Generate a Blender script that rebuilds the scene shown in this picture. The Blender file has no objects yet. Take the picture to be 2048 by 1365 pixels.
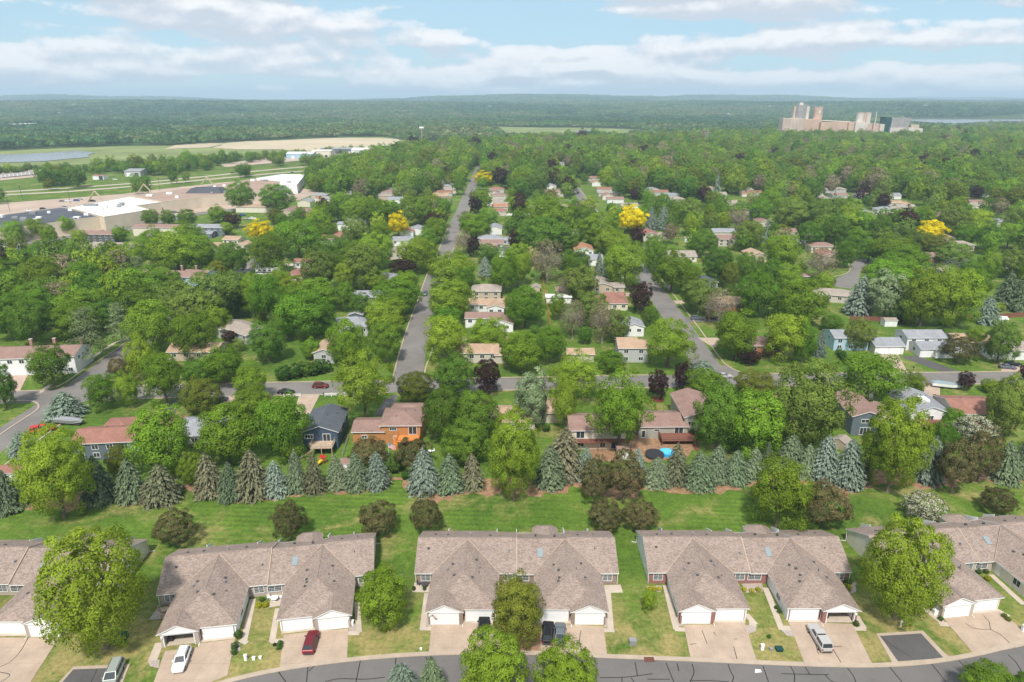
import bpy, math, random
import numpy as np
from mathutils import Vector, Matrix

random.seed(7)
SC = bpy.context.scene
COL = SC.collection
R = math.radians

# ------------------------------------------------------------------ camera, sky, sun, exposure
CAM_H, FOC, HORIZON = 80.0, 1365.0, 200.0           # drone height (m), focal length in photo pixels, horizon row
TH = math.atan((682.5 - HORIZON) / FOC)
cd = bpy.data.cameras.new("camera")
cam = bpy.data.objects.new("camera", cd)
COL.objects.link(cam)
cam.location = (0, 0, CAM_H)
cam.rotation_euler = (R(90) - TH, 0, 0)
cd.sensor_width = 36.0
cd.lens = 36.0 * FOC / 2048.0
cd.clip_start = 1.0
cd.clip_end = 60000.0
SC.camera = cam

SUN_EL, SUN_AZ = 54.0, 186.0                         # azimuth clockwise from +Y (view direction): the sun stands behind the drone
sun_dir = Vector((math.sin(R(SUN_AZ)) * math.cos(R(SUN_EL)), math.cos(R(SUN_AZ)) * math.cos(R(SUN_EL)), math.sin(R(SUN_EL))))
sl = bpy.data.lights.new("sun", 'SUN')
sl.energy = 4.2
sl.angle = R(5.0)
sl.color = (1.0, 0.95, 0.87)
so = bpy.data.objects.new("sun", sl)
COL.objects.link(so)
so.rotation_euler = sun_dir.to_track_quat('Z', 'Y').to_euler()
so.location = (0, 0, 300)

SC.view_settings.view_transform = 'Standard'
SC.view_settings.look = 'None'
SC.view_settings.exposure = 0.38
SC.view_settings.gamma = 1.0
SC.view_settings.use_curve_mapping = False
SC.render.film_transparent = False
cy = SC.cycles
cy.max_bounces = 5
cy.diffuse_bounces = 3
cy.glossy_bounces = 2
cy.transmission_bounces = 3
cy.volume_bounces = 0
cy.transparent_max_bounces = 4
cy.sample_clamp_indirect = 6.0
cy.use_denoising = True
try:
    cy.denoiser = 'OPENIMAGEDENOISE'
    cy.denoising_prefilter = 'ACCURATE'
except Exception:
    pass


def nn(nt, kind, loc=None, **kw):
    n = nt.nodes.new(kind)
    for k, v in kw.items():
        setattr(n, k, v)
    return n


def math_node(nt, op, a, b=None, c=None, clamp=False):
    n = nn(nt, 'ShaderNodeMath', operation=op, use_clamp=clamp)
    for i, v in enumerate((a, b, c)):
        if v is None:
            continue
        if isinstance(v, (int, float)):
            n.inputs[i].default_value = v
        else:
            nt.links.new(v, n.inputs[i])
    return n.outputs[0]


def mix_col(nt, fac, a, b, blend='MIX'):
    n = nn(nt, 'ShaderNodeMix', data_type='RGBA', blend_type=blend)
    for i, v in ((0, fac), (6, a), (7, b)):
        if isinstance(v, (int, float)):
            n.inputs[i].default_value = v
        elif isinstance(v, (tuple, list)):
            n.inputs[i].default_value = (v[0], v[1], v[2], 1.0)
        else:
            nt.links.new(v, n.inputs[i])
    return n.outputs[2]


def ramp(nt, fac, stops):
    n = nn(nt, 'ShaderNodeValToRGB')
    el = n.color_ramp.elements
    while len(el) < len(stops):
        el.new(0.5)
    for e, (p, c) in zip(el, stops):
        e.position = p
        e.color = (c, c, c, 1) if isinstance(c, (int, float)) else (c[0], c[1], c[2], 1)
    nt.links.new(fac, n.inputs[0])
    return n.outputs[0]


def noise(nt, vec, scale, detail=4.0, rough=0.55, dist=0.0, out=0):
    n = nn(nt, 'ShaderNodeTexNoise')
    n.inputs['Scale'].default_value = scale
    n.inputs['Detail'].default_value = detail
    n.inputs['Roughness'].default_value = rough
    n.inputs['Distortion'].default_value = dist
    if vec is not None:
        nt.links.new(vec, n.inputs['Vector'])
    return n.outputs[out]


def mapping(nt, vec, scale=(1, 1, 1), loc=(0, 0, 0), rot=(0, 0, 0)):
    n = nn(nt, 'ShaderNodeMapping')
    n.inputs['Scale'].default_value = scale
    n.inputs['Location'].default_value = loc
    n.inputs['Rotation'].default_value = rot
    nt.links.new(vec, n.inputs['Vector'])
    return n.outputs[0]


# the sky: clear Nishita blue with a broken deck of flat-based fair-weather cloud all round
w = bpy.data.worlds.new("World")
SC.world = w
w.use_nodes = True
nt = w.node_tree
nt.nodes.clear()
wo = nn(nt, 'ShaderNodeOutputWorld')
bg = nn(nt, 'ShaderNodeBackground')
bg.inputs[1].default_value = 0.112
sky = nn(nt, 'ShaderNodeTexSky', sky_type='NISHITA')
sky.sun_disc = False
sky.sun_elevation = R(SUN_EL)
sky.sun_rotation = R(SUN_AZ)
sky.altitude = 300
sky.air_density = 1.0
sky.dust_density = 0.35
sky.ozone_density = 2.5
tc = nn(nt, 'ShaderNodeTexCoord')
CLOUD_OFF = (0.4, 5.2, 0.9)
dirv = tc.outputs['Generated']


def cloud_field(dz):
    """broad flat-based banks broken up by heaps; dz looks a little higher up in the same field"""
    a = noise(nt, mapping(nt, dirv, (2.2, 2.2, 15.0), (CLOUD_OFF[0], CLOUD_OFF[1], CLOUD_OFF[2] + dz * 15)), 1.7, 2.0, 0.45, 0.05)
    b = noise(nt, mapping(nt, dirv, (11.0, 11.0, 21.0), (1.7, 0.4, 2.2 + dz * 21)), 1.5, 7.0, 0.58, 0.15)
    return math_node(nt, 'MULTIPLY_ADD', math_node(nt, 'SUBTRACT', b, 0.5), 0.34, a), b


n0, heap = cloud_field(0.0)
n1, _ = cloud_field(0.011)
cover = ramp(nt, n0, [(0.455, 0.0), (0.495, 0.75), (0.55, 1.0)])
lit = math_node(nt, 'SUBTRACT', n0, n1)
lit = math_node(nt, 'MULTIPLY_ADD', lit, 7.5, 0.36, clamp=True)
lit = math_node(nt, 'MULTIPLY_ADD', math_node(nt, 'SUBTRACT', heap, 0.5), 0.7, lit, clamp=True)
ccol = mix_col(nt, lit, (4.5, 4.95, 5.6), (7.0, 7.05, 7.2))
hi = noise(nt, mapping(nt, dirv, (1.2, 1.2, 5.0), (9, 2, 1)), 1.1, 3.0, 0.5)
veil = ramp(nt, hi, [(0.3, 0.55), (0.7, 0.8)])
base = mix_col(nt, veil, sky.outputs[0], (3.2, 4.85, 5.9))
skyc = mix_col(nt, cover, base, ccol)
nt.links.new(skyc, bg.inputs[0])
nt.links.new(bg.outputs[0], wo.inputs[0])


# ------------------------------------------------------------------ where a photo pixel meets the ground (height z)
def depth_terms(px, py):
    u = (px - 1024.0) / FOC
    v = (py - 682.5) / FOC
    return u, math.cos(TH) - v * math.sin(TH), math.sin(TH) + v * math.cos(TH)


def at(px, py, z=0.0):
    u, dy, dz = depth_terms(px, py)
    t = (CAM_H - z) / dz
    return Vector((u * t, dy * t, z))


def pix(X, Y, Z=0.0):
    fw = Y * math.cos(TH) - (Z - CAM_H) * math.sin(TH)
    up = Y * math.sin(TH) + (Z - CAM_H) * math.cos(TH)
    return 1024 + FOC * X / fw, 682.5 - FOC * up / fw


# ------------------------------------------------------------------ objects
def tag(o, label=None, cat=None, group=None, kind=None):
    if label:
        o['label'] = label
    if cat:
        o['category'] = cat
    if group:
        o['group'] = group
    if kind:
        o['kind'] = kind
    return o


def empty(name, loc=(0, 0, 0), rz=0.0, scale=None):
    o = bpy.data.objects.new(name, None)
    COL.objects.link(o)
    o.location = loc
    o.rotation_euler = (0, 0, rz)
    if scale:
        o.scale = scale
    return o


def put(name, me, parent=None, loc=(0, 0, 0), rz=0.0, scale=None):
    o = bpy.data.objects.new(name, me)
    COL.objects.link(o)
    o.location = loc
    if rz:
        o.rotation_euler = (0, 0, rz)
    if scale:
        o.scale = scale
    if parent:
        o.parent = parent
    return o


class MB:
    """collects faces of one mesh"""
    def __init__(s):
        s.v, s.f, s.m = [], [], []

    def poly(s, pts, m=0):
        i = len(s.v)
        s.v += [tuple(p) for p in pts]
        s.f.append(tuple(range(i, i + len(pts))))
        s.m.append(m)
        return s

    def solid(s, verts, faces, m=0):
        i = len(s.v)
        s.v += [tuple(p) for p in verts]
        for f in faces:
            s.f.append(tuple(i + k for k in f))
            s.m.append(m)
        return s

    def box(s, x0, x1, y0, y1, z0, z1, m=0):
        return s.solid([(x0, y0, z0), (x1, y0, z0), (x1, y1, z0), (x0, y1, z0), (x0, y0, z1), (x1, y0, z1), (x1, y1, z1), (x0, y1, z1)],
                       [(0, 3, 2, 1), (4, 5, 6, 7), (0, 1, 5, 4), (1, 2, 6, 5), (2, 3, 7, 6), (3, 0, 4, 7)], m)

    def extrude(s, pts, z0, z1, m=0, mt=None):
        n = len(pts)
        i = len(s.v)
        s.v += [(p[0], p[1], z0) for p in pts] + [(p[0], p[1], z1) for p in pts]
        s.f.append(tuple(i + k for k in reversed(range(n))))
        s.f.append(tuple(i + n + k for k in range(n)))
        s.m += [m, m if mt is None else mt]
        for k in range(n):
            k2 = (k + 1) % n
            s.f.append((i + k, i + k2, i + n + k2, i + n + k))
            s.m.append(m)
        return s

    def tube(s, p0, p1, r0, r1=None, n=6, m=0, cap=True):
        r1 = r0 if r1 is None else r1
        p0, p1 = Vector(p0), Vector(p1)
        d = (p1 - p0).normalized()
        a = d.orthogonal().normalized()
        b = d.cross(a)
        i = len(s.v)
        for p, r in ((p0, r0), (p1, r1)):
            for k in range(n):
                t = 2 * math.pi * k / n
                s.v.append(tuple(p + a * (r * math.cos(t)) + b * (r * math.sin(t))))
        for k in range(n):
            k2 = (k + 1) % n
            s.f.append((i + k, i + k2, i + n + k2, i + n + k))
            s.m.append(m)
        if cap:
            s.f.append(tuple(i + k for k in reversed(range(n))))
            s.f.append(tuple(i + n + k for k in range(n)))
            s.m += [m, m]
        return s

    def mesh(s, name, mats, smooth=False):
        me = bpy.data.meshes.new(name)
        me.from_pydata(s.v, [], s.f)
        for m in (mats if isinstance(mats, (list, tuple)) else [mats]):
            me.materials.append(m)
        if any(s.m):
            me.polygons.foreach_set('material_index', s.m)
        if smooth:
            me.polygons.foreach_set('use_smooth', [True] * len(s.f))
        me.update()
        return me

    def build(s, name, mats, parent=None, loc=(0, 0, 0), rz=0.0, smooth=False):
        return put(name, s.mesh(name, mats, smooth), parent, loc, rz)


# ------------------------------------------------------------------ materials
def new_mat(name, rough=0.8, spec=0.25):
    m = bpy.data.materials.new(name)
    m.use_nodes = True
    t = m.node_tree
    b = t.nodes['Principled BSDF']
    b.inputs['Roughness'].default_value = rough
    b.inputs['Specular IOR Level'].default_value = spec
    return m, t, b


def obj_coord(t):
    return nn(t, 'ShaderNodeTexCoord').outputs['Object']


def world_coord(t):
    return nn(t, 'ShaderNodeNewGeometry').outputs['Position']


def plain(name, c, rough=0.7, spec=0.3, vary=0.12, scale=1.5, metal=0.0):
    m, t, b = new_mat(name, rough, spec)
    b.inputs['Metallic'].default_value = metal
    n = noise(t, world_coord(t), scale, 3.0, 0.6)
    f = ramp(t, n, [(0.3, 1.0 - vary), (0.7, 1.0 + vary * 0.6)])
    t.links.new(mix_col(t, 1.0, c, f, 'MULTIPLY'), b.inputs['Base Color'])
    return m


def shingle(name, c, c2, blotch=0.18):
    """roof shingle: courses of tabs, each tab its own tone, big weathering blotches"""
    m, t, b = new_mat(name, 0.92, 0.15)
    p = obj_coord(t)
    br = nn(t, 'ShaderNodeTexVoronoi', feature='F1', distance='CHEBYCHEV')
    br.inputs['Scale'].default_value = 1.0
    t.links.new(mapping(t, p, (3.2, 4.6, 9.0)), br.inputs['Vector'])
    cell = nn(t, 'ShaderNodeSeparateColor')
    t.links.new(br.outputs['Color'], cell.inputs[0])
    big = noise(t, p, 0.35, 4.0, 0.6)
    fine = noise(t, p, 4.2, 2.0, 0.7)
    mid = noise(t, mapping(t, p, (1.0, 2.0, 2.0)), 1.9, 3.0, 0.7)
    f = math_node(t, 'MULTIPLY_ADD', cell.outputs[0], 0.55, math_node(t, 'MULTIPLY', fine, 0.5), clamp=True)
    f2 = math_node(t, 'MULTIPLY_ADD', math_node(t, 'SUBTRACT', mid, 0.5), 0.55, f, clamp=True)
    col = mix_col(t, f2, c, c2)
    k = ramp(t, big, [(0.3, 1 - blotch), (0.7, 1 + blotch * 0.5)])
    t.links.new(mix_col(t, 1.0, col, k, 'MULTIPLY'), b.inputs['Base Color'])
    bp = nn(t, 'ShaderNodeBump')
    bp.inputs['Strength'].default_value = 0.55
    bp.inputs['Distance'].default_value = 0.06
    t.links.new(f2, bp.inputs['Height'])
    t.links.new(bp.outputs[0], b.inputs['Normal'])
    return m


def siding(name, c, pitch=0.22, vary=0.08):
    """horizontal lap boards"""
    m, t, b = new_mat(name, 0.6, 0.3)
    p = obj_coord(t)
    s = nn(t, 'ShaderNodeSeparateXYZ')
    t.links.new(p, s.inputs[0])
    saw = math_node(t, 'FRACT', math_node(t, 'MULTIPLY', s.outputs[2], 1.0 / pitch))
    k = ramp(t, saw, [(0.0, 0.72), (0.16, 1.0), (1.0, 1.0)])
    n = ramp(t, noise(t, p, 0.8, 3.0), [(0.3, 1 - vary), (0.7, 1 + vary * 0.5)])
    col = mix_col(t, 1.0, mix_col(t, 1.0, c, n, 'MULTIPLY'), k, 'MULTIPLY')
    t.links.new(col, b.inputs['Base Color'])
    bp = nn(t, 'ShaderNodeBump')
    bp.inputs['Strength'].default_value = 0.4
    bp.inputs['Distance'].default_value = 0.03
    t.links.new(saw, bp.inputs['Height'])
    t.links.new(bp.outputs[0], b.inputs['Normal'])
    return m


def brickwork(name, c, c2):
    m, t, b = new_mat(name, 0.85, 0.2)
    p = obj_coord(t)
    br = nn(t, 'ShaderNodeTexBrick')
    br.inputs['Scale'].default_value = 3.0
    br.inputs['Color1'].default_value = (*c, 1)
    br.inputs['Color2'].default_value = (*c2, 1)
    br.inputs['Mortar'].default_value = (0.42, 0.38, 0.34, 1)
    br.inputs['Mortar Size'].default_value = 0.02
    s = nn(t, 'ShaderNodeSeparateXYZ')
    t.links.new(p, s.inputs[0])
    cmb = nn(t, 'ShaderNodeCombineXYZ')
    t.links.new(math_node(t, 'ADD', s.outputs[0], s.outputs[1]), cmb.inputs[0])
    t.links.new(s.outputs[2], cmb.inputs[1])
    t.links.new(cmb.outputs[0], br.inputs['Vector'])
    t.links.new(br.outputs[0], b.inputs['Base Color'])
    return m


M = {}
M['roof_town'] = shingle('roof_town', (0.160, 0.120, 0.100), (0.372, 0.292, 0.250), 0.14)
M['roof_brown'] = shingle('roof_brown', (0.207, 0.128, 0.104), (0.305, 0.201, 0.171))
M['roof_red'] = shingle('roof_red', (0.225, 0.104, 0.080), (0.322, 0.166, 0.128))
M['roof_tan'] = shingle('roof_tan', (0.322, 0.212, 0.145), (0.449, 0.321, 0.225))
M['roof_rust'] = shingle('roof_rust', (0.293, 0.135, 0.080), (0.410, 0.228, 0.140))
M['roof_taupe'] = shingle('roof_taupe', (0.256, 0.213, 0.183), (0.366, 0.311, 0.268))
M['roof_grey'] = shingle('roof_grey', (0.207, 0.213, 0.232), (0.317, 0.323, 0.342))
M['roof_dark'] = shingle('roof_dark', (0.067, 0.076, 0.091), (0.116, 0.122, 0.140))
M['white'] = plain('white_paint', (0.78, 0.78, 0.77), 0.55, 0.3, 0.05)
M['trim'] = plain('white_trim', (0.74, 0.74, 0.73), 0.5, 0.3, 0.03)
M['s_white'] = siding('white_siding', (0.72, 0.72, 0.71))
M['s_cream'] = siding('cream_siding', (0.66, 0.60, 0.49))
M['s_beige'] = siding('beige_siding', (0.50, 0.45, 0.385))
M['s_grey'] = siding('grey_siding', (0.42, 0.42, 0.41))
M['s_greige'] = siding('greige_siding', (0.34, 0.33, 0.28))
M['s_blue'] = siding('pale_blue_siding', (0.36, 0.50, 0.60))
M['s_navy'] = siding('navy_siding', (0.055, 0.085, 0.13))
M['s_slate'] = siding('slate_siding', (0.12, 0.145, 0.175))
M['s_dark'] = siding('charcoal_siding', (0.10, 0.105, 0.11))
M['s_orange'] = siding('orange_cedar_siding', (0.44, 0.205, 0.08))
M['s_cedar'] = siding('brown_cedar_siding', (0.33, 0.15, 0.07))
M['s_tan'] = siding('tan_siding', (0.45, 0.37, 0.28))
M['s_town'] = siding('pale_siding', (0.80, 0.80, 0.80))
M['s_town_tan'] = siding('sand_siding', (0.70, 0.65, 0.56))
M['brick_red'] = brickwork('red_brick', (0.25, 0.065, 0.05), (0.19, 0.05, 0.042))
M['brick_brown'] = brickwork('brown_brick', (0.24, 0.155, 0.11), (0.18, 0.115, 0.085))
M['brick_grey'] = brickwork('pinkish_grey_brick', (0.40, 0.32, 0.28), (0.33, 0.27, 0.24))
M['brick_tan'] = brickwork('tan_stone', (0.45, 0.38, 0.31), (0.36, 0.30, 0.25))
M['door_white'] = plain('garage_door_white', (0.74, 0.74, 0.74), 0.45, 0.35, 0.03)
M['metal'] = plain('grey_metal', (0.32, 0.32, 0.33), 0.45, 0.5, 0.1, metal=0.4)
M['dark_metal'] = plain('dark_metal', (0.06, 0.06, 0.065), 0.5, 0.4, 0.1)
M['black'] = plain('black_plastic', (0.02, 0.02, 0.022), 0.5, 0.4, 0.1)
M['wood_red'] = plain('red_stained_wood', (0.20, 0.085, 0.06), 0.7, 0.2, 0.15)
M['wood_orange'] = plain('orange_stained_wood', (0.62, 0.23, 0.06), 0.65, 0.25, 0.12)
M['wood_tan'] = plain('weathered_wood', (0.46, 0.35, 0.26), 0.8, 0.2, 0.18)
M['wood_grey'] = plain('grey_wood', (0.34, 0.30, 0.27), 0.8, 0.2, 0.18)
M['concrete'] = plain('concrete', (0.47, 0.395, 0.325), 0.88, 0.2, 0.14, 0.5)
M['drive'] = plain('driveway_concrete', (0.46, 0.365, 0.285), 0.88, 0.2, 0.13, 0.28)
M['kerb'] = plain('kerb_concrete', (0.40, 0.32, 0.25), 0.88, 0.2, 0.12, 0.6)
M['pink_drive'] = plain('pink_concrete', (0.44, 0.32, 0.265), 0.88, 0.2, 0.12, 0.4)
M['stone_bed'] = plain('river_stone', (0.40, 0.335, 0.30), 0.9, 0.2, 0.45, 7.0)
M['tar'] = plain('crack_tar', (0.012, 0.012, 0.013), 0.5, 0.3, 0.1)
M['chimney'] = brickwork('chimney_brick', (0.30, 0.15, 0.10), (0.24, 0.11, 0.08))
M['bark'] = plain('bark', (0.17, 0.135, 0.105), 0.95, 0.1, 0.35, 4.0)
M['bark_pale'] = plain('pale_bark', (0.30, 0.26, 0.22), 0.95, 0.1, 0.3, 4.0)
M['concrete_tower'] = plain('silo_concrete', (0.52, 0.37, 0.28), 0.9, 0.15, 0.16, 0.06)
M['concrete_pale'] = plain('silo_concrete_pale', (0.52, 0.42, 0.345), 0.9, 0.15, 0.2, 0.05)
M['tank_white'] = plain('tank_white', (0.56, 0.50, 0.44), 0.7, 0.2, 0.12, 0.1)
M['panel_green'] = plain('green_cladding', (0.008, 0.06, 0.05), 0.6, 0.3, 0.15, 0.1)
M['panel_grey'] = plain('grey_cladding', (0.30, 0.28, 0.27), 0.7, 0.3, 0.2, 0.12)
M['flat_white'] = plain('white_membrane_roof', (0.66, 0.66, 0.65), 0.7, 0.3, 0.06, 0.08)
M['flat_dark'] = plain('dark_membrane_roof', (0.075, 0.08, 0.095), 0.8, 0.3, 0.25, 0.06)
M['flat_brown'] = plain('gravel_roof', (0.34, 0.24, 0.19), 0.92, 0.15, 0.18, 0.07)
M['block_cream'] = plain('cream_block', (0.62, 0.53, 0.42), 0.85, 0.2, 0.1, 0.15)
M['field'] = plain('ploughed_field', (0.47, 0.39, 0.27), 0.95, 0.1, 0.14, 0.008)
M['marsh'] = plain('marsh_grass', (0.20, 0.235, 0.085), 0.95, 0.1, 0.35, 0.012)
M['lot'] = plain('old_parking_lot', (0.42, 0.325, 0.26), 0.92, 0.2, 0.17, 0.03)
M['road_pale'] = plain('pale_highway', (0.44, 0.375, 0.31), 0.9, 0.2, 0.1, 0.03)
M['red_mulch'] = plain('red_mulch', (0.15, 0.045, 0.03), 0.95, 0.1, 0.3, 6.0)


def glass_mat():
    m, t, b = new_mat('window_glass', 0.16, 0.4)
    b.inputs['Base Color'].default_value = (0.035, 0.042, 0.048, 1)
    return m


M['glass'] = glass_mat()
M['skylight'] = plain('skylight_glass', (0.22, 0.27, 0.29), 0.15, 0.6, 0.05)


def asphalt(name, c, pale):
    m, t, b = new_mat(name, 0.88, 0.25)
    p = world_coord(t)
    a = noise(t, p, 0.13, 5.0, 0.6)
    g = noise(t, p, 5.0, 2.0, 0.8)
    k = ramp(t, a, [(0.3, 0.82), (0.7, 1.15)])
    k2 = ramp(t, g, [(0.3, 0.88), (0.7, 1.12)])
    col = mix_col(t, 1.0, mix_col(t, 1.0, c, k, 'MULTIPLY'), k2, 'MULTIPLY')
    st = ramp(t, noise(t, p, 0.035, 3.0), [(0.45, 0.0), (0.65, 0.6)])
    t.links.new(mix_col(t, st, col, pale), b.inputs['Base Color'])
    return m


M['asphalt'] = asphalt('asphalt', (0.138, 0.127, 0.122), (0.17, 0.157, 0.148))
M['asphalt_dark'] = asphalt('asphalt_dark', (0.092, 0.086, 0.085), (0.115, 0.107, 0.103))
M['asphalt_pale'] = asphalt('asphalt_pale', (0.172, 0.156, 0.145), (0.205, 0.188, 0.174))


def water_mat():
    m, t, b = new_mat('water', 0.18, 0.5)
    b.inputs['Base Color'].default_value = (0.20, 0.20, 0.20, 1)
    b.inputs['IOR'].default_value = 1.33
    bp = nn(t, 'ShaderNodeBump')
    bp.inputs['Strength'].default_value = 0.35
    bp.inputs['Distance'].default_value = 0.4
    t.links.new(noise(t, world_coord(t), 0.25, 3.0), bp.inputs['Height'])
    t.links.new(bp.outputs[0], b.inputs['Normal'])
    return m


M['water'] = water_mat()


def ground_mat():
    """lawn: several greens, dry straw patches, mowing bands; past the town the wooded land's floor"""
    m, t, b = new_mat('lawn', 0.95, 0.1)
    p = world_coord(t)
    s = nn(t, 'ShaderNodeSeparateXYZ')
    t.links.new(p, s.inputs[0])
    a = noise(t, p, 0.045, 5.0, 0.6)
    c = noise(t, p, 0.5, 4.0, 0.65)
    d = noise(t, p, 6.0, 2.0, 0.8)
    green = mix_col(t, ramp(t, a, [(0.35, 0.0), (0.65, 1.0)]), (0.066, 0.122, 0.017), (0.108, 0.178, 0.025))
    green = mix_col(t, 1.0, green, ramp(t, c, [(0.3, 0.8), (0.7, 1.2)]), 'MULTIPLY')
    green = mix_col(t, 1.0, green, ramp(t, d, [(0.25, 0.72), (0.75, 1.25)]), 'MULTIPLY')
    band = math_node(t, 'SINE', math_node(t, 'MULTIPLY', math_node(t, 'ADD', s.outputs[1], math_node(t, 'MULTIPLY', s.outputs[0], 0.06)), 4.0))
    green = mix_col(t, 1.0, green, ramp(t, math_node(t, 'MULTIPLY_ADD', band, 0.5, 0.5), [(0.0, 0.88), (1.0, 1.10)]), 'MULTIPLY') if False else mix_col(t, ramp(t, noise(t, p, 0.03, 3.0), [(0.42, 0.0), (0.6, 1.0)]), green, mix_col(t, 1.0, green, ramp(t, math_node(t, 'MULTIPLY_ADD', band, 0.5, 0.5), [(0.0, 0.84), (1.0, 1.12)]), 'MULTIPLY'))
    dry = math_node(t, 'MULTIPLY', ramp(t, noise(t, p, 0.075, 7.0, 0.70, 0.7), [(0.50, 0.0), (0.66, 0.95)]), ramp(t, c, [(0.35, 0.35), (0.6, 1.0)]))
    front = math_node(t, 'MULTIPLY_ADD', s.outputs[1], -1 / 14.0, 7.3, clamp=True)
    dry2 = math_node(t, 'MULTIPLY', front, ramp(t, noise(t, p, 0.16, 7.0, 0.72, 0.5), [(0.36, 0.0), (0.56, 0.9)]))
    dry = math_node(t, 'MAXIMUM', dry, dry2)
    col = mix_col(t, dry, green, (0.29, 0.235, 0.095))
    col = mix_col(t, 1.0, col, ramp(t, noise(t, p, 1.5, 7.0, 0.75), [(0.34, 0.66), (0.5, 1.0), (0.68, 1.3)]), 'MULTIPLY')
    far = math_node(t, 'MULTIPLY_ADD', s.outputs[1], 1 / 400.0, -2.0, clamp=True)
    wood = mix_col(t, noise(t, p, 0.012, 5.0), (0.032, 0.062, 0.018), (0.085, 0.118, 0.038))
    t.links.new(mix_col(t, far, col, wood), b.inputs['Base Color'])
    bp = nn(t, 'ShaderNodeBump')
    bp.inputs['Strength'].default_value = 0.6
    bp.inputs['Distance'].default_value = 0.08
    t.links.new(d, bp.inputs['Height'])
    t.links.new(bp.outputs[0], b.inputs['Normal'])
    return m


M['lawn'] = ground_mat()


def litter_mat():
    m, t, b = new_mat('needle_litter', 0.95, 0.1)
    p = world_coord(t)
    k = noise(t, p, 1.1, 5.0, 0.7)
    col = mix_col(t, ramp(t, k, [(0.35, 0.0), (0.68, 1.0)]), (0.20, 0.105, 0.06), (0.37, 0.24, 0.145))
    t.links.new(mix_col(t, ramp(t, noise(t, p, 0.5, 5.0, 0.7), [(0.56, 0.0), (0.7, 0.8)]), col, (0.12, 0.145, 0.04)), b.inputs['Base Color'])
    return m


M['litter'] = litter_mat()


def leaf_mat(name, c1, c2, trans=0.3, hue=0.012, spec=0.0):
    """foliage: tone per leaf and clump from the mesh, tint per tree"""
    m = bpy.data.materials.new(name)
    m.use_nodes = True
    t = m.node_tree
    t.nodes.clear()
    out = nn(t, 'ShaderNodeOutputMaterial')
    oi = nn(t, 'ShaderNodeObjectInfo')
    at_ = nn(t, 'ShaderNodeAttribute', attribute_name='tone')
    col = mix_col(t, oi.outputs['Random'], c1, c2)
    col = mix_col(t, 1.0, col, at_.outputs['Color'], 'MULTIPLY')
    hs = nn(t, 'ShaderNodeHueSaturation')
    rnd = math_node(t, 'FRACT', math_node(t, 'MULTIPLY', oi.outputs['Random'], 17.31))
    t.links.new(math_node(t, 'MULTIPLY_ADD', rnd, hue * 2, 0.5 - hue), hs.inputs['Hue'])
    t.links.new(math_node(t, 'MULTIPLY_ADD', math_node(t, 'FRACT', math_node(t, 'MULTIPLY', oi.outputs['Random'], 41.7)), 0.36, 0.84), hs.inputs['Value'])
    t.links.new(col, hs.inputs['Color'])
    d = nn(t, 'ShaderNodeBsdfDiffuse')
    tr = nn(t, 'ShaderNodeBsdfTranslucent')
    t.links.new(hs.outputs[0], d.inputs[0])
    t.links.new(mix_col(t, 1.0, hs.outputs[0], (1.15, 1.2, 0.6), 'MULTIPLY'), tr.inputs[0])
    mx = nn(t, 'ShaderNodeMixShader')
    mx.inputs[0].default_value = trans
    t.links.new(d.outputs[0], mx.inputs[1])
    t.links.new(tr.outputs[0], mx.inputs[2])
    t.links.new(mx.outputs[0], out.inputs[0])
    return m


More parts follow.
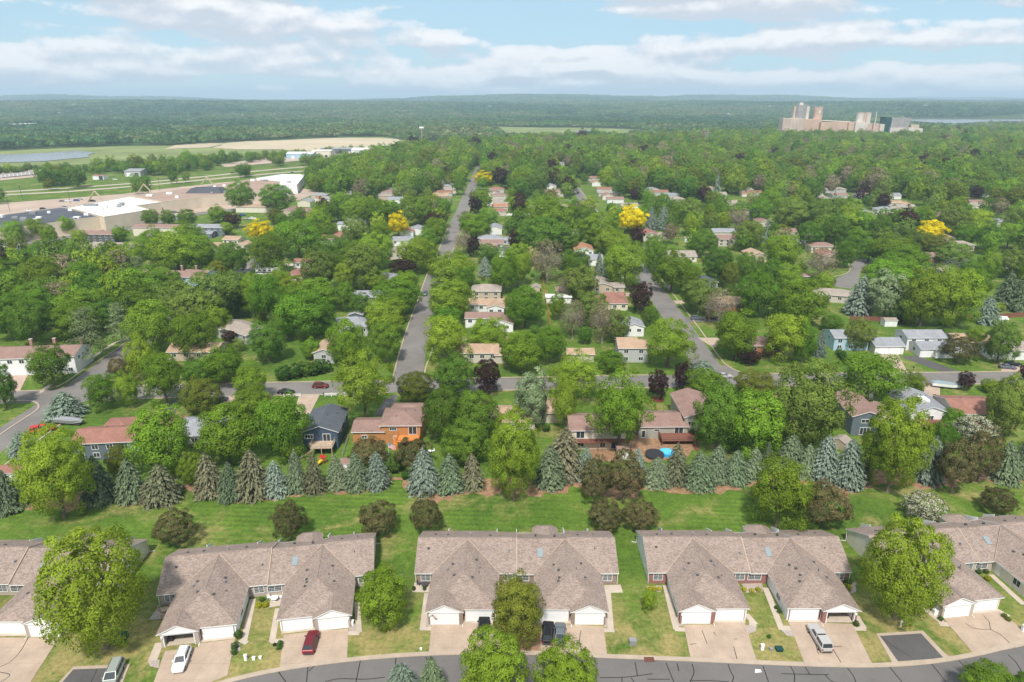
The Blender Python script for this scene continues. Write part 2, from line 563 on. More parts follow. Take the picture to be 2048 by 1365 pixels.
LEAF = {
    'm': leaf_mat('leaf_green', (0.130, 0.232, 0.024), (0.235, 0.350, 0.036), 0.42, 0.018),
    'd': leaf_mat('leaf_dark_green', (0.098, 0.185, 0.026), (0.138, 0.240, 0.030), 0.38),
    'l': leaf_mat('leaf_yellow_green', (0.215, 0.300, 0.030), (0.250, 0.340, 0.038), 0.45),
    'g': leaf_mat('leaf_lime', (0.215, 0.335, 0.034), (0.262, 0.375, 0.042), 0.45),
    'f': leaf_mat('leaf_grey_green', (0.155, 0.225, 0.046), (0.205, 0.280, 0.056), 0.4),
    'w': leaf_mat('leaf_silver', (0.214, 0.283, 0.145), (0.248, 0.317, 0.166), 0.25),
    'o': leaf_mat('leaf_olive', (0.140, 0.175, 0.026), (0.172, 0.200, 0.030), 0.35),
    'y': leaf_mat('leaf_golden', (0.72, 0.57, 0.008), (0.74, 0.60, 0.010), 0.35, 0.003),
    'r': leaf_mat('leaf_maroon', (0.040, 0.020, 0.020), (0.050, 0.026, 0.022), 0.15, 0.006),
    'b': leaf_mat('leaf_bronze', (0.128, 0.112, 0.045), (0.160, 0.128, 0.055), 0.2),
    't': leaf_mat('leaf_thin_tan', (0.228, 0.207, 0.117), (0.276, 0.228, 0.152), 0.25),
    'c': leaf_mat('blossom_white', (0.50, 0.47, 0.38), (0.55, 0.52, 0.42), 0.2),
    'e': leaf_mat('blossom_cream', (0.46, 0.44, 0.17), (0.50, 0.47, 0.2), 0.25),
    's': leaf_mat('needle_green', (0.120, 0.165, 0.088), (0.165, 0.208, 0.122), 0.15),
    'S': leaf_mat('needle_blue', (0.165, 0.215, 0.160), (0.225, 0.275, 0.222), 0.15),
    'n': leaf_mat('needle_brown', (0.150, 0.158, 0.088), (0.190, 0.182, 0.110), 0.1),
    'p': leaf_mat('needle_pine', (0.157, 0.205, 0.090), (0.194, 0.239, 0.105), 0.1),
    'k': leaf_mat('shrub_green', (0.050, 0.105, 0.018), (0.065, 0.125, 0.022), 0.2),
    'v': leaf_mat('shrub_gold', (0.36, 0.35, 0.015), (0.42, 0.40, 0.02), 0.3, 0.006),
    'W': leaf_mat('far_wood_dark', (0.058, 0.130, 0.052), (0.085, 0.165, 0.060), 0.25),
    'X': leaf_mat('far_wood_mid', (0.095, 0.175, 0.056), (0.130, 0.205, 0.066), 0.25),
    'Y': leaf_mat('far_wood_pale', (0.150, 0.205, 0.075), (0.185, 0.220, 0.092), 0.25),
}


def drive_mat():
    m, t, b = new_mat('stained_driveway', 0.88, 0.2)
    p = world_coord(t)
    s = nn(t, 'ShaderNodeSeparateXYZ')
    t.links.new(p, s.inputs[0])
    k = ramp(t, noise(t, p, 0.35, 6.0, 0.65), [(0.3, 0.82), (0.7, 1.1)])
    g = ramp(t, noise(t, p, 9.0, 2.0, 0.8), [(0.25, 0.9), (0.75, 1.08)])
    col = mix_col(t, 1.0, mix_col(t, 1.0, (0.415, 0.318, 0.245), k, 'MULTIPLY'), g, 'MULTIPLY')
    for ax in (0, 1):
        f = math_node(t, 'FRACT', math_node(t, 'MULTIPLY', s.outputs[ax], 1 / 3.1))
        col = mix_col(t, ramp(t, f, [(0.0, 0.32), (0.014, 0.32), (0.02, 0.0)]), col, (0.16, 0.12, 0.09))
    oil = ramp(t, noise(t, p, 0.9, 5.0, 0.6), [(0.66, 0.0), (0.74, 0.45)])
    t.links.new(mix_col(t, oil, col, (0.13, 0.105, 0.09)), b.inputs['Base Color'])
    return m


M['drive'] = drive_mat()


# ------------------------------------------------------------------ the land
def hills_z(x, y):
    """flat valley floor, a wooded bluff from 2.9 km on, a far blue ridge"""
    def sm(a, b, v):
        t = np.clip((v - a) / (b - a), 0, 1)
        return t * t * (3 - 2 * t)
    n1 = np.sin(x / 910.0 + 1.3) * np.cos(y / 1270.0 + x / 2600.0)
    n2 = np.sin(x / 370.0 + y / 520.0) * 0.6 + np.sin(x / 230.0 - y / 410.0 + 2.0) * 0.4
    z = sm(2900, 4700, y + 260 * n1 + 140 * n2) * (50 + 9 * n1 + 5 * n2)
    z = z + sm(6600, 9600, y + 700 * n1) * (38 + 24 * n1 + 20 * np.sin(x / 1350.0 + 0.6) + 10 * n2)
    return z


def make_ground():
    ys = np.concatenate([np.linspace(-400, 2500, 30), np.linspace(2600, 6000, 46), np.linspace(6200, 16000, 50)])
    xs = np.linspace(-15000, 15000, 151)
    gx, gy = np.meshgrid(xs, ys)
    gz = hills_z(gx, gy)
    vs = np.stack([gx, gy, gz], -1).reshape(-1, 3)
    nx, ny = len(xs), len(ys)
    fs = []
    for j in range(ny - 1):
        for i in range(nx - 1):
            a = j * nx + i
            fs.append((a, a + 1, a + nx + 1, a + nx))
    me = bpy.data.meshes.new('ground')
    me.from_pydata(vs.tolist(), [], fs)
    me.materials.append(M['lawn'])
    me.polygons.foreach_set('use_smooth', [True] * len(fs))
    me.update()
    return tag(put('ground', me), kind='structure')


make_ground()


def sheet(name, pts, z, mat, px=True, parent=None):
    P = [at(*p) for p in pts] if px else [Vector((p[0], p[1], 0)) for p in pts]
    o = MB().poly([(p.x, p.y, z) for p in P]).build(name, mat, parent)
    if parent is None:
        tag(o, kind='structure')
    # faces must look up
    if o.data.polygons[0].normal.z < 0:
        o.data.flip_normals()
    return o


def ragged(name, pts, z, mat, amp=0.6, step=1.0, seed=1):
    """a patch with an uneven edge"""
    rr = random.Random(seed)
    P = [at(*p) for p in pts]
    out = []
    for i, a in enumerate(P):
        b = P[(i + 1) % len(P)]
        n = max(1, int((b - a).length / step))
        nrm = Vector((-(b - a).y, (b - a).x, 0)).normalized()
        for k in range(n):
            q = a.lerp(b, k / n) + nrm * rr.uniform(-amp, amp)
            out.append((q.x, q.y))
    return sheet(name, out, z, mat, px=False)


def smooth_line(P, n=6):
    """Catmull-Rom through points"""
    if len(P) < 3:
        return P
    out = []
    Q = [P[0] * 2 - P[1]] + P + [P[-1] * 2 - P[-2]]
    for i in range(1, len(Q) - 2):
        for k in range(n):
            t = k / n
            a, b, c, d = Q[i - 1], Q[i], Q[i + 1], Q[i + 2]
            out.append(0.5 * ((2 * b) + (c - a) * t + (2 * a - 5 * b + 4 * c - d) * t * t + (3 * b - a - 3 * c + d) * t ** 3))
    out.append(P[-1])
    return out


def strip_faces(mb, P, w0, w1, z0, z1=None, m=0):
    """band along a line, from offset w0 to w1 (left is +); solid when z1 is given"""
    L = []
    for i, p in enumerate(P):
        d = (P[min(i + 1, len(P) - 1)] - P[max(i - 1, 0)])
        d.z = 0
        d.normalize()
        nrm = Vector((-d.y, d.x, 0))
        L.append((p + nrm * w0, p + nrm * w1))
    for (a, b), (c, d) in zip(L, L[1:]):
        if z1 is None:
            mb.poly([(a.x, a.y, z0), (c.x, c.y, z0), (d.x, d.y, z0), (b.x, b.y, z0)][::(1 if w0 < w1 else -1)][::1], m)
        else:
            vs = [(q.x, q.y, z) for z in (z0, z1) for q in (a, c, d, b)]
            mb.solid(vs, [(4, 5, 6, 7), (0, 1, 5, 4), (1, 2, 6, 5), (2, 3, 7, 6), (3, 0, 4, 7)], m)
    return mb


def up_faces(o):
    me = o.data
    for p in me.polygons:
        if p.normal.z < 0:
            p.flip()
    return o


def line_px(pts, n=6):
    return smooth_line([at(*p) for p in pts], n)


def road(name, pts, width, z, mat, n=6):
    mb = strip_faces(MB(), line_px(pts, n), -width / 2, width / 2, z)
    return tag(up_faces(mb.build(name, mat)), kind='structure')


def kerb(pts, w=0.42, h=0.13, n=6, name='kerb'):
    mb = strip_faces(MB(), line_px(pts, n), -w / 2, w / 2, -0.05, h)
    return tag(mb.build(name, M['kerb']), kind='structure')


PATH_N = [0]


def path(pts, width, z=0.028, mat='concrete', name='walkway', n=1):
    PATH_N[0] = (PATH_N[0] + 1) % 5
    z += 0.003 * PATH_N[0]
    mb = strip_faces(MB(), line_px(pts, n) if n > 1 else [at(*p) for p in pts], -width / 2, width / 2, z)
    return tag(up_faces(mb.build(name, M[mat])), kind='structure')


# the curved street at the foot of the picture (its far kerb is in view)
KERB_NEAR = [(300, 1420), (440, 1369), (560, 1341), (700, 1321.5), (850, 1310), (1024, 1307), (1200, 1314), (1400, 1322), (1536, 1328), (1650, 1332), (1745, 1333), (1850, 1327), (1950, 1311), (2048, 1286), (2200, 1240)]
kl = line_px(KERB_NEAR, 6)
near_street = tag(up_faces(strip_faces(MB(), kl, -10.2, -0.1, 0.004).build('street', M['asphalt'])), kind='structure')
kerb_near = tag(strip_faces(MB(), kl, -0.25, 0.55, -0.05, 0.09).build('kerb', M['kerb']), kind='structure')


def crack(pts, parent, w=0.13, z=0.012):
    mb = strip_faces(MB(), smooth_line([at(*p) for p in pts], 4), -w / 2, w / 2, z)
    return up_faces(mb.build('crack_seal', M['tar'], parent))


for c in ([(556, 1343), (572, 1365)], [(616, 1334), (613, 1365)], [(629, 1332), (618, 1343)], [(721, 1321), (716, 1345), (712, 1365)],
          [(650, 1364), (680, 1358), (730, 1359), (770, 1355)], [(792, 1317), (789, 1335), (780, 1342)], [(851, 1314), (856, 1324)],
          [(1270, 1325), (1275, 1352)], [(1332, 1326), (1345, 1358), (1350, 1370)], [(1354, 1327), (1358, 1343)], [(1384, 1328), (1388, 1345), (1380, 1365)],
          [(1456, 1329), (1462, 1345), (1467, 1355), (1462, 1370)], [(1526, 1333), (1536, 1362), (1540, 1372)], [(1200, 1356), (1250, 1355), (1305, 1348)],
          [(1295, 1359), (1340, 1359)], [(1380, 1362), (1420, 1362), (1458, 1364)], [(1581, 1333), (1589, 1350), (1588, 1370)], [(1610, 1334), (1620, 1350)],
          [(1562, 1348), (1610, 1349), (1658, 1350)], [(1694, 1335), (1708, 1355), (1712, 1370)], [(1778, 1333), (1805, 1366)], [(1863, 1328), (1895, 1368)],
          [(1918, 1322), (1945, 1352)], [(2016, 1310), (2032, 1325), (2044, 1345)], [(1244, 1356), (1244, 1372)], [(1262, 1356), (1272, 1370)], [(1650, 1350), (1665, 1364), (1690, 1366)]):
    crack(c, near_street)

# driveways of the row houses in front
DRIVES = [
    ([(-60, 1276), (118, 1276), (57, 1372), (-60, 1372)], 'A'),
    ([(330, 1303), (396, 1295), (396, 1288), (470, 1279), (455, 1352), (420, 1366), (410, 1375), (303, 1378)], 'B'),
    ([(567, 1271), (632, 1263), (697, 1258), (694, 1320), (559, 1339)], 'B'),
    ([(863, 1250), (924, 1250), (924, 1245), (1000, 1245), (1036, 1252), (1038, 1309), (857, 1311)], 'C'),
    ([(1079, 1250), (1143, 1250), (1207, 1254), (1215, 1317), (1082, 1311)], 'C'),
    ([(1367, 1250), (1427, 1250), (1427, 1243), (1488, 1242), (1515, 1328), (1382, 1321)], 'D'),
    ([(1577, 1246), (1640, 1246), (1705, 1249), (1747, 1334), (1611, 1332)], 'D'),
    ([(1887, 1238), (1942, 1231), (1942, 1222), (1990, 1217), (2080, 1286), (1951, 1313)], 'E'),
]
for pts, _ in DRIVES:
    sheet('driveway', pts, 0.055, M['drive'])
drv = [o for o in COL.objects if o.name.startswith('driveway')]
for c, d in (([(57, 1276), (40, 1305), (20, 1325), (0, 1335)], 0), ([(0, 1345), (20, 1352), (-10, 1372)], 0),
             ([(1162, 1262), (1159, 1280), (1162, 1295), (1164, 1311)], 4), ([(1404, 1262), (1409, 1275), (1414, 1288)], 5), ([(1427, 1265), (1432, 1272)], 5),
             ([(1379, 1290), (1393, 1288)], 5), ([(1467, 1293), (1474, 1319)], 5), ([(1468, 1279), (1475, 1279)], 5),
             ([(1660, 1285), (1668, 1303), (1682, 1326)], 6), ([(1665, 1294), (1683, 1294)], 6), ([(1633, 1299), (1638, 1310)], 6),
             ([(1967, 1232), (1978, 1245), (1982, 1260), (2000, 1270), (2030, 1296)], 7), ([(1982, 1260), (1950, 1258), (1931, 1248)], 7)):
    crack(c, drv[d], 0.10, 0.062)

# asphalt parking bays with concrete rims
for inner, outer in (([(1760, 1273), (1842, 1268), (1887, 1317), (1796, 1324)], [(1752, 1268), (1846, 1262), (1890, 1308), (1905, 1317), (1900, 1323), (1786, 1331), (1780, 1318)]),
                     ([(147, 1340), (250, 1336), (228, 1380), (112, 1380)], [(147, 1334), (260, 1329), (240, 1380), (104, 1380)])):
    sheet('parking_rim', outer, 0.062, M['kerb'])
    b = sheet('parking_bay', inner, 0.075, M['asphalt_dark'])
    crack([inner[0], (inner[0][0] + 25, inner[0][1] + 20), (inner[0][0] + 62, inner[2][1] - 2)] if inner[0][0] > 500 else [(194, 1340), (185, 1360), (178, 1376)], b, 0.09, 0.082)

# walkways and patios of the row houses
for pts, wd in (([(854, 1187), (845, 1259)], 0.95), ([(840, 1258), (864, 1258)], 0.8),
                ([(1216, 1186), (1222, 1262)], 0.95), ([(1207, 1261), (1229, 1262)], 0.8),
                ([(1331, 1171), (1353, 1260)], 1.0), ([(1349, 1259), (1370, 1260)], 0.9), ([(1492, 1229), (1511, 1250)], 1.0), ([(1498, 1247), (1512, 1250)], 1.1),
                ([(1531, 1176), (1562, 1256)], 1.0), ([(1556, 1256), (1581, 1257)], 1.0), ([(1712, 1232), (1728, 1258)], 1.0), ([(1706, 1258), (1731, 1258)], 0.9),
                ([(1009, 1175), (1009, 1180)], 1.0),
                ([(506, 1199), (487, 1287)], 1.0), ([(480, 1280), (494, 1287)], 0.8), ([(556, 1217), (544, 1284)], 0.95), ([(541, 1284), (567, 1281)], 0.8),
                ([(714, 1205), (718, 1266)], 0.9), ([(696, 1267), (719, 1267)], 0.9), ([(319, 1286), (305, 1322)], 1.3),
                ([(1848, 1217), (1890, 1250)], 1.0), ([(1878, 1248), (1897, 1250)], 1.0), ([(1982, 1150), (2048, 1210)], 1.0), ([(1990, 1219), (2018, 1234)], 0.9)):
    path(pts, wd)
for pts in ([(829, 1166), (864, 1166), (862, 1186), (825, 1185)], [(1208, 1171), (1241, 1170), (1246, 1186), (1210, 1187)],
            [(316, 1218), (345, 1215), (345, 1237), (318, 1239)], [(543, 1190), (563, 1188), (563, 1212), (538, 1216)]):
    sheet('patio', pts, 0.05, M['concrete'])
# stone beds beside the garages
for i, pts in enumerate(([(299, 1240), (316, 1215), (320, 1239)], [(296, 1322), (318, 1320), (316, 1338), (300, 1333)], [(852, 1232), (863, 1232), (863, 1254), (851, 1253)],
            [(1206, 1230), (1214, 1230), (1218, 1256), (1207, 1255)], [(1354, 1232), (1366, 1232), (1367, 1254), (1353, 1254)], [(1490, 1252), (1513, 1250), (1510, 1262), (1494, 1270)],
            [(1561, 1260), (1583, 1258), (1589, 1275), (1575, 1272)], [(1292, 1172), (1325, 1172), (1322, 1185), (1296, 1183)], [(1699, 1165), (1712, 1165), (1712, 1186), (1698, 1188)],
            [(1484, 1168), (1525, 1165), (1525, 1185), (1490, 1186)], [(1990, 1222), (2008, 1230), (2022, 1240), (2012, 1245)], [(460, 1290), (480, 1286), (480, 1300), (462, 1315)],
            [(545, 1285), (566, 1280), (565, 1298), (550, 1296)], [(697, 1250), (710, 1248), (712, 1262), (697, 1262)], [(1037, 1252), (1078, 1252), (1082, 1311), (1039, 1309)])):
    ragged('stone_bed' if i < 14 else 'mulch_bed', pts, 0.025, M['stone_bed'] if i < 14 else M['litter'], 0.15, 0.8, i)

# the streets behind: town grid
MAIN_ST = [(815, 760), (824, 710), (838, 655), (856, 600), (873, 550), (893, 498), (908, 455), (922, 428), (932, 400), (941, 380), (953, 350), (960, 332)]
EAST_ST = [(1434, 760), (1392, 700), (1358, 650), (1326, 604), (1290, 556), (1255, 512), (1222, 470), (1192, 432), (1166, 398), (1140, 362), (1112, 332)]
CROSS_ST = [(2200, 754), (1900, 757), (1600, 759.5), (1280, 763), (900, 771), (600, 777), (400, 781.5), (200, 788), (100, 792), (-160, 799)]
WEST_ST = [(-60, 925), (0, 880), (60, 838), (110, 805), (150, 780), (205, 739), (262, 697), (340, 642), (420, 588), (490, 540), (540, 506), (600, 466), (640, 440)]
for nm, pts, wd, z in (('street', CROSS_ST, 9.0, 0.004), ('street', MAIN_ST, 9.0, 0.008), ('street', EAST_ST, 9.0, 0.008), ('street', WEST_ST, 8.6, 0.012)):
    road(nm, pts, wd, z, M['asphalt_pale'])
# flared mouths
for pts in ([(770, 775), (786, 752), (848, 748), (880, 772)], [(1400, 762), (1388, 730), (1455, 732), (1478, 745), (1520, 760)], [(60, 800), (150, 765), (185, 770), (250, 784), (180, 800), (90, 830)]):
    sheet('street_mouth', pts, 0.016, M['asphalt_pale'])
for pts in ([(2200, 742), (1900, 745), (1700, 746.5), (1530, 747.5), (1488, 746), (1463, 737), (1440, 717), (1404, 665), (1354, 599), (1318, 553)],
            [(2200, 766.5), (1900, 769.5), (1600, 772.5), (1280, 776), (1060, 780), (900, 784)],
            [(1310, 750), (1270, 751), (1100, 754), (900, 757.5), (862, 756), (850, 748), (853, 731), (868, 690), (890, 625)],
            [(770, 762), (640, 763.5), (470, 767), (330, 770), (270, 772)],
            [(780, 786), (740, 788), (600, 790.5), (400, 795), (250, 800), (175, 810), (120, 850), (40, 908), (0, 938)],
            [(787, 752), (797, 712), (815, 655), (836, 600), (856, 545), (881, 492), (899, 448)],
            [(1300, 640), (1262, 577), (1230, 536)],
            [(0, 783), (60, 782), (95, 779), (130, 766), (170, 738), (232, 700), (268, 672), (330, 632)],
            [(0, 803), (40, 802), (65, 803), (77, 811), (72, 822), (40, 843), (0, 870)],
            [(896, 520), (920, 470), (935, 430), (944, 400)], [(1201, 431), (1174, 398), (1150, 368)], [(470, 555), (512, 525), (560, 490)]):
    kerb(pts)

# driveways in the town
for pts, mt in (([(588, 829), (598, 791), (640, 789), (620, 828)], 'drive'), ([(746, 832), (770, 800), (790, 790), (796, 790), (786, 830)], 'asphalt'),
                ([(345, 795), (362, 795), (349, 830), (325, 832)], 'asphalt_dark'), ([(448, 793), (480, 793), (466, 822), (440, 822)], 'pink_drive'),
                ([(0, 741), (60, 741), (40, 782), (0, 782)], 'pink_drive'), ([(1750, 768), (1730, 758), (1700, 771), (1720, 800), (1745, 800)], 'concrete'),
                ([(1757, 711), (1796, 708), (1815, 745), (1800, 745)], 'drive'), ([(1800, 714), (1835, 712), (1918, 744), (1882, 744)], 'asphalt_dark'),
                ([(1850, 770), (1880, 770), (1880, 795), (1845, 798)], 'drive'), ([(2000, 725), (2048, 735), (2048, 743), (2003, 743)], 'pink_drive'),
                ([(1395, 676), (1450, 676), (1450, 694), (1425, 695)], 'drive'), ([(1367, 636), (1425, 634), (1440, 643), (1373, 645)], 'asphalt'),
                ([(1300, 571), (1345, 570), (1345, 576), (1320, 577)], 'pink_drive'), ([(1346, 602), (1368, 601), (1372, 607), (1352, 608)], 'drive'),
                ([(1240, 586), (1262, 586), (1264, 593), (1240, 593)], 'drive'), ([(60, 492), (100, 487), (150, 510), (110, 522)], 'pink_drive'),
                ([(515, 551), (575, 548), (575, 556), (520, 559)], 'pink_drive'), ([(570, 528), (600, 527), (600, 532), (570, 533)], 'concrete'),
                ([(1270, 693), (1345, 690), (1360, 701), (1280, 703)], 'drive'), ([(1275, 425), (1225, 424), (1228, 427), (1275, 428)], 'concrete'),
                ([(1860, 525), (1880, 512), (1884, 530), (1872, 540)], 'asphalt')):
    sheet('driveway', pts, 0.03, M[mt])
# footpath along the western street
path([(75, 790), (140, 740), (178, 720), (200, 705), (232, 685), (262, 672), (330, 622), (395, 575), (480, 518)], 1.3, 0.03, 'concrete', 'footpath', 4)
# cul-de-sac on the east side
sheet('cul_de_sac', [(1745, 518), (1712, 520), (1702, 530), (1700, 545), (1675, 556), (1660, 566), (1672, 574), (1700, 578), (1716, 566), (1722, 540), (1735, 530), (1760, 528), (1800, 524), (1800, 517)], 0.02, M['asphalt_pale'])
kerb([(1640, 556), (1672, 553), (1695, 546), (1700, 538), (1697, 528)], 0.4)
kerb([(1708, 519), (1760, 522)], 0.4)

# litter under the belt of spruces along the green
ragged('needle_litter_bed', [(-60, 1025), (0, 1020), (70, 1018), (160, 1022), (180, 1014), (220, 1002), (245, 975), (262, 1010), (300, 1016), (340, 1010), (360, 975), (395, 985), (440, 1000), (490, 1006), (540, 1003),
                              (600, 990), (655, 985), (700, 988), (770, 978), (790, 960), (815, 975), (850, 1000), (900, 1003), (945, 985), (975, 995), (1010, 985), (1060, 990), (1080, 992), (1120, 988), (1150, 970), (1170, 985), (1240, 1000),
                              (1300, 980), (1340, 985), (1390, 988), (1450, 985), (1500, 972), (1530, 965), (1620, 968), (1650, 972), (1690, 992), (1730, 975), (1790, 968), (1850, 978), (1930, 968), (2000, 965), (2110, 960),
                              (2110, 935), (1900, 940), (1600, 938), (1300, 945), (1000, 955), (700, 960), (400, 968), (100, 985), (-60, 995)], 0.010, M['litter'], 1.1, 1.2, 3)
ragged('bare_garden_soil', [(1265, 865), (1300, 862), (1340, 880), (1375, 885), (1395, 895), (1370, 915), (1300, 925), (1270, 910), (1255, 890)], 0.02, M['litter'], 0.6, 1.0, 4)
ragged('shady_soil', [(1165, 885), (1245, 880), (1250, 905), (1235, 925), (1180, 925)], 0.014, M['litter'], 0.6, 1.0, 5)

# far open land, left: lake, marsh, ploughed field; right: river
ragged('marsh', [(-300, 309), (0, 303), (120, 297), (260, 293), (370, 291), (440, 290), (480, 285), (640, 277), (760, 274.5), (850, 286), (840, 292), (700, 301), (560, 309), (430, 316), (280, 320), (160, 330), (60, 334), (0, 337), (-300, 345)], 0.25, M['marsh'], 6, 20, 11)
ragged('ploughed_field', [(452, 287), (500, 283), (560, 281.5), (640, 278), (700, 276), (790, 278.5), (838, 289), (800, 293), (700, 299), (640, 302), (600, 304), (560, 300), (470, 300), (430, 297)], 0.6, M['field'], 5, 20, 12)
ragged('bare_field', [(355, 291), (420, 287), (452, 288), (420, 296), (330, 300)], 0.8, M['field'], 4, 15, 13)
sheet('lake', [(-300, 314), (0, 311), (60, 309), (110, 306), (152, 302.5), (190, 307), (176, 312), (178, 316), (130, 320), (90, 324), (0, 327), (-300, 334)], 0.9, M['water'])
ragged('marsh', [(995, 254), (1060, 255.5), (1170, 256), (1275, 260), (1265, 266), (1180, 271), (1090, 272), (1010, 268)], 0.3, M['marsh'], 8, 30, 14)
sheet('pond', [(1148, 266), (1165, 261.5), (1190, 261), (1188, 264), (1165, 267)], 0.9, M['water'])
sheet('river', [(1800, 241), (1830, 238), (1900, 239), (2060, 236.5), (2300, 235.5), (2300, 241), (2048, 244), (1960, 244.5), (1900, 249), (1860, 246)], 1.2, M['water'])
for pts, wd in (([(-100, 395), (0, 385), (130, 377), (268, 367), (400, 354.5), (520, 342), (640, 331.5)], 9), ([(-100, 402), (0, 391), (130, 384), (268, 373), (400, 361), (540, 348), (690, 336)], 9)):
    road('highway', pts, wd, 0.08, M['road_pale'])
road('frontage_road', [(-80, 497), (0, 491), (80, 484), (140, 474), (240, 462), (330, 443), (420, 425), (540, 412)], 9, 0.06, M['asphalt_pale'])
sheet('parking_lot', [(-200, 425), (0, 407), (120, 398), (240, 389), (320, 379), (440, 366), (540, 357), (560, 362), (400, 385), (200, 420), (0, 440), (-200, 460)], 0.05, M['lot'])
sheet('service_yard', [(-150, 482), (0, 463), (92, 449), (204, 434), (330, 411), (480, 392), (600, 376), (640, 384), (600, 400), (480, 417), (400, 425), (330, 436), (250, 452), (150, 470), (60, 482), (-60, 492), (-150, 500)], 0.03, M['lot'])
sheet('storage_yard', [(0, 345), (60, 341), (120, 340), (128, 347), (60, 356), (0, 362)], 0.3, M['lot'])
sheet('storage_yard', [(440, 330), (520, 318), (620, 311), (700, 302), (770, 296), (790, 300), (700, 312), (620, 320), (560, 326), (450, 335)], 0.3, M['lot'])
sheet('sports_ground', [(1950, 310), (2048, 306), (2048, 322), (1955, 324)], 0.3, M['lot'])


# ------------------------------------------------------------------ trees
def leaf_mesh(name, pos, nrm, size, tone, mat, elong=1.0, tang=None, rng=None, shade=None):
    """one diamond-shaped leaf face per point"""
    n = len(pos)
    nrm = nrm / np.linalg.norm(nrm, axis=1, keepdims=True)
    r = rng.normal(size=(n, 3)) if tang is None else tang
    t = r - (r * nrm).sum(1, keepdims=True) * nrm
    t /= np.linalg.norm(t, axis=1, keepdims=True) + 1e-9
    b = np.cross(nrm, t)
    s = size[:, None]
    v = np.stack([pos + t * s * elong, pos + b * s * 0.62 + t * s * 0.15, pos - t * s * elong, pos - b * s * 0.62 + t * s * 0.1], 1).reshape(-1, 3)
    me = bpy.data.meshes.new(name)
    me.vertices.add(n * 4)
    me.vertices.foreach_set('co', v.astype(np.float32).ravel())
    me.loops.add(n * 4)
    me.loops.foreach_set('vertex_index', np.arange(n * 4, dtype=np.int32))
    me.polygons.add(n)
    me.polygons.foreach_set('loop_start', np.arange(0, n * 4, 4, dtype=np.int32))
    me.polygons.foreach_set('loop_total', np.full(n, 4, dtype=np.int32))
    ca = me.color_attributes.new('tone', 'FLOAT_COLOR', 'POINT')
    c = np.ones((n, 4, 4), dtype=np.float32)
    c[:, :, :3] = np.broadcast_to(tone[:, None, :] if tone.ndim == 2 else tone[:, None, None], (n, 4, 3))
    ca.data.foreach_set('color', c.ravel())
    me.materials.append(mat)
    me.update()
    me.validate()
    if shade is not None:      # leaves of a clump turn their faces to the light together
        sh = shade / np.linalg.norm(shade, axis=1, keepdims=True)
        flip = (sh * nrm).sum(1) < 0
        if flip.any():
            sh[flip] = nrm[flip]
        me.polygons.foreach_set('use_smooth', [True] * n)
        me.normals_split_custom_set(np.repeat(sh, 4, 0).tolist())
    return me


def fib(n, rng, jit=0.5):
    i = np.arange(n) + 0.5
    z = 1 - 2 * i / n
    ph = i * 2.399963 + rng.uniform(0, 6.28)
    r = np.sqrt(1 - z * z)
    d = np.stack([r * np.cos(ph), r * np.sin(ph), z], 1) + rng.normal(size=(n, 3)) * jit / math.sqrt(n) * 1.8
    return d / np.linalg.norm(d, axis=1, keepdims=True)


def crown_points(rng, n_clump, per, rc=(0.10, 0.17), lobes=0.16, fill=0.25, zmin=-0.9, up=0.35, spread=0.28, flat=0.0):
    """leaf positions and facings in a lumpy crown of diameter 1 round the origin"""
    d = fib(n_clump, rng)
    ph = rng.uniform(0, 6.28, 6)
    az = np.arctan2(d[:, 1], d[:, 0])
    lob = 1 + lobes * (0.5 * np.sin(2 * az + ph[0] + 2 * d[:, 2]) + 0.5 * np.sin(3 * az + ph[1] - 3 * d[:, 2]) + 0.4 * np.sin(5 * az + ph[2] + 4 * d[:, 2]))
    rad = 0.53 * lob * rng.uniform(0.82, 1.0, n_clump)
    cr = rng.uniform(rc[0], rc[1], n_clump)
    c = d * (rad - cr * 0.75)[:, None]
    keep = d[:, 2] > zmin
    inner = rng.random(n_clump) < fill
    c[inner] *= rng.uniform(0.45, 0.85, (n_clump, 1))[inner]
    c, cr, d = c[keep], cr[keep], d[keep]
    if flat:
        c[:, 2] = np.where(c[:, 2] < 0, c[:, 2] * (1 - flat), c[:, 2])
    k = len(c)
    ld = rng.normal(size=(k, per, 3))
    ld /= np.linalg.norm(ld, axis=2, keepdims=True)
    ld = ld + d[:, None, :] * 0.6 + np.array([0, 0, up])
    ld /= np.linalg.norm(ld, axis=2, keepdims=True)
    pos = c[:, None, :] + ld * cr[:, None, None] * rng.uniform(0.55, 1.08, (k, per, 1)) * np.array([1, 1, 0.85])
    nrm = ld + rng.normal(size=(k, per, 3)) * spread
    tone = rng.uniform(0.82, 1.18, (k, 1)) * rng.uniform(0.76, 1.24, (k, per))
    shade = (ld * 0.75 + d[:, None, :] * 0.55 + np.array([0, 0, 0.12]) + rng.normal(size=(k, per, 3)) * 0.10).reshape(-1, 3)
    pos = pos.reshape(-1, 3)
    rr = np.percentile(np.hypot(pos[:, 0], pos[:, 1]), 97.5)
    pos[:, :2] *= 0.5 / rr
    pos[:, 2] *= 0.5 / np.percentile(np.abs(pos[:, 2]), 97.5)
    return pos, nrm.reshape(-1, 3), tone.reshape(-1), shade


CZ = 0.62   # height of the crown's middle in a unit tree


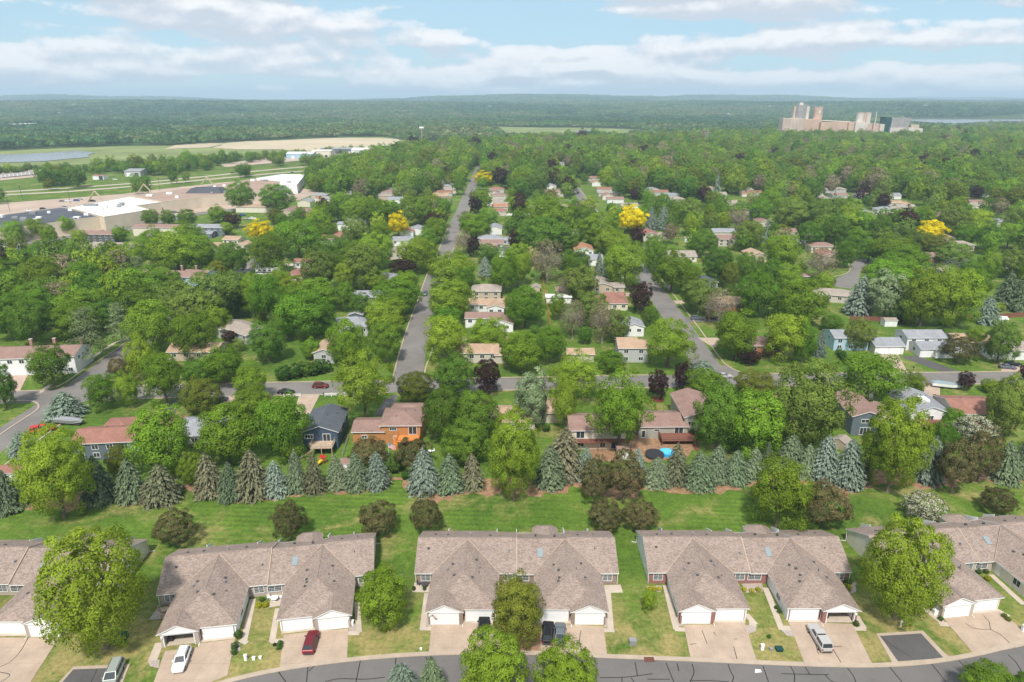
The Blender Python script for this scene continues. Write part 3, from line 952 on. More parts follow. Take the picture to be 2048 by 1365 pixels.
def trunk_mesh(name, rng, mat, limbs=6, r=0.026, top=0.72, spread=0.27):
    mb = MB()
    bend = rng.uniform(-0.015, 0.015, 2)
    mid = (bend[0], bend[1], 0.30)
    mb.tube((0, 0, -0.01), (0, 0, 0.04), r * 1.45, r * 1.05, 7, cap=False)
    mb.tube((0, 0, 0.04), mid, r * 1.05, r * 0.85, 7, cap=False)
    mb.tube(mid, (bend[0] * 2, bend[1] * 2, top), r * 0.85, r * 0.3, 6)
    for i in range(limbs):
        a = 2 * math.pi * i / limbs + rng.uniform(-0.4, 0.4)
        z = rng.uniform(0.24, 0.48)
        e = spread * rng.uniform(0.7, 1.15)
        q = (math.cos(a) * e * 0.5, math.sin(a) * e * 0.5, z + 0.13)
        e2 = (math.cos(a + 0.2) * e * 1.25, math.sin(a + 0.2) * e * 1.25, z + 0.30)
        mb.tube((0, 0, z), q, r * 0.55, r * 0.36, 5, cap=False)
        mb.tube(q, e2, r * 0.36, r * 0.12, 5, cap=False)
        e3 = (q[0] * 1.7 + rng.uniform(-.05, .05), q[1] * 1.7 + rng.uniform(-.05, .05), q[2] + 0.06)
        mb.tube(q, e3, r * 0.26, r * 0.08, 4, cap=False)
    return mb.mesh(name, mat, True)


def make_broad(code, seed, n_clump=78, per=105, leaf=0.0145, **kw):
    rng = np.random.default_rng(seed)
    kw2 = dict(kw)
    limbs = kw2.pop('limbs', 6)
    bark = kw2.pop('bark', 'bark')
    wind = kw2.pop('wind', 0)
    tone2 = kw2.pop('tone2', None)
    core = kw2.pop('core', 0)
    pos, nrm, tone, shade = crown_points(rng, n_clump, per, **kw2)
    ncore = 0
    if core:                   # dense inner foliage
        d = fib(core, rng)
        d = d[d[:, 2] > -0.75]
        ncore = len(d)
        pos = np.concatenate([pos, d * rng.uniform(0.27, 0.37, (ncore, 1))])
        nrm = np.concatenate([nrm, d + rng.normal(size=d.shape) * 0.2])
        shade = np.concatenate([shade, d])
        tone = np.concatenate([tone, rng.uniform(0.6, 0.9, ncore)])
    pos = pos + np.array([0, 0, CZ])
    size = 1.36 * leaf * rng.uniform(0.65, 1.35, len(pos))
    if ncore:
        size[-ncore:] = 0.034 * rng.uniform(0.7, 1.3, ncore)
    if tone2 is not None:
        m = rng.random(len(pos)) < tone2[0]
        tt = np.repeat(tone[:, None], 3, 1)
        tt[m] *= np.array(tone2[1])
        tone = tt
    tang = None
    if wind:
        tang = rng.normal(size=pos.shape) * 0.35 + np.array([1.0, 0.2, 0.55]) * wind
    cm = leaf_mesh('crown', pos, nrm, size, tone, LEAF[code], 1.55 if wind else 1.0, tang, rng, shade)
    return cm, trunk_mesh('trunk', rng, M[bark], limbs)


def make_conifer(code, seed, levels=26, droop=0.5, full=1.3, per=18, leaf=0.027):
    """spruce of unit height and unit skirt width: whorls of drooping boughs"""
    rng = np.random.default_rng(seed)
    P, N, T, Z, S = [], [], [], [], []
    for i in range(levels):
        f = i / (levels - 1)
        z = 0.05 + 0.93 * f ** 0.92
        R0 = 0.53 * (1 - f) ** 0.60 * (1.0 if f > 0.10 else 0.90) + 0.018
        nb = max(5, int((19 - 12 * f) * full))
        a0 = rng.uniform(0, 6.28)
        for k in range(nb):
            a = a0 + 6.283 * k / nb + rng.uniform(-0.16, 0.16)
            L = R0 * rng.uniform(0.74, 1.12)
            zz = z + rng.uniform(-0.018, 0.018)
            tone = rng.uniform(0.72, 1.22)
            n = max(4, int(per * (0.4 + L * 1.6)))
            t = np.linspace(0.22, 1.0, n) + rng.uniform(-0.04, 0.04, n)
            side = rng.uniform(-1, 1, n) * (0.075 * (1.15 - t * 0.75)) * (0.5 + L * 1.6)
            rad = t * L
            x = math.cos(a) * rad - math.sin(a) * side
            y = math.sin(a) * rad + math.cos(a) * side
            h = zz - droop * 0.16 * (t ** 1.6) * (L / 0.5) + 0.02 * t + rng.uniform(-0.006, 0.006, n)
            P.append(np.stack([x, y, h], 1))
            o = np.stack([np.full(n, math.cos(a)) * 0.55, np.full(n, math.sin(a)) * 0.55, np.full(n, 0.85)], 1)
            N.append(o + rng.normal(size=(n, 3)) * 0.3)
            tg = np.stack([np.full(n, math.cos(a)), np.full(n, math.sin(a)), np.full(n, -0.5)], 1)
            T.append(tg + rng.normal(size=(n, 3)) * 0.35)
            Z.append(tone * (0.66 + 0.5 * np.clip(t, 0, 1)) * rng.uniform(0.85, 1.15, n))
            S.append(leaf * (0.75 + 0.35 * (1 - f)) * rng.uniform(0.7, 1.3, n))
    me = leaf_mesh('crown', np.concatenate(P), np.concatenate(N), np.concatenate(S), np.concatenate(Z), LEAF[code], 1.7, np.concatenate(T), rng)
    tr = MB().tube((0, 0, -0.005), (0, 0, 0.95), 0.022, 0.004, 6).mesh('trunk', M['bark'], True)
    return me, tr


def make_pine(code, seed):
    """old pine: flat irregular tiers of boughs"""
    rng = np.random.default_rng(seed)
    P, N, Z = [], [], []
    for i in range(46):
        f = i / 45
        a = i * 2.4 + rng.uniform(-0.4, 0.4)
        r = 0.44 * (1 - 0.72 * f) * rng.uniform(0.55, 1.1)
        c = np.array([math.cos(a) * r, math.sin(a) * r, 0.18 + 0.98 * f + rng.uniform(-0.03, 0.03)])
        n = 95
        d = rng.normal(size=(n, 3)) * np.array([0.085, 0.085, 0.024])
        P.append(c + d)
        N.append(rng.normal(size=(n, 3)) * 0.5 + np.array([math.cos(a) * 0.4, math.sin(a) * 0.4, 0.9]))
        Z.append(rng.uniform(0.8, 1.2) * rng.uniform(0.75, 1.25, n))
    p = np.concatenate(P)
    me = leaf_mesh('crown', p, np.concatenate(N), 0.0165 * rng.uniform(0.7, 1.3, len(p)), np.concatenate(Z), LEAF[code], 1.5, None, rng)
    return me, trunk_mesh('trunk', rng, M['bark'], 8, 0.024, 1.08, 0.22)


def make_thin(code, seed, per=38):
    """late-leafing tree: many bare twigs, thin foliage"""
    cm, tm = make_broad(code, seed, 84, per, 0.0125, fill=0.35, spread=0.8, bark='bark_pale', limbs=9)
    rng = np.random.default_rng(seed + 5)
    mb = MB()
    for i in range(150):
        d = rng.normal(size=3)
        d[2] = abs(d[2]) * 0.9 - 0.25
        d /= np.linalg.norm(d)
        e = np.array([0, 0, CZ]) + d * rng.uniform(0.36, 0.5)
        s = np.array([0, 0, 0.42]) + (e - np.array([0, 0, 0.42])) * rng.uniform(0.25, 0.5)
        m = (s + e) / 2 + rng.normal(size=3) * 0.02
        mb.tube(s, m, 0.0045, 0.0032, 3, cap=False)
        mb.tube(m, e, 0.0032, 0.001, 3, cap=False)
    i0 = len(tm.vertices)
    v = [tuple(q.co) for q in tm.vertices] + mb.v
    f = [tuple(p.vertices) for p in tm.polygons] + [tuple(i0 + k for k in q) for q in mb.f]
    me = bpy.data.meshes.new('trunk')
    me.from_pydata(v, [], f)
    me.materials.append(M['bark_pale'])
    me.update()
    return cm, me


TREE = {}


def tree_bank():
    T = TREE
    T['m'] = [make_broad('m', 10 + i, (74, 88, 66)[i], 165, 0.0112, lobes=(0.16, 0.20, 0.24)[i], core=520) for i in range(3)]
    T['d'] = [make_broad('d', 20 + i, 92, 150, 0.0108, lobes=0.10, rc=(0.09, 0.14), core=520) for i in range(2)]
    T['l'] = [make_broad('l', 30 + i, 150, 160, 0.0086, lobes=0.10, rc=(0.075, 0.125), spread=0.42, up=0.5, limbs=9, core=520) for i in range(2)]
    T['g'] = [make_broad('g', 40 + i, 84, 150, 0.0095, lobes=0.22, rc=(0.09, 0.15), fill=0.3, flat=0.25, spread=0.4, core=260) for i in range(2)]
    T['f'] = [make_broad('f', 50 + i, 90, 130, 0.0098, lobes=0.2, rc=(0.085, 0.15), spread=0.45, wind=0.6, core=260) for i in range(2)]
    T['w'] = [make_broad('w', 60 + i, 80, 130, 0.0105, lobes=0.22, rc=(0.09, 0.15), spread=0.5, wind=1.0, bark='bark_pale', core=260) for i in range(2)]
    T['o'] = [make_broad('o', 70 + i, 110, 150, 0.0095, lobes=0.10, rc=(0.085, 0.13), core=520) for i in range(1)]
    T['y'] = [make_broad('y', 80 + i, 60, 110, 0.0150, lobes=0.22, rc=(0.10, 0.16), fill=0.2, flat=0.3, core=260) for i in range(2)]
    T['r'] = [make_broad('r', 90 + i, 84, 130, 0.0115, lobes=0.10, rc=(0.09, 0.13), core=520) for i in range(2)]
    T['b'] = [make_broad('b', 100 + i, 120, 120, 0.0105, lobes=0.18, rc=(0.075, 0.13), spread=0.5, zmin=-0.75, flat=0.3, limbs=9, tone2=(0.4, (0.62, 0.86, 0.8))) for i in range(2)]
    T['t'] = [make_thin('t', 110 + i) for i in range(2)]
    T['c'] = [make_broad('c', 120, 70, 90, 0.0140, lobes=0.15, rc=(0.09, 0.14), spread=0.8, tone2=(0.42, (0.22, 0.32, 0.14)))]
    T['e'] = [make_broad('e', 125, 60, 90, 0.0160, lobes=0.15, tone2=(0.35, (0.4, 0.55, 0.3)))]
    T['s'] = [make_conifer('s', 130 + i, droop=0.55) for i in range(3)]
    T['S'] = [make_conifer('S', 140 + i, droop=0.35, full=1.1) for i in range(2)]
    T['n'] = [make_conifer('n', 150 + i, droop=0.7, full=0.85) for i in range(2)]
    T['p'] = [make_pine('p', 160 + i) for i in range(2)]
    T['k'] = [make_broad('k', 170, 60, 80, 0.020, lobes=0.08, rc=(0.10, 0.15))]
    T['v'] = [make_broad('v', 175, 50, 70, 0.022, lobes=0.14, rc=(0.10, 0.16))]


tree_bank()

LOOK = {'m': 'round green shade tree', 'd': 'dense dark green maple', 'l': 'yellow-green budding maple', 'g': 'lime green spreading locust', 'f': 'grey-green feathery ash',
        'w': 'silvery windblown maple', 'o': 'olive green round maple', 'y': 'golden yellow locust', 'r': 'dark maroon maple', 'b': 'bronze spreading crabapple',
        't': 'pale thin-leaved tree', 'c': 'white blossoming crabapple', 'e': 'cream-coloured flowering tree', 's': 'green spruce', 'S': 'silvery blue spruce', 'n': 'brownish olive spruce', 'p': 'dark layered pine'}
NAME = {'m': 'shade_tree', 'd': 'maple_tree', 'l': 'maple_tree', 'g': 'locust_tree', 'f': 'ash_tree', 'w': 'silver_maple_tree', 'o': 'maple_tree', 'y': 'golden_locust_tree', 'r': 'red_maple_tree',
        'b': 'crabapple_tree', 't': 'thin_leaved_tree', 'c': 'blossom_tree', 'e': 'blossom_tree', 's': 'spruce_tree', 'S': 'blue_spruce_tree', 'n': 'spruce_tree', 'p': 'pine_tree'}
ALL_TREES = []   # (object, code, x, y, diameter, height)


def plant(code, loc, D, kz, rz=None):
    bank = TREE[code]
    i = len(ALL_TREES)
    cm, tm = bank[(i * 7 + int(loc.x)) % len(bank)]
    root = empty(NAME[code], loc, random.uniform(0, 6.28) if rz is None else rz, (D, D, D * kz))
    put('crown', cm, root)
    put('trunk', tm, root)
    ALL_TREES.append((root, code, loc.x, loc.y, D, D * kz * (1.0 if code in 'sSn' else 1.12)))
    return root


def tree(code, cx, cy, wpx, hpx, cz=None):
    """a broad tree from the crown's middle, width and height in the photo"""
    cz = CZ if cz is None else cz
    u, dy, dz = depth_terms(cx, cy)
    ph = math.atan2(dz, dy)
    q = (hpx / wpx) ** 2 - math.sin(ph) ** 2
    k = math.sqrt(max(q, 0.2)) / math.cos(ph)
    k = min(max(k, 0.55), 1.75)
    fw = CAM_H / (dz + cz * k * wpx / FOC)          # depth along the view
    hc = CAM_H - fw * dz
    D = wpx * fw / FOC
    return plant(code, Vector((u * fw, dy * fw, 0)), D, k)


def spruce(code, x0, x1, ytop, ybot):
    """a conifer from its skirt's edges, tip row and foot row in the photo"""
    xc, wpx = (x0 + x1) / 2, x1 - x0
    u, dy, dz = depth_terms(xc, ybot)
    ph = math.atan2(dz, dy)
    base = at(xc, ybot - wpx * 0.5 * math.sin(ph) * 0.8)
    fw = base.y * math.cos(TH) + CAM_H * math.sin(TH)
    D = wpx * fw / FOC
    lo, hi = 0.5, 40.0
    for _ in range(30):
        m = (lo + hi) / 2
        if pix(base.x, base.y, m)[1] > ytop:
            lo = m
        else:
            hi = m
    D *= 1.22
    o = plant(code, base, D, lo / D * (0.94 if base.y < 160 else 1.0))
    o.rotation_euler[0] = random.uniform(-0.035, 0.035)
    o.rotation_euler[1] = random.uniform(-0.035, 0.035)
    return o


# crowns as they stand in the photo: kind, middle x, middle y, width, height
CROWNS = """
l 183 1178 192 222|b 347 1056 85 72|m 763 1194 114 110|b 577 1042 72 72|b 755 1037 82 68|b 852 1032 65 74|o 1034 1222 113 130
l 988 1340 136 150|l 1130 1362 132 150|m 1975 1368 100 92|m 2050 1372 60 60|b 1212 1032 76 64|b 1282 1030 74 64|m 1298 1201 32 40
l 1812 1138 156 184|b 1650 1010 108 90|m 1562 984 127 132|c 1847 1011 82 53|b 1997 1001 70 54
l 106 945 140 164|m 200 782 64 68|m 255 778 50 62|m 325 755 86 98|o 403 792 80 72|m 97 730 84 78|d 0 772 58 78|b 238 735 48 40|m 280 716 66 76
m 445 728 90 72|d 400 742 80 50|m 500 766 72 70|m 318 880 128 126|o 238 925 54 66|m 452 868 128 116|m 562 850 118 118|l 384 936 58 60|m 500 806 92 56
g 725 767 124 126|d 887 828 86 102|d 908 752 84 78|o 830 774 80 60|r 975 752 54 68|d 951 830 98 96|d 930 886 100 88|b 738 904 84 48|b 826 908 78 62|k 790 940 42 42
l 1028 906 104 160|w 1064 796 76 104|g 1150 752 116 86|g 1240 820 128 154|g 1130 808 62 100|r 1317 768 43 54|r 1366 752 38 54|m 1411 766 92 58|d 1440 832 104 124|m 1510 850 124 132
b 1192 960 74 84|b 1250 952 86 96|o 1512 768 84 46|f 1618 812 150 160|m 1742 755 136 102|m 1828 764 46 37|r 1932 761 34 34|r 2050 745 24 30|l 1985 772 42 24|f 2018 812 84 110
l 1795 886 124 172|d 1880 884 52 112|c 1952 858 84 52|b 1915 932 80 98|b 1968 910 76 94|m 1542 858 66 100|m 1910 838 52 42
d 20 570 52 56|d 28 538 60 42|m 82 556 86 76|m 116 540 60 46|m 166 556 76 62|m 212 572 70 46|m 288 566 100 62|m 332 563 60 50|m 275 598 92 56|p 222 600 60 48
m 162 612 110 72|m 82 612 96 66|d 15 632 80 82|d 62 642 80 84|m 150 640 100 70|p 172 668 76 92|p 238 645 56 70
m 350 500 112 76|m 312 488 70 60|m 400 505 72 70|d 462 517 66 60|m 262 512 60 52|d 220 502 36 36|p 212 532 60 48|p 275 535 40 40|m 380 468 62 42|o 437 540 40 36
f 425 590 122 92|f 350 604 112 82|f 388 618 110 78|f 472 584 82 72|m 502 590 62 76|m 300 652 96 96|m 385 668 96 82|r 458 673 30 23
m 25 462 46 38|m 68 456 45 35|m 97 468 36 33|m 130 450 36 30|d 300 435 36 29|d 335 435 32 26|d 373 436 38 32|m 240 468 32 28|m 158 475 36 30|m 435 428 42 30|r 464 440 36 28|m 453 457 28 24|d 80 512 62 42|d 120 517 40 26
d 481 391 60 50|d 552 395 72 48|o 552 432 36 28|d 562 441 27 26|d 600 425 24 20|m 681 425 40 30
y 520 461 58 36|y 796 449 52 43|m 595 475 106 70|m 535 505 82 72|m 638 442 56 56|d 660 495 70 46|f 712 465 62 56|l 718 420 60 46|m 752 424 70 50|m 760 467 46 46|l 750 500 76 62|f 728 532 86 82
f 637 540 76 72|l 692 552 46 56|m 845 420 56 46|d 887 415 26 30|r 870 440 46 30|m 872 460 56 46|d 857 482 42 46|m 832 508 86 62|r 805 535 56 36|m 812 566 60 46|l 752 562 56 40
m 794 590 100 66|m 772 620 90 54|m 770 642 84 60|d 770 682 68 72|m 692 682 82 82|m 622 697 43 39|m 607 625 116 92|d 650 638 48 62|m 632 588 96 62|l 587 576 72 48|m 535 595 72 92|d 690 592 46 52|d 534 682 76 72
m 905 540 106 66|m 900 597 100 76|m 895 634 66 42|m 890 675 96 86|m 975 668 88 62|d 975 507 46 36|r 947 493 29 36|t 927 483 40 42|m 952 452 76 46|m 978 432 46 30|r 950 410 28 30|m 1008 540 62 80|m 1035 528 62 74
m 1100 430 116 70|d 1085 468 110 62|r 1030 480 26 40|e 1064 512 32 34|t 1095 520 70 76|m 1148 526 76 52|f 1162 566 76 60|t 1138 572 50 46|l 1198 458 82 62|m 1225 482 72 46|m 1250 526 92 86
y 1265 438 58 49|r 1275 472 32 36|d 1310 507 52 66|m 1345 542 84 72|d 1408 485 56 50|l 1387 445 40 40|f 1375 420 60 40|l 1420 432 26 46|l 1445 442 33 33|t 1475 437 50 40|f 1498 470 62 52
d 1437 530 64 62|d 1492 535 46 56|o 1460 550 36 46|f 1400 590 84 62|t 1440 612 70 66|m 1520 585 92 82|r 1282 594 49 56|g 1340 685 114 90|d 1300 632 36 36
m 1472 668 92 88|m 1572 672 96 88|r 1500 712 46 32|f 1182 616 76 62|t 1146 636 60 70|t 1206 642 60 76|f 1232 650 60 60|m 1115 612 36 46|m 1050 612 82 76|m 1100 687 64 68|m 1042 702 92 76|d 1170 670 28 32|m 1222 722 62 42
m 1565 506 76 72|m 1562 478 60 36|t 1642 526 70 56|m 1690 505 46 52|m 1715 475 50 36|d 1762 460 52 52|m 1790 500 100 56|m 1812 518 90 48|y 1863 463 60 39|d 1668 462 52 52|o 1565 462 36 26
f 1585 430 86 56|f 1650 430 86 60|m 1692 440 48 48|f 1908 440 62 52|m 1958 442 52 42|f 1906 510 76 46|o 1873 488 66 26|f 1836 478 40 32|m 1976 532 46 62|f 2025 526 62 52
w 1775 588 86 82|m 1790 546 110 38|m 1852 592 102 104|m 1912 592 110 108|m 1952 562 60 52|f 1812 618 60 50|m 1648 567 46 42|m 1600 604 112 88|m 1610 682 50 76|f 1718 668 58 56
b 1920 698 76 52|m 1950 676 36 46|f 2005 682 70 76|d 1665 646 46 30
m 60 590 66 50|m 120 590 70 50|d 210 625 60 50|d 260 560 60 42|m 430 640 60 54|m 560 560 54 44|m 570 640 50 60|d 720 612 50 48|m 860 520 50 40|m 930 560 44 50|d 1130 480 60 40|d 1170 440 60 44
m 1380 560 50 52|d 1545 545 50 48|m 1580 555 60 50|d 1620 470 56 46|m 1725 445 50 44|d 1740 500 50 40|m 1840 435 60 44|d 1800 440 60 42|m 2020 470 60 46|d 1980 475 56 44|m 1930 470 50 36|f 2030 440 50 44|d 1940 545 50 44|m 1520 420 56 44|m 1540 400 50 40
y 1281 295 24 13|y 1557 313 12 8|y 1652 292 15 9|y 1767 300 17 11|y 967 357 44 22|e 1503 396 20 26|r 1370 378 30 32|r 1953 385 27 25|m 655 460 40 34|d 590 440 34 30|m 700 500 50 40|m 780 420 44 36|m 680 520 50 40
"""
CONIFERS = """
s -14 45 935 1032|s 172 228 908 1013|s 241 293 912 1009|n 290 358 926 1016|n 395 450 902 999|s 440 486 922 1006|n 475 541 894 1004|S 102 164 784 843|S 24 65 861 918
S 530 576 919 997|s 576 613 894 990|n 611 651 903 992|s 656 696 907 982|s 691 736 902 985|S 734 777 900 983|S 820 876 892 992|s 874 926 906 990|n 926 968 902 984
s 1070 1129 889 980|n 1088 1166 852 962|S 1152 1192 892 965|S 1258 1290 894 960|s 1287 1336 912 978|n 1328 1377 882 974|s 1369 1426 901 984|s 1408 1456 886 969|s 1446 1493 896 972|s 1484 1526 892 962
s 1552 1606 867 948|s 1592 1628 884 960|S 1619 1673 867 969|S 1669 1723 874 981|n 1716 1741 862 966|S 1831 1878 868 972|s 1984 2031 879 972|s 2020 2062 868 960|S 1382 1426 719 752
s 338 374 542 582|s 414 436 490 536|S 958 984 514 556|S 1188 1208 506 564|S 1201 1224 508 568|S 1289 1312 414 462|S 1312 1338 413 462|s 1936 1960 437 464|s 1880 1918 515 548|s 1908 1944 518 550
s 1988 2032 544 622|s 2018 2060 548 628|S 1690 1736 552 634|S 1952 1992 595 652|S 1626 1648 660 716|s 1520 1546 880 948|n 60 92 905 1000
"""
for row in CROWNS.replace('\n', '|').split('|'):
    f = row.split()
    if len(f) == 5 and f[0] not in 'kv':
        tree(f[0], *map(float, f[1:]))
for row in CONIFERS.replace('\n', '|').split('|'):
    f = row.split()
    if len(f) == 5:
        spruce(f[0], *map(float, f[1:]))
# spruces and trees on the near side of the curved street, rising into the picture
spruce('S', 773, 842, 1322, 1425)
spruce('s', 838, 893, 1308, 1420)


# ------------------------------------------------------------------ building parts
def slope_slab(mb, a, b, c, d, th, m=0, me=1):
    """a slab whose top is a,b,c,d (counter-clockwise from above), edges in the trim colour"""
    T = [Vector(p) for p in (a, b, c, d)]
    B = [p - Vector((0, 0, th)) for p in T]
    mb.solid(T + B, [(0, 1, 2, 3)], m)
    mb.solid(T + B, [(7, 6, 5, 4), (0, 4, 5, 1), (1, 5, 6, 2), (2, 6, 7, 3), (3, 7, 4, 0)], me)


def roof_faces(mb, x0, x1, y0, y1, z, kind, pitch, o=0.45, th=0.16, oe=0.35):
    """roof over the wall rectangle; z is the wall top. Materials: 0 shingle, 1 trim"""
    if kind == 'gx':
        ym = (y0 + y1) / 2
        zr = z + (y1 - y0) / 2 * pitch + th
        ze = z - o * pitch + th
        slope_slab(mb, (x0 - oe, y0 - o, ze), (x1 + oe, y0 - o, ze), (x1 + oe, ym, zr), (x0 - oe, ym, zr), th)
        slope_slab(mb, (x1 + oe, y1 + o, ze), (x0 - oe, y1 + o, ze), (x0 - oe, ym, zr), (x1 + oe, ym, zr), th)
    elif kind == 'gy':
        xm = (x0 + x1) / 2
        zr = z + (x1 - x0) / 2 * pitch + th
        ze = z - o * pitch + th
        slope_slab(mb, (x0 - o, y1 + oe, ze), (x0 - o, y0 - oe, ze), (xm, y0 - oe, zr), (xm, y1 + oe, zr), th)
        slope_slab(mb, (x1 + o, y0 - oe, ze), (x1 + o, y1 + oe, ze), (xm, y1 + oe, zr), (xm, y0 - oe, zr), th)
    elif kind == 'hip':
        X0, X1, Y0, Y1 = x0 - o, x1 + o, y0 - o, y1 + o
        W, D = X1 - X0, Y1 - Y0
        h = min(W, D) / 2
        ze, zr = z + 0.06, z + 0.06 + h * pitch
        if W >= D:
            r0, r1 = (X0 + h, (Y0 + Y1) / 2, zr), (X1 - h, (Y0 + Y1) / 2, zr)
        else:
            r0, r1 = ((X0 + X1) / 2, Y0 + h, zr), ((X0 + X1) / 2, Y1 - h, zr)
        A, B, C, Dd = (X0, Y0, ze), (X1, Y0, ze), (X1, Y1, ze), (X0, Y1, ze)
        if W >= D:
            fs = [(A, B, r1, r0), (B, C, r1), (C, Dd, r0, r1), (Dd, A, r0)]
        else:
            fs = [(A, B, r0), (B, C, r1, r0), (C, Dd, r1), (Dd, A, r0, r1)]
        for f in fs:
            mb.poly(f, 0)
        lo = [(p[0], p[1], ze - th) for p in (A, B, C, Dd)]
        hi = [A, B, C, Dd]
        for i in range(4):
            j = (i + 1) % 4
            mb.poly([lo[i], lo[j], hi[j], hi[i]], 1)
        mb.poly(lo[::-1], 1)


def wall_faces(mb, x0, x1, y0, y1, z, kind, pitch, m=0, z0=-0.05):
    if kind == 'gx':
        ym, zr = (y0 + y1) / 2, z + (y1 - y0) / 2 * pitch
        sec = [(y0, z0), (y1, z0), (y1, z), (ym, zr), (y0, z)]
        vs = [(x0, a, b) for a, b in sec] + [(x1, a, b) for a, b in sec]
    elif kind == 'gy':
        xm, zr = (x0 + x1) / 2, z + (x1 - x0) / 2 * pitch
        sec = [(x0, z0), (x1, z0), (x1, z), (xm, zr), (x0, z)]
        vs = [(a, y1, b) for a, b in sec] + [(a, y0, b) for a, b in sec]
    else:
        mb.box(x0, x1, y0, y1, z0, z, m)
        return
    mb.solid(vs, [(4, 3, 2, 1, 0), (5, 6, 7, 8, 9), (0, 1, 6, 5), (1, 2, 7, 6), (2, 3, 8, 7), (3, 4, 9, 8), (4, 0, 5, 9)], m)


_wm = {}


def window_mesh(w, h, mull=1, trim='trim', grid=False):
    k = (round(w, 2), round(h, 2), mull, trim, grid)
    if k not in _wm:
        fr, d = 0.09, 0.06
        mb = MB()
        for a in ((-w / 2 - fr, -w / 2, -h / 2 - fr, h / 2 + fr), (w / 2, w / 2 + fr, -h / 2 - fr, h / 2 + fr), (-w / 2, w / 2, h / 2, h / 2 + fr), (-w / 2, w / 2, -h / 2 - fr, -h / 2)):
            mb.box(a[0], a[1], -d, 0.02, a[2], a[3])
        for i in range(mull):
            x = -w / 2 + w * (i + 1) / (mull + 1)
            mb.box(x - 0.035, x + 0.035, -d + 0.01, 0.02, -h / 2, h / 2)
        if grid:
            for i in range(1, 4 * (mull + 1)):
                x = -w / 2 + w * i / (4 * (mull + 1))
                mb.box(x - 0.012, x + 0.012, -0.035, 0.0, -h / 2, h / 2)
            for i in (1, 2, 3):
                z = -h / 2 + h * i / 4
                mb.box(-w / 2, w / 2, -0.034, 0.0, z - 0.012, z + 0.012)
        f = mb.mesh('window', M[trim])
        p = MB().box(-w / 2, w / 2, -0.022, 0.01, -h / 2, h / 2).mesh('pane', M['glass'])
        _wm[k] = (f, p)
    return _wm[k]


def window(root, x, y, z, w=1.2, h=1.1, side='f', mull=1, trim='trim', grid=False, pane=True):
    f, p = window_mesh(w, h, mull, trim, grid)
    rz = {'f': 0, 'r': math.pi / 2, 'l': -math.pi / 2, 'b': math.pi}[side]
    o = put('window', f, root, (x, y, z), rz)
    if pane:
        put('pane', p, o)
    return o


_dm = {}


def garage_door(root, x, y, w, h=2.1, side='f'):
    k = (round(w, 2), round(h, 2))
    if k not in _dm:
        mb = MB()
        n = 4
        for i in range(n):
            mb.box(-w / 2, w / 2, -0.05, 0.02, h * i / n + (0.02 if i else 0), h * (i + 1) / n)
        mb.box(-w / 2 + 0.01, w / 2 - 0.01, -0.036, 0.01, 0.0, h - 0.01)
        fr = MB().box(-w / 2 - 0.14, -w / 2, -0.07, 0.02, 0, h + 0.14).box(w / 2, w / 2 + 0.14, -0.07, 0.02, 0, h + 0.14).box(-w / 2, w / 2, -0.068, 0.02, h, h + 0.14)
        _dm[k] = (mb.mesh('garage_door', M['door_white']), fr.mesh('frame', M['trim']))
    rz = {'f': 0, 'r': math.pi / 2, 'l': -math.pi / 2}[side]
    o = put('garage_door', _dm[k][0], root, (x, y, 0), rz)
    put('frame', _dm[k][1], o)
    return o


VENT = MB().tube((0, 0, -0.1), (0, 0, 0.45), 0.06, n=6).mesh('vent_pipe', M['dark_metal'])
VENTB = MB().tube((0, 0, -0.1), (0, 0, 0.55), 0.11, n=8).tube((0, 0, 0.55), (0, 0, 0.72), 0.2, 0.12, 8).mesh('flue', M['metal'])
VENTC = MB().box(-0.2, 0.2, -0.17, 0.17, -0.1, 0.16).mesh('roof_vent', M['dark_metal'])


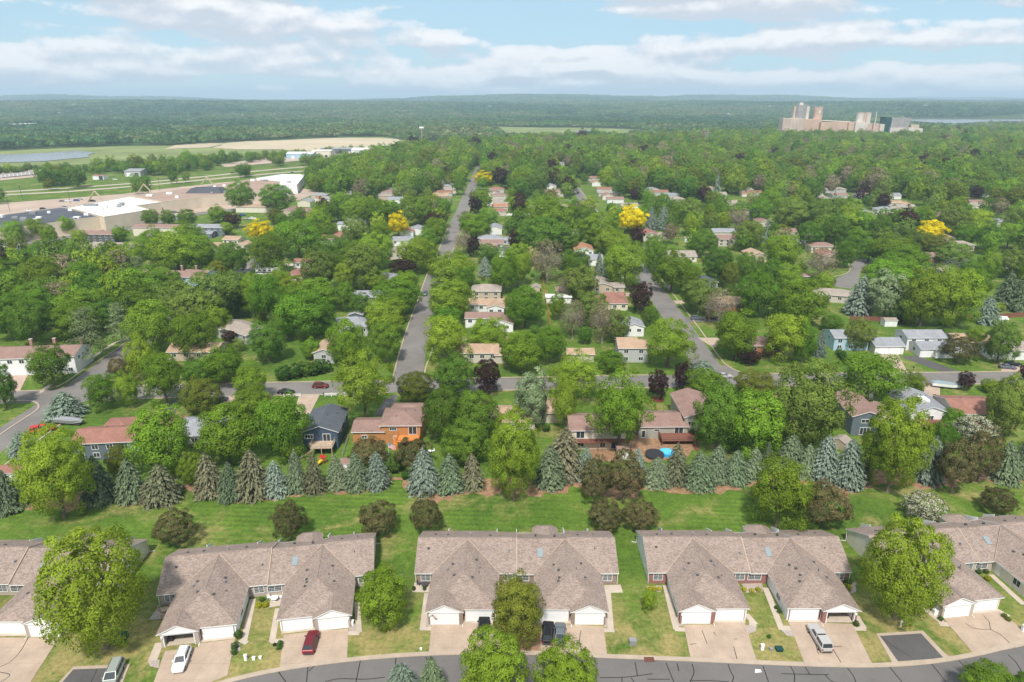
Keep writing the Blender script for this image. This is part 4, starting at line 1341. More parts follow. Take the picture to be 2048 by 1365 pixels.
# ------------------------------------------------------------------ the row houses on the near street
def townhouse(label, cx, cyy, rz, brick, side, open_left=False, open_right=False):
    """four homes under one roof; local x runs along the front, y away from the street, front face of the outer garages at y = 0"""
    root = empty('row_house', (cx, cyy, 0), rz)
    tag(root, label, 'row house', 'row houses along the near street')
    P = 0.468
    E0 = 2.62                                     # eave height
    # walls: main block (gable ends), two garage wings, rear bays
    mb = MB()
    ym, zr = 15.5, E0 + 6.1 * P - 0.22
    sec = [(9.75, -0.05), (21.2, -0.05), (21.2, E0 - 0.1), (ym, zr), (9.75, E0 - 0.05)]
    vs = [(-17.45, a, b) for a, b in sec] + [(17.45, a, b) for a, b in sec]
    mb.solid(vs, [(4, 3, 2, 1, 0), (5, 6, 7, 8, 9), (0, 1, 6, 5), (1, 2, 7, 6), (2, 3, 8, 7), (3, 4, 9, 8)], 0)
    mb.solid(vs, [(4, 0, 5, 9)], 1)
    for s in (-1, 1):
        xs = sorted((s * 14.2, s * 3.35))
        gap = (open_left and s < 0) or (open_right and s > 0)
        gx = sorted((s * 14.0, s * 9.25))
        ga, gb = (gx[0] - 0.02, gx[1] + 0.02)
        # wing box is built as thin walls so that an open garage shows its inside
        mb.box(xs[0], xs[0] + 0.2, 0.75, 9.9, -0.05, E0 - 0.08, 0)
        mb.box(xs[1] - 0.2, xs[1], 0.75, 9.9, -0.05, E0 - 0.08, 0)
        rx = sorted((s * 8.75, s * 3.35))
        mb.box(rx[0] + 0.21, rx[1] - 0.21, 0.75, 0.95, -0.05, E0 - 0.08, 1)
        mb.box(s * 8.75 - 0.1, s * 8.75 + 0.1, 0.97, 7.0, -0.05, E0 - 0.1, 1)
        mb.box(xs[0] + 0.21, xs[1] - 0.21, 6.8, 7.0, -0.05, E0 - 0.1, 1)
        px = sorted((s * 14.3, s * 8.72))
        dx0, dx1 = min(s * 13.85, s * 9.45), max(s * 13.85, s * 9.45)
        mb.box(px[0], dx0, 0.0, 0.72, -0.05, E0 - 0.06, 1)
        mb.box(dx1, px[1], 0.0, 0.72, -0.05, E0 - 0.06, 1)
        mb.box(dx0, dx1, 0.05, 0.7, 2.2, E0 - 0.07, 1)
        if not gap:
            pass
    # rear bay
    mb.box(3.3, 7.6, 20.9, 23.3, -0.05, E0 - 0.2, 0)
    mb.build('wall', [M[side], M[brick]], root)
    # one floor for the garages
    MB().box(-14.0, -3.5, 0.2, 6.7, 0.0, 0.07).build('garage_floor', M['concrete'], root)
    MB().box(3.5, 14.0, 0.2, 6.7, 0.0, 0.07).build('garage_floor', M['concrete'], root)
    # roof: main ridge in two heights, wings, garage gables, rear bay
    rb = MB()

    def main_piece(x0, x1, yb, dz):
        yr, zz = 15.5, E0 + 6.2 * P + 0.02 + dz
        zb = zz - (yb - yr) * P
        slope_slab(rb, (x0, 9.3, E0 + dz), (x1, 9.3, E0 + dz), (x1, yr, zz), (x0, yr, zz), 0.17)
        slope_slab(rb, (x1, yb, zb), (x0, yb, zb), (x0, yr, zz), (x1, yr, zz), 0.17)
    main_piece(-17.75, -3.6, 21.75, 0.0)
    main_piece(-3.6, 0.05, 20.7, 0.0)
    main_piece(0.05, 9.0, 20.3, -0.2)
    main_piece(9.0, 17.75, 21.75, 0.0)
    for s in (-1, 1):
        X0, X1 = sorted((s * 14.6, s * 2.95))
        xm = (X0 + X1) / 2
        yf, h = 0.42, (X1 - X0) / 2
        zt = E0 + h * P
        ya = yf + h
        yk = 15.5 - (E0 + 6.2 * P - zt) / P - 0.02
        rb.poly([(X0, yf, E0), (X1, yf, E0), (xm, ya, zt)], 0)
        rb.poly([(X1, yf, E0), (X1, 9.4, E0), (xm, 15.4, zt), (xm, ya, zt)], 0)
        rb.poly([(X0, 9.4, E0), (X0, yf, E0), (xm, ya, zt), (xm, 15.4, zt)], 0)
        for a, b in (((X0, yf), (X1, yf)), ((X1, yf), (X1, 9.7)), ((X0, 9.7), (X0, yf))):
            rb.poly([(a[0], a[1], E0 - 0.17), (b[0], b[1], E0 - 0.17), (b[0], b[1], E0), (a[0], a[1], E0)], 1)
        rb.poly([(X0, yf, E0 - 0.17), (X0, 9.6, E0 - 0.17), (X1, 9.6, E0 - 0.17), (X1, yf, E0 - 0.17)], 1)
        # gable over the outer garage
        g0, g1 = sorted((s * 14.72, s * 8.5))
        gm = (g0 + g1) / 2
        gz = E0 + 0.05 + (g1 - g0) / 2 * P
        slope_slab(rb, (g0, 8.0, E0 + 0.05), (g0, -0.35, E0 + 0.05), (gm, -0.35, gz), (gm, 8.0, gz), 0.15)
        slope_slab(rb, (g1, -0.35, E0 + 0.05), (g1, 8.0, E0 + 0.05), (gm, 8.0, gz), (gm, -0.35, gz), 0.15)
    # rear bay hip
    zb = E0 + 1.1
    rb.poly([(7.9, 19.6, E0), (7.9, 22.6, E0), (6.2, 21.6, zb), (6.2, 18.6, zb)], 0)
    rb.poly([(3.0, 22.6, E0), (3.0, 19.6, E0), (4.7, 18.6, zb), (4.7, 21.6, zb)], 0)
    rb.poly([(4.7, 18.6, zb), (6.2, 18.6, zb), (6.2, 21.6, zb), (4.7, 21.6, zb)], 0)
    rb.poly([(6.9, 23.6, E0), (4.0, 23.6, E0), (4.7, 21.6, zb), (6.2, 21.6, zb)], 0)
    rb.poly([(7.9, 22.6, E0), (6.9, 23.6, E0), (6.2, 21.6, zb)], 0)
    rb.poly([(4.0, 23.6, E0), (3.0, 22.6, E0), (4.7, 21.6, zb)], 0)
    rb.poly([(3.0, 20.0, E0 - .02), (3.0, 22.6, E0 - .02), (4.0, 23.6, E0 - .02), (6.9, 23.6, E0 - .02), (7.9, 22.6, E0 - .02), (7.9, 20, E0 - .02)], 1)
    roof = rb.build('roof', [M['roof_town'], M['trim']], root)
    # ridge caps, valleys and party-wall flashing
    zz = E0 + 6.2 * P + 0.02
    cap = MB()
    cap.tube((-17.7, 15.5, zz + 0.0), (0.05, 15.5, zz + 0.0), 0.10, n=5).tube((9.0, 15.5, zz), (17.7, 15.5, zz), 0.10, n=5)
    for s in (-1, 1):
        xm = s * 8.775
        zt = E0 + 5.825 * P
        cap.tube((xm, 6.3, zt), (xm, 15.2, zt), 0.09, n=5)
        for e in (-1, 1):
            cap.tube((xm, 6.245, zt), (xm + e * 5.825, 0.42, E0), 0.08, n=5)
        cap.tube((s * 11.61, -0.33, E0 + 0.05 + 3.11 * P), (s * 11.61, 3.2, E0 + 0.05 + 3.11 * P), 0.075, n=5)
    cap.build('ridge_cap', M['roof_town'], roof)
    fl = MB()
    for s in (-1, 1):
        for e in (-1, 1):
            xe = s * 8.775 + e * 5.84
            fl.tube((s * 8.775 + e * 0.1, 15.2, zz - 0.06), (xe, 9.35, E0 + 0.02), 0.045, n=4)
    fl.tube((0.05, 9.3, E0 + 0.02), (0.05, 15.5, zz + 0.02), 0.09, n=4).tube((0.05, 15.5, zz + 0.02), (0.05, 20.6, zz - 5.1 * P + 0.02), 0.09, n=4)
    fl.build('valley_flashing', M['wood_tan'], roof)
    for s in (-1, 1):
        # garage doors and white gable faces
        if not ((open_left and s < 0) or (open_right and s > 0)):
            garage_door(root, s * 11.65, 0.03, 4.36, 2.15)
        else:
            fr = MB().box(-2.32, -2.18, -0.05, 0.3, 0, 2.3).box(2.18, 2.32, -0.05, 0.3, 0, 2.3).box(-2.18, 2.18, -0.05, 0.3, 2.16, 2.3)
            o = fr.build('garage_opening_frame', M['trim'], root, (s * 11.65, 0.02, 0))
            MB().box(-1.9, -1.2, 4.6, 5.4, 0.08, 1.5).box(0.4, 1.9, 5.2, 6.2, 0.08, 1.1).build('shelving', M['metal'], o)
            MB().box(-2.0, -1.3, 1.0, 1.7, 0.08, 1.1).build('bin', M['black'], o)
            MB().box(1.3, 1.9, 2.0, 2.6, 0.08, 1.0).build('stored_box', M['red_mulch'], o)
        garage_door(root, s * 6.05, 0.74, 4.36, 2.15)
        g = MB().poly([(-2.95, 0, 0), (2.95, 0, 0), (0, 0, 2.95 * P)], 0).box(-3.05, 3.05, -0.06, 0.1, -0.16, -0.005)
        gb = g.build('gable_face', M['trim'], root, (s * 11.61, -0.12, E0 - 0.02))
        mbv = MB()
        mbv.tube((0, -0.03, 0.62), (0, 0.02, 0.62), 0.24, n=10)
        mbv.build('gable_vent', M['white'], gb)
        # eave gutters and downspouts
        mbg = MB().tube((s * 8.75, 0.3, E0 - 0.1), (s * 8.75, 0.62, E0 - 0.35), 0.06, n=5).tube((s * 8.75, 0.62, E0 - 0.35), (s * 8.75, 0.66, 0.15), 0.06, n=5).tube((s * 8.75, 0.66, 0.15), (s * 8.75, -0.7, 0.1), 0.06, n=5)
        mbg.build('downspout', M['trim'], root)
        MB().tube((s * 17.6, 9.6, E0 - 0.1), (s * 17.55, 9.6, 0.2), 0.055, n=5).build('downspout', M['trim'], root)
        MB().tube((s * 17.55, 21.5, E0 - 0.3), (s * 17.52, 21.3, 0.2), 0.055, n=5).tube((s * 17.52, 21.3, 0.2), (s * 18.4, 21.6, 0.12), 0.055, n=5).build('downspout', M['trim'], root)
        # windows
        window(root, s * 15.85, 9.72, 1.45, 1.5, 1.25, 'f', 1, grid=True)
        window(root, s * 17.49, 13.6, 1.6, 1.1, 1.2, 'r' if s > 0 else 'l', 1, grid=True)
        window(root, s * 1.55 - 0.55 * (s > 0), 9.72, 1.45, 1.5 if s < 0 else 2.2, 1.25, 'f', 1, grid=True)
        window(root, s * 14.23, 4.2, 1.55, 0.9, 1.2, 'r' if s > 0 else 'l', 0)
        window(root, s * 3.32, 4.6, 1.55, 1.4, 1.2, 'l' if s > 0 else 'r', 1)
        # entry doors in the court
        o = MB().box(-0.5, 0.5, -0.05, 0.02, 0.1, 2.15).build('entry_door', M['trim'], root, (s * 3.33, 8.6, 0), -s * math.pi / 2)
        MB().tube((0.36, -0.09, 1.1), (0.36, -0.04, 1.1), 0.04, n=6).build('handle', M['metal'], o)
        # coach lamps
        MB().box(-0.09, 0.09, -0.2, 0, 1.75, 2.1).build('wall_lamp', M['white'], root, (s * 14.07, 0.0, 0))
    # rear privacy fences and posts
    for x, h, d in ((-12.8, 1.9, 2.6), (-3.65, 2.1, 3.0), (0.05, 2.1, 3.0), (9.0, 2.3, 3.2), (13.6, 1.9, 2.4)):
        y0 = 20.6 if -4 < x < 9.5 else 21.6
        MB().solid([(x - 0.06, y0, 0), (x + 0.06, y0, 0), (x + 0.06, y0 + d, 0), (x - 0.06, y0 + d, 0), (x - 0.06, y0, h + 1.25), (x + 0.06, y0, h + 1.25), (x + 0.06, y0 + d, h * 0.85), (x - 0.06, y0 + d, h * 0.85)],
                   [(4, 5, 6, 7), (0, 1, 5, 4), (1, 2, 6, 5), (2, 3, 7, 6), (3, 0, 4, 7)]).build('privacy_fence', M['trim'], root)
    # roof furniture
    rr = random.Random(int(cx * 10))

    def rz_at(x, y):
        if y > 15.5:
            return zz - (y - 15.5) * P
        m = E0 + (y - 9.3) * P if y > 9.3 else -1
        w_ = -1
        for s in (-1, 1):
            d = 5.825 - abs(x - s * 8.775)
            if d > 0 and y > 0.42:
                w_ = max(w_, E0 + min(d, y - 0.42) * P)
        return max(m, w_)
    spots = [(-14.6, 17.8), (-12.3, 17.6), (-8, 17.2), (-5.2, 17.6), (3.4, 17.4), (7, 17.1), (11.5, 17.4), (14.4, 17.8),
             (-10.6, 9.8), (-6.9, 10.2), (-6.3, 8.8), (-6.2, 7.0), (-7.1, 5.6), (-10.4, 6.3), (-11.7, 8.2), (6.4, 9.4), (6.8, 7.6), (7.4, 6.1), (10.8, 9.9), (10.4, 7.4), (11.5, 6.2), (6.6, 5.2),
             (-1.2, 12.6), (14.2, 13.2), (-15.3, 13.4)]
    for i, (x, y) in enumerate(spots):
        x += rr.uniform(-0.4, 0.4)
        y += rr.uniform(-0.4, 0.4)
        me = (VENT, VENTC, VENTC, VENTB)[(i * 5 + 1) % 4] if i % 3 else VENTC
        put(me.name.split('.')[0], me, roof, (x, y, rz_at(x, y)))
    x, y = 4.2, 12.9
    s0 = MB()
    slope_slab(s0, (x - 0.45, y - 0.75, rz_at(x, y - 0.75) - 0.05), (x + 0.45, y - 0.75, rz_at(x, y - 0.75) - 0.05), (x + 0.45, y + 0.75, rz_at(x, y + 0.75) - 0.05), (x - 0.45, y + 0.75, rz_at(x, y + 0.75) - 0.05), 0.2)
    s0.build('skylight', [M['skylight'], M['metal']], roof)
    return root


TOWN = [('row house with tan stone piers beside the cracked driveway at the frame\'s lower left corner', -85.3, 86.0, R(0.5), 'brick_grey', 's_town_tan', False, False),
        ('row house with an open garage behind the white sports utility car', -40.05, 86.0, R(8.6), 'brick_grey', 's_town', True, False),
        ('row house with brown brick piers and a small flag at its garage', 0.8, 88.75, R(0.0), 'brick_brown', 's_town', False, False),
        ('row house with red brick piers and an open garage behind the pickup', 41.4, 89.0, R(0.2), 'brick_red', 's_town', False, True),
        ('row house with cream end wall standing askew beside the asphalt parking bay', 84.3, 92.0, R(7.6), 'brick_tan', 's_town_tan', False, False)]
TH_OBJ = [townhouse(*a) for a in TOWN]


# ------------------------------------------------------------------ houses of the town
LAND = []     # landmarks for describing trees: (short phrase, x, y)


def house(short, label, px, py, rz, blocks, roof, wall, name='house', cat='house', trim='trim', win=True, chimney=None, lm=True, wins=None, garages=(), decks=(), zroof=None, vents=2, cap=None):
    """px, py: the middle of the main roof in the photo. blocks: x, y, w, d, h, kind, pitch (first is the main one)"""
    b0 = blocks[0]
    zc = zroof if zroof is not None else b0[4] + (min(b0[2], b0[3]) if b0[5] == 'hip' else (b0[3] if b0[5] == 'gx' else b0[2])) * 0.25 * b0[6]
    p = at(px, py, zc)
    root = empty(name, (p.x, p.y, 0), R(rz))
    tag(root, label, cat, 'houses of the town' if cat == 'house' else None)
    for i, (x, y, w, d, h, k, pt) in enumerate(blocks):
        e = 0.0015 * i
        mb = MB()
        wall_faces(mb, x - w / 2, x + w / 2, y - d / 2, y + d / 2, h, k, pt)
        wm = wall[i % len(wall)] if isinstance(wall, (list, tuple)) else wall
        mb.build('wall', M[wm], root)
        rb = MB()
        roof_faces(rb, x - w / 2, x + w / 2, y - d / 2, y + d / 2, h + e, k, pt)
        rm = roof[i % len(roof)] if isinstance(roof, (list, tuple)) else roof
        ro = rb.build('roof', [M[rm], M[trim]], root)
        if win is True:
            dist = p.y
            rows = [h - 1.25] if h < 4.2 else [1.35, h - 1.2]
            n = max(1, int(w / 3.3))
            if not (wins and i in wins):
                for zw in rows:
                    for q in range(n):
                        xx = x - w / 2 + w * (q + 0.5) / n
                        if any(abs(g[0] - xx) < g[2] / 2 + 0.9 and abs(g[1] - (y - d / 2)) < 0.3 and zw < 2.6 for g in garages):
                            continue
                        window(root, xx, y - d / 2 - 0.005, zw, 1.35, 1.1, 'f', 1, pane=dist < 420)
            for sd, xx in (('l', x - w / 2 - 0.005), ('r', x + w / 2 + 0.005)):
                if (sd == 'l') != (p.x > 0):
                    continue
                for q in range(max(1, int(d / 4.5))):
                    window(root, xx, y - d / 2 + d * (q + 0.5) / max(1, int(d / 4.5)), rows[-1], 1.1, 1.05, sd, 1, pane=dist < 420)
        if i == 0:
            for q in range(vents):
                xv, yv = x + w * (0.3 - 0.22 * q), y + (d * 0.12 if k == 'gx' else d * (0.2 - 0.2 * q))
                dd = {'gx': d / 2 - abs(yv - y), 'gy': w / 2 - abs(xv - x), 'hip': min(d / 2 - abs(yv - y), w / 2 - abs(xv - x))}.get(k, 0)
                put('vent_pipe' if q % 2 else 'roof_vent', (VENTC, VENT)[q % 2], ro, (xv, yv, h + dd * pt + 0.12))
    if wins:
        for i, L in wins.items():
            for wd in L:
                window(root, *wd)
    for g in garages:
        garage_door(root, g[0], g[1] - 0.01, g[2], 2.1)
    if chimney:
        for (x, y, zt) in chimney:
            c = MB().box(x - 0.42, x + 0.42, y - 0.35, y + 0.35, 1.0, zt).build('chimney', M['chimney'], root)
            MB().box(x - 0.5, x + 0.5, y - 0.43, y + 0.43, zt, zt + 0.12).build('chimney_cap', M['concrete'], c)
    for dk in decks:
        deck(root, *dk)
    if lm:
        LAND.append((short, p.x, p.y))
    return root


def deck(root, x0, x1, y0, y1, z, mat='wood_red', stairs=None, rail=True, under=True):
    """a raised timber deck with posts, railing and steps"""
    d = MB().box(x0, x1, y0, y1, z - 0.18, z).build('deck', M[mat], root)
    for i in range(int((x1 - x0) / 0.3)):
        pass
    if under:
        for x in (x0 + 0.15, (x0 + x1) / 2, x1 - 0.15):
            MB().box(x - 0.08, x + 0.08, y0 + 0.1, y0 + 0.26, 0, z - 0.18).build('post', M[mat], d)
    if rail:
        r = MB()
        for a, b in (((x0, y0), (x1, y0)), ((x0, y0), (x0, y1)), ((x1, y0), (x1, y1))):
            ax, bx, ay, by = min(a[0], b[0]), max(a[0], b[0]), min(a[1], b[1]), max(a[1], b[1])
            r.box(ax - 0.04, bx + 0.04, ay - 0.04, by + 0.04, z + 0.9, z + 0.98)
            n = max(2, int(((bx - ax) + (by - ay)) / 0.35))
            for k in range(n + 1):
                t = k / n
                r.box(ax + (bx - ax) * t - 0.025, ax + (bx - ax) * t + 0.025, ay + (by - ay) * t - 0.025, ay + (by - ay) * t + 0.025, z, z + 0.9)
        tag(r.build('railing', M[mat], d), kind='stuff')
    if stairs:
        sx, sy, dx, dy, n = stairs
        for k in range(n):
            f = k / n
            q = z * (1 - (k + 1) / (n + 1))
            MB().box(sx + dx * f - (0.5 if not dx else 0.18), sx + dx * f + (0.5 if not dx else 0.18), sy + dy * f - (0.5 if not dy else 0.18), sy + dy * f + (0.5 if not dy else 0.18), q - 0.12, q).build('step', M[mat], d)
    return d


# --- the row behind the spruces
house('red-roofed slate house', 'slate-blue house with red hipped roofs beside the corner blue spruce', 232, 862, 6,
      [(0, 0, 16.5, 8.4, 4.6, 'gx', 0.36), (-2.0, 7.0, 8.2, 9.0, 3.3, 'hip', 0.42), (8.5, 6.8, 7.4, 8.6, 3.2, 'hip', 0.42)], 'roof_red', 's_slate', vents=3)
house('grey hip-roofed house', 'low house with pale grey hipped roof half hidden by maples', 402, 846, 3, [(0, 0, 13, 10, 3.0, 'hip', 0.36)], 'roof_grey', 's_grey')
NAVY = house('navy house', 'navy blue gabled house with charcoal roof and raised rear deck', 650, 836, 2,
      [(0, 0, 8.4, 12.6, 4.7, 'gy', 0.36)], 'roof_dark', 's_navy', win=False, zroof=5.4,
      decks=[(-1.6, 3.6, -10.0, -6.32, 2.3, 'wood_tan', (-1.0, -10.3, -3.2, -0.4, 9))])
for a in ((-2.6, -6.31, 3.5, 1.9, 0.95, 'f', 2), (1.6, -6.31, 3.2, 1.7, 1.8, 'f', 1), (-2.2, -6.31, 1.2, 1.4, 1.0, 'f', 1), (4.21, -2, 3.4, 1.2, 1.0, 'r', 1), (4.21, 3, 3.4, 1.2, 1.0, 'r', 1)):
    window(NAVY, *a)
ORANGE = house('orange-walled house', 'orange cedar split-level house with brown roof and sunny orange deck', 806, 830, 1,
      [(0.0, 0, 9.6, 9.6, 4.9, 'hip', 0.32), (-8.0, -1.2, 7.6, 7.4, 3.3, 'gx', 0.30), (0.6, 6.9, 8.6, 6.0, 3.9, 'hip', 0.30)], 'roof_brown', 's_orange', win=False, zroof=5.4,
      decks=[(-0.6, 4.7, -8.3, -4.85, 2.2, 'wood_orange', (-1.2, -5.4, 0, -3.6, 9))], vents=3)
for a in ((-1.9, -4.81, 3.9, 1.6, 0.8, 'f', 2), (2.9, -4.81, 3.4, 1.9, 1.9, 'f', 1), (-1.4, -4.81, 1.5, 1.0, 0.8, 'f', 1), (-9, -4.91, 1.9, 1.2, 0.7, 'f', 1)):
    window(ORANGE, *a)
house('tan-roofed cottage', 'beige cottage with tan hipped roof between dark maples and willow', 1022, 822, 1, [(0, 0, 12, 9.5, 3.0, 'hip', 0.36)], 'roof_tan', 's_beige')
house('tan-roofed bungalow', 'beige bungalow with tan roof behind the silvery maple', 1098, 806, 1, [(0, 0, 9.5, 9.0, 3.0, 'gx', 0.33)], 'roof_tan', 's_beige')
CREAM = house('cream balcony house', 'cream two-storey house with long brown balcony under the tall locust', 1192, 838, 1,
      [(0, 0, 13.5, 9.0, 5.2, 'gx', 0.33)], 'roof_brown', 's_cream', win=False, decks=[(-7.4, 7.2, -6.2, -4.53, 2.7, 'wood_red')])
for a in ((-4.3, -4.51, 4.0, 1.9, 1.9, 'f', 1), (4.6, -4.51, 4.1, 1.6, 1.2, 'f', 1), (-4.2, -4.51, 1.3, 1.5, 1.3, 'f', 1), (1.2, -4.51, 1.2, 1.2, 1.2, 'f', 1), (4.4, -4.51, 1.2, 2.2, 2.0, 'f', 1)):
    window(CREAM, *a)
GREIGE = house('greige gabled house', 'greige house with brown roofs, tall gable and long red deck', 1320, 832, 1,
      [(0, 0, 12.2, 8.6, 3.4, 'gx', 0.36), (9.8, 3.8, 8.6, 14.5, 5.4, 'gy', 0.34)], 'roof_brown', 's_greige', win=False,
      decks=[(-1.2, 7.4, -8.4, -4.33, 1.5, 'wood_red', (7.0, -8.7, 0.0, -2.4, 6))])
for a in ((-1.6, -4.31, 2.3, 1.3, 0.5, 'f', 0), (3.9, -4.31, 1.35 + 1.0, 2.1, 1.9, 'f', 1), (-4.9, -4.31, 1.3, 0.8, 1.9, 'f', 0), (7.4, -3.46, 3.6, 2.3, 1.2, 'f', 2), (12.2, -3.46, 1.2, 1.9, 1.9, 'f', 1), (11.6, -3.46, 4.2, 1.2, 1.1, 'f', 1), (5.49, 1, 4.2, 1.1, 1.0, 'l', 1)):
    window(GREIGE, *a)
house('shaded brown-roofed house', 'low brown-roofed house in deep shade behind the large feathery ash', 1556, 822, 1, [(0, 0, 12, 9, 3.0, 'gx', 0.34)], 'roof_brown', 's_cedar')
GM = house('grey modern house', 'dark grey house with split brown roofs and patio toys', 1714, 806, -2,
      [(0, 0, 7.4, 13.6, 5.3, 'gy', 0.34), (5.4, -3.4, 5.6, 9.8, 4.6, 'gy', 0.34)], 'roof_brown', 's_slate', win=False)
for a in ((-0.6, -6.81, 4.0, 1.8, 0.9, 'f', 1), (-0.3, -6.81, 1.2, 2.4, 1.9, 'f', 2), (5.2, -8.31, 3.4, 1.5, 1.6, 'f', 1), (5.4, -8.31, 1.2, 1.6, 1.5, 'f', 1)):
    window(GM, *a)
GD = house('grey-roofed cream house', 'cream house with grey roof, white dormer and rear deck', 1838, 800, -2,
      [(0, 0, 10.4, 13.0, 3.9, 'gy', 0.34)], 'roof_grey', 's_white', decks=[(-4.0, 4.8, -9.8, -6.53, 2.2, 'wood_red')])
MB().box(-1.2, 0.9, -3.4, -0.6, 4.3, 6.2).build('dormer', M['s_white'], GD)
house('red-roofed beige house', 'beige house with red-brown roof and dark red rear deck', 1940, 804, -3,
      [(0, 0, 12.6, 11.0, 4.4, 'gx', 0.30)], 'roof_red', 's_beige', decks=[(-3.4, 5.6, -9.2, -5.53, 2.2, 'wood_red')], vents=3)
# --- across the cross street, right
house('pale blue house', 'pale blue split-entry house with grey roof and attached garage', 1694, 664, 0,
      [(0, 0, 11.6, 8.2, 4.6, 'gx', 0.34), (11.2, -3.4, 9.6, 8.6, 2.9, 'gx', 0.34)], 'roof_grey', ['s_blue', 's_white'], garages=[(9.0, -7.72, 2.6), (13.0, -7.72, 3.2)])
house('white two-gabled house', 'white house with grey roof and gabled double garage beside asphalt drive', 1842, 664, 0,
      [(0, 0, 13.0, 8.0, 4.6, 'gx', 0.34), (-0.6, -7.0, 9.8, 7.2, 3.0, 'gx', 0.34), (2.2, -8.4, 6.0, 6.0, 2.9, 'gy', 0.34)], 'roof_grey', 's_white', garages=[(2.2, -11.42, 4.6), (-3.6, -10.62, 2.4)])
house('tan-roofed white house', 'white house with tan-orange roof beside the small red deck', 1936, 672, -2, [(0, 0, 12.5, 8.6, 4.0, 'gx', 0.34), (5.2, -6.6, 6, 6, 2.9, 'gy', 0.34)], 'roof_tan', 's_white', garages=[(5.2, -9.62, 4.6)])
house('white edge cottage', 'white cottage with pale roof at the edge of frame behind parked cars', 2040, 688, -2, [(0, 0, 12, 8.6, 3.4, 'gx', 0.34)], 'roof_taupe', 's_white')
house('cul-de-sac house', 'taupe-roofed house with covered patio beside the cul-de-sac', 1668, 582, -18, [(0, 0, 16, 9.0, 3.2, 'hip', 0.34), (10.6, -4.4, 8.0, 9.0, 3.0, 'gy', 0.34)], 'roof_taupe', 's_beige')
house('half-hidden brown house', 'brown-roofed house half under the pale thin-leaved tree by the street', 1462, 598, 0, [(0, 0, 15, 9, 3.2, 'gx', 0.34)], 'roof_tan', 's_cedar')
house('cedar house', 'orange-brown cedar house hidden between two big trees', 1512, 678, 0, [(0, 0, 14, 9, 3.4, 'gx', 0.34)], 'roof_brown', 's_cedar')
# --- between the two long streets, from near to far
house('small tan garage', 'small detached garage with tan roof beside the curved path', 1160, 700, 0, [(0, 0, 8.6, 5.6, 2.7, 'gx', 0.34)], 'roof_tan', 's_beige', name='garage', cat='garage', win=False)
house('grey tan-roofed house', 'grey two-storey house with tan roof beside the lime locust', 1264, 684, 0, [(0, 0, 9.6, 8.0, 5.0, 'gx', 0.34), (-0.5, 7.4, 6.4, 6.6, 3.4, 'gx', 0.34)], 'roof_tan', 's_grey')
house('pale grey gabled house', 'small white house with pale grey roof right of the pinkish tree', 1265, 644, 0, [(0, 0, 7.0, 8.4, 3.6, 'gy', 0.34)], 'roof_grey', 's_white')
house('red hip-roofed house', 'cream house with red-brown hipped roof and black car in its drive', 1218, 596, 0, [(0, 0, 14, 10, 3.0, 'hip', 0.36), (3.0, 8.0, 8, 6, 3.0, 'gx', 0.3)], 'roof_red', 's_cream')
house('white flat-roofed carport', 'white flat-roofed carport beside the orange fence', 1117, 592, 0, [(0, 0, 10.4, 4.6, 2.6, 'gx', 0.05)], 'flat_white', 's_white', name='carport', cat='carport', win=False, vents=0)
house('garden shed', 'small tan garden shed beside the long red fence', 1072, 571, 0, [(0, 0, 3.4, 4.0, 2.3, 'gy', 0.4)], 'roof_taupe', 's_tan', name='shed', cat='shed', win=False, vents=0)
house('tan hip-roofed shed house', 'tan house with low roof behind the grey twiggy tree', 1130, 576, 0, [(0, 0, 8, 6, 2.8, 'gx', 0.3)], 'roof_brown', 's_tan', vents=0)
house('taupe hip house', 'taupe house with hipped roof, farthest of the four by the long street', 973, 573, 0, [(0, 0, 12, 9.5, 4.4, 'hip', 0.36)], 'roof_taupe', 's_tan')
house('orange-roofed white house', 'white house with orange-tan gabled roofs by the long street', 972, 601, 0, [(0, 0, 14.5, 7.6, 3.4, 'gx', 0.34), (4.0, -4.6, 6.6, 7.6, 3.4, 'gy', 0.34)], ['roof_tan', 'roof_tan'], 's_white')
house('brown-roofed white house', 'white house with long brown roof below the orange-roofed one', 969, 628, 0, [(0, 0, 14.0, 6.6, 3.8, 'gx', 0.36), (6.2, -5.0, 9.0, 7.0, 3.2, 'gy', 0.34)], 'roof_brown', 's_white')
house('cream split house', 'cream house with brown roofs beyond the maroon trees', 984, 482, 0, [(0, 0, 12, 9, 4.2, 'gx', 0.34), (-2.5, -7, 11, 6.5, 3.2, 'gx', 0.34)], 'roof_brown', 's_cream')
house('charcoal-roofed house', 'small white house with charcoal roof beside the round dark maple', 1008, 497, 0, [(0, 0, 9, 8, 3.2, 'gx', 0.34)], 'roof_dark', 's_white')
house('grey roof by the great maple', 'white house with grey roof behind the great green maple', 990, 452, 0, [(0, 0, 9, 12, 3.8, 'gy', 0.34)], 'roof_grey', 's_white')
house('orange far house', 'house with orange roof near the head of the long street', 1000, 410, 0, [(0, 0, 12, 9, 3.4, 'gx', 0.34), (1, 10, 12, 8, 3.4, 'gx', 0.34)], ['roof_rust', 'roof_taupe'], 's_beige')
house('rust-roofed house', 'white house with rust-brown roof beyond the yellow-green maples', 1166, 493, 0, [(0, 0, 10, 14, 3.4, 'gy', 0.34)], 'roof_rust', 's_white')
house('grey-roofed white house', 'white house with grey roof beside the twin blue spruces', 1180, 512, 0, [(0, 0, 12, 9, 3.4, 'gx', 0.34)], 'roof_grey', 's_white')
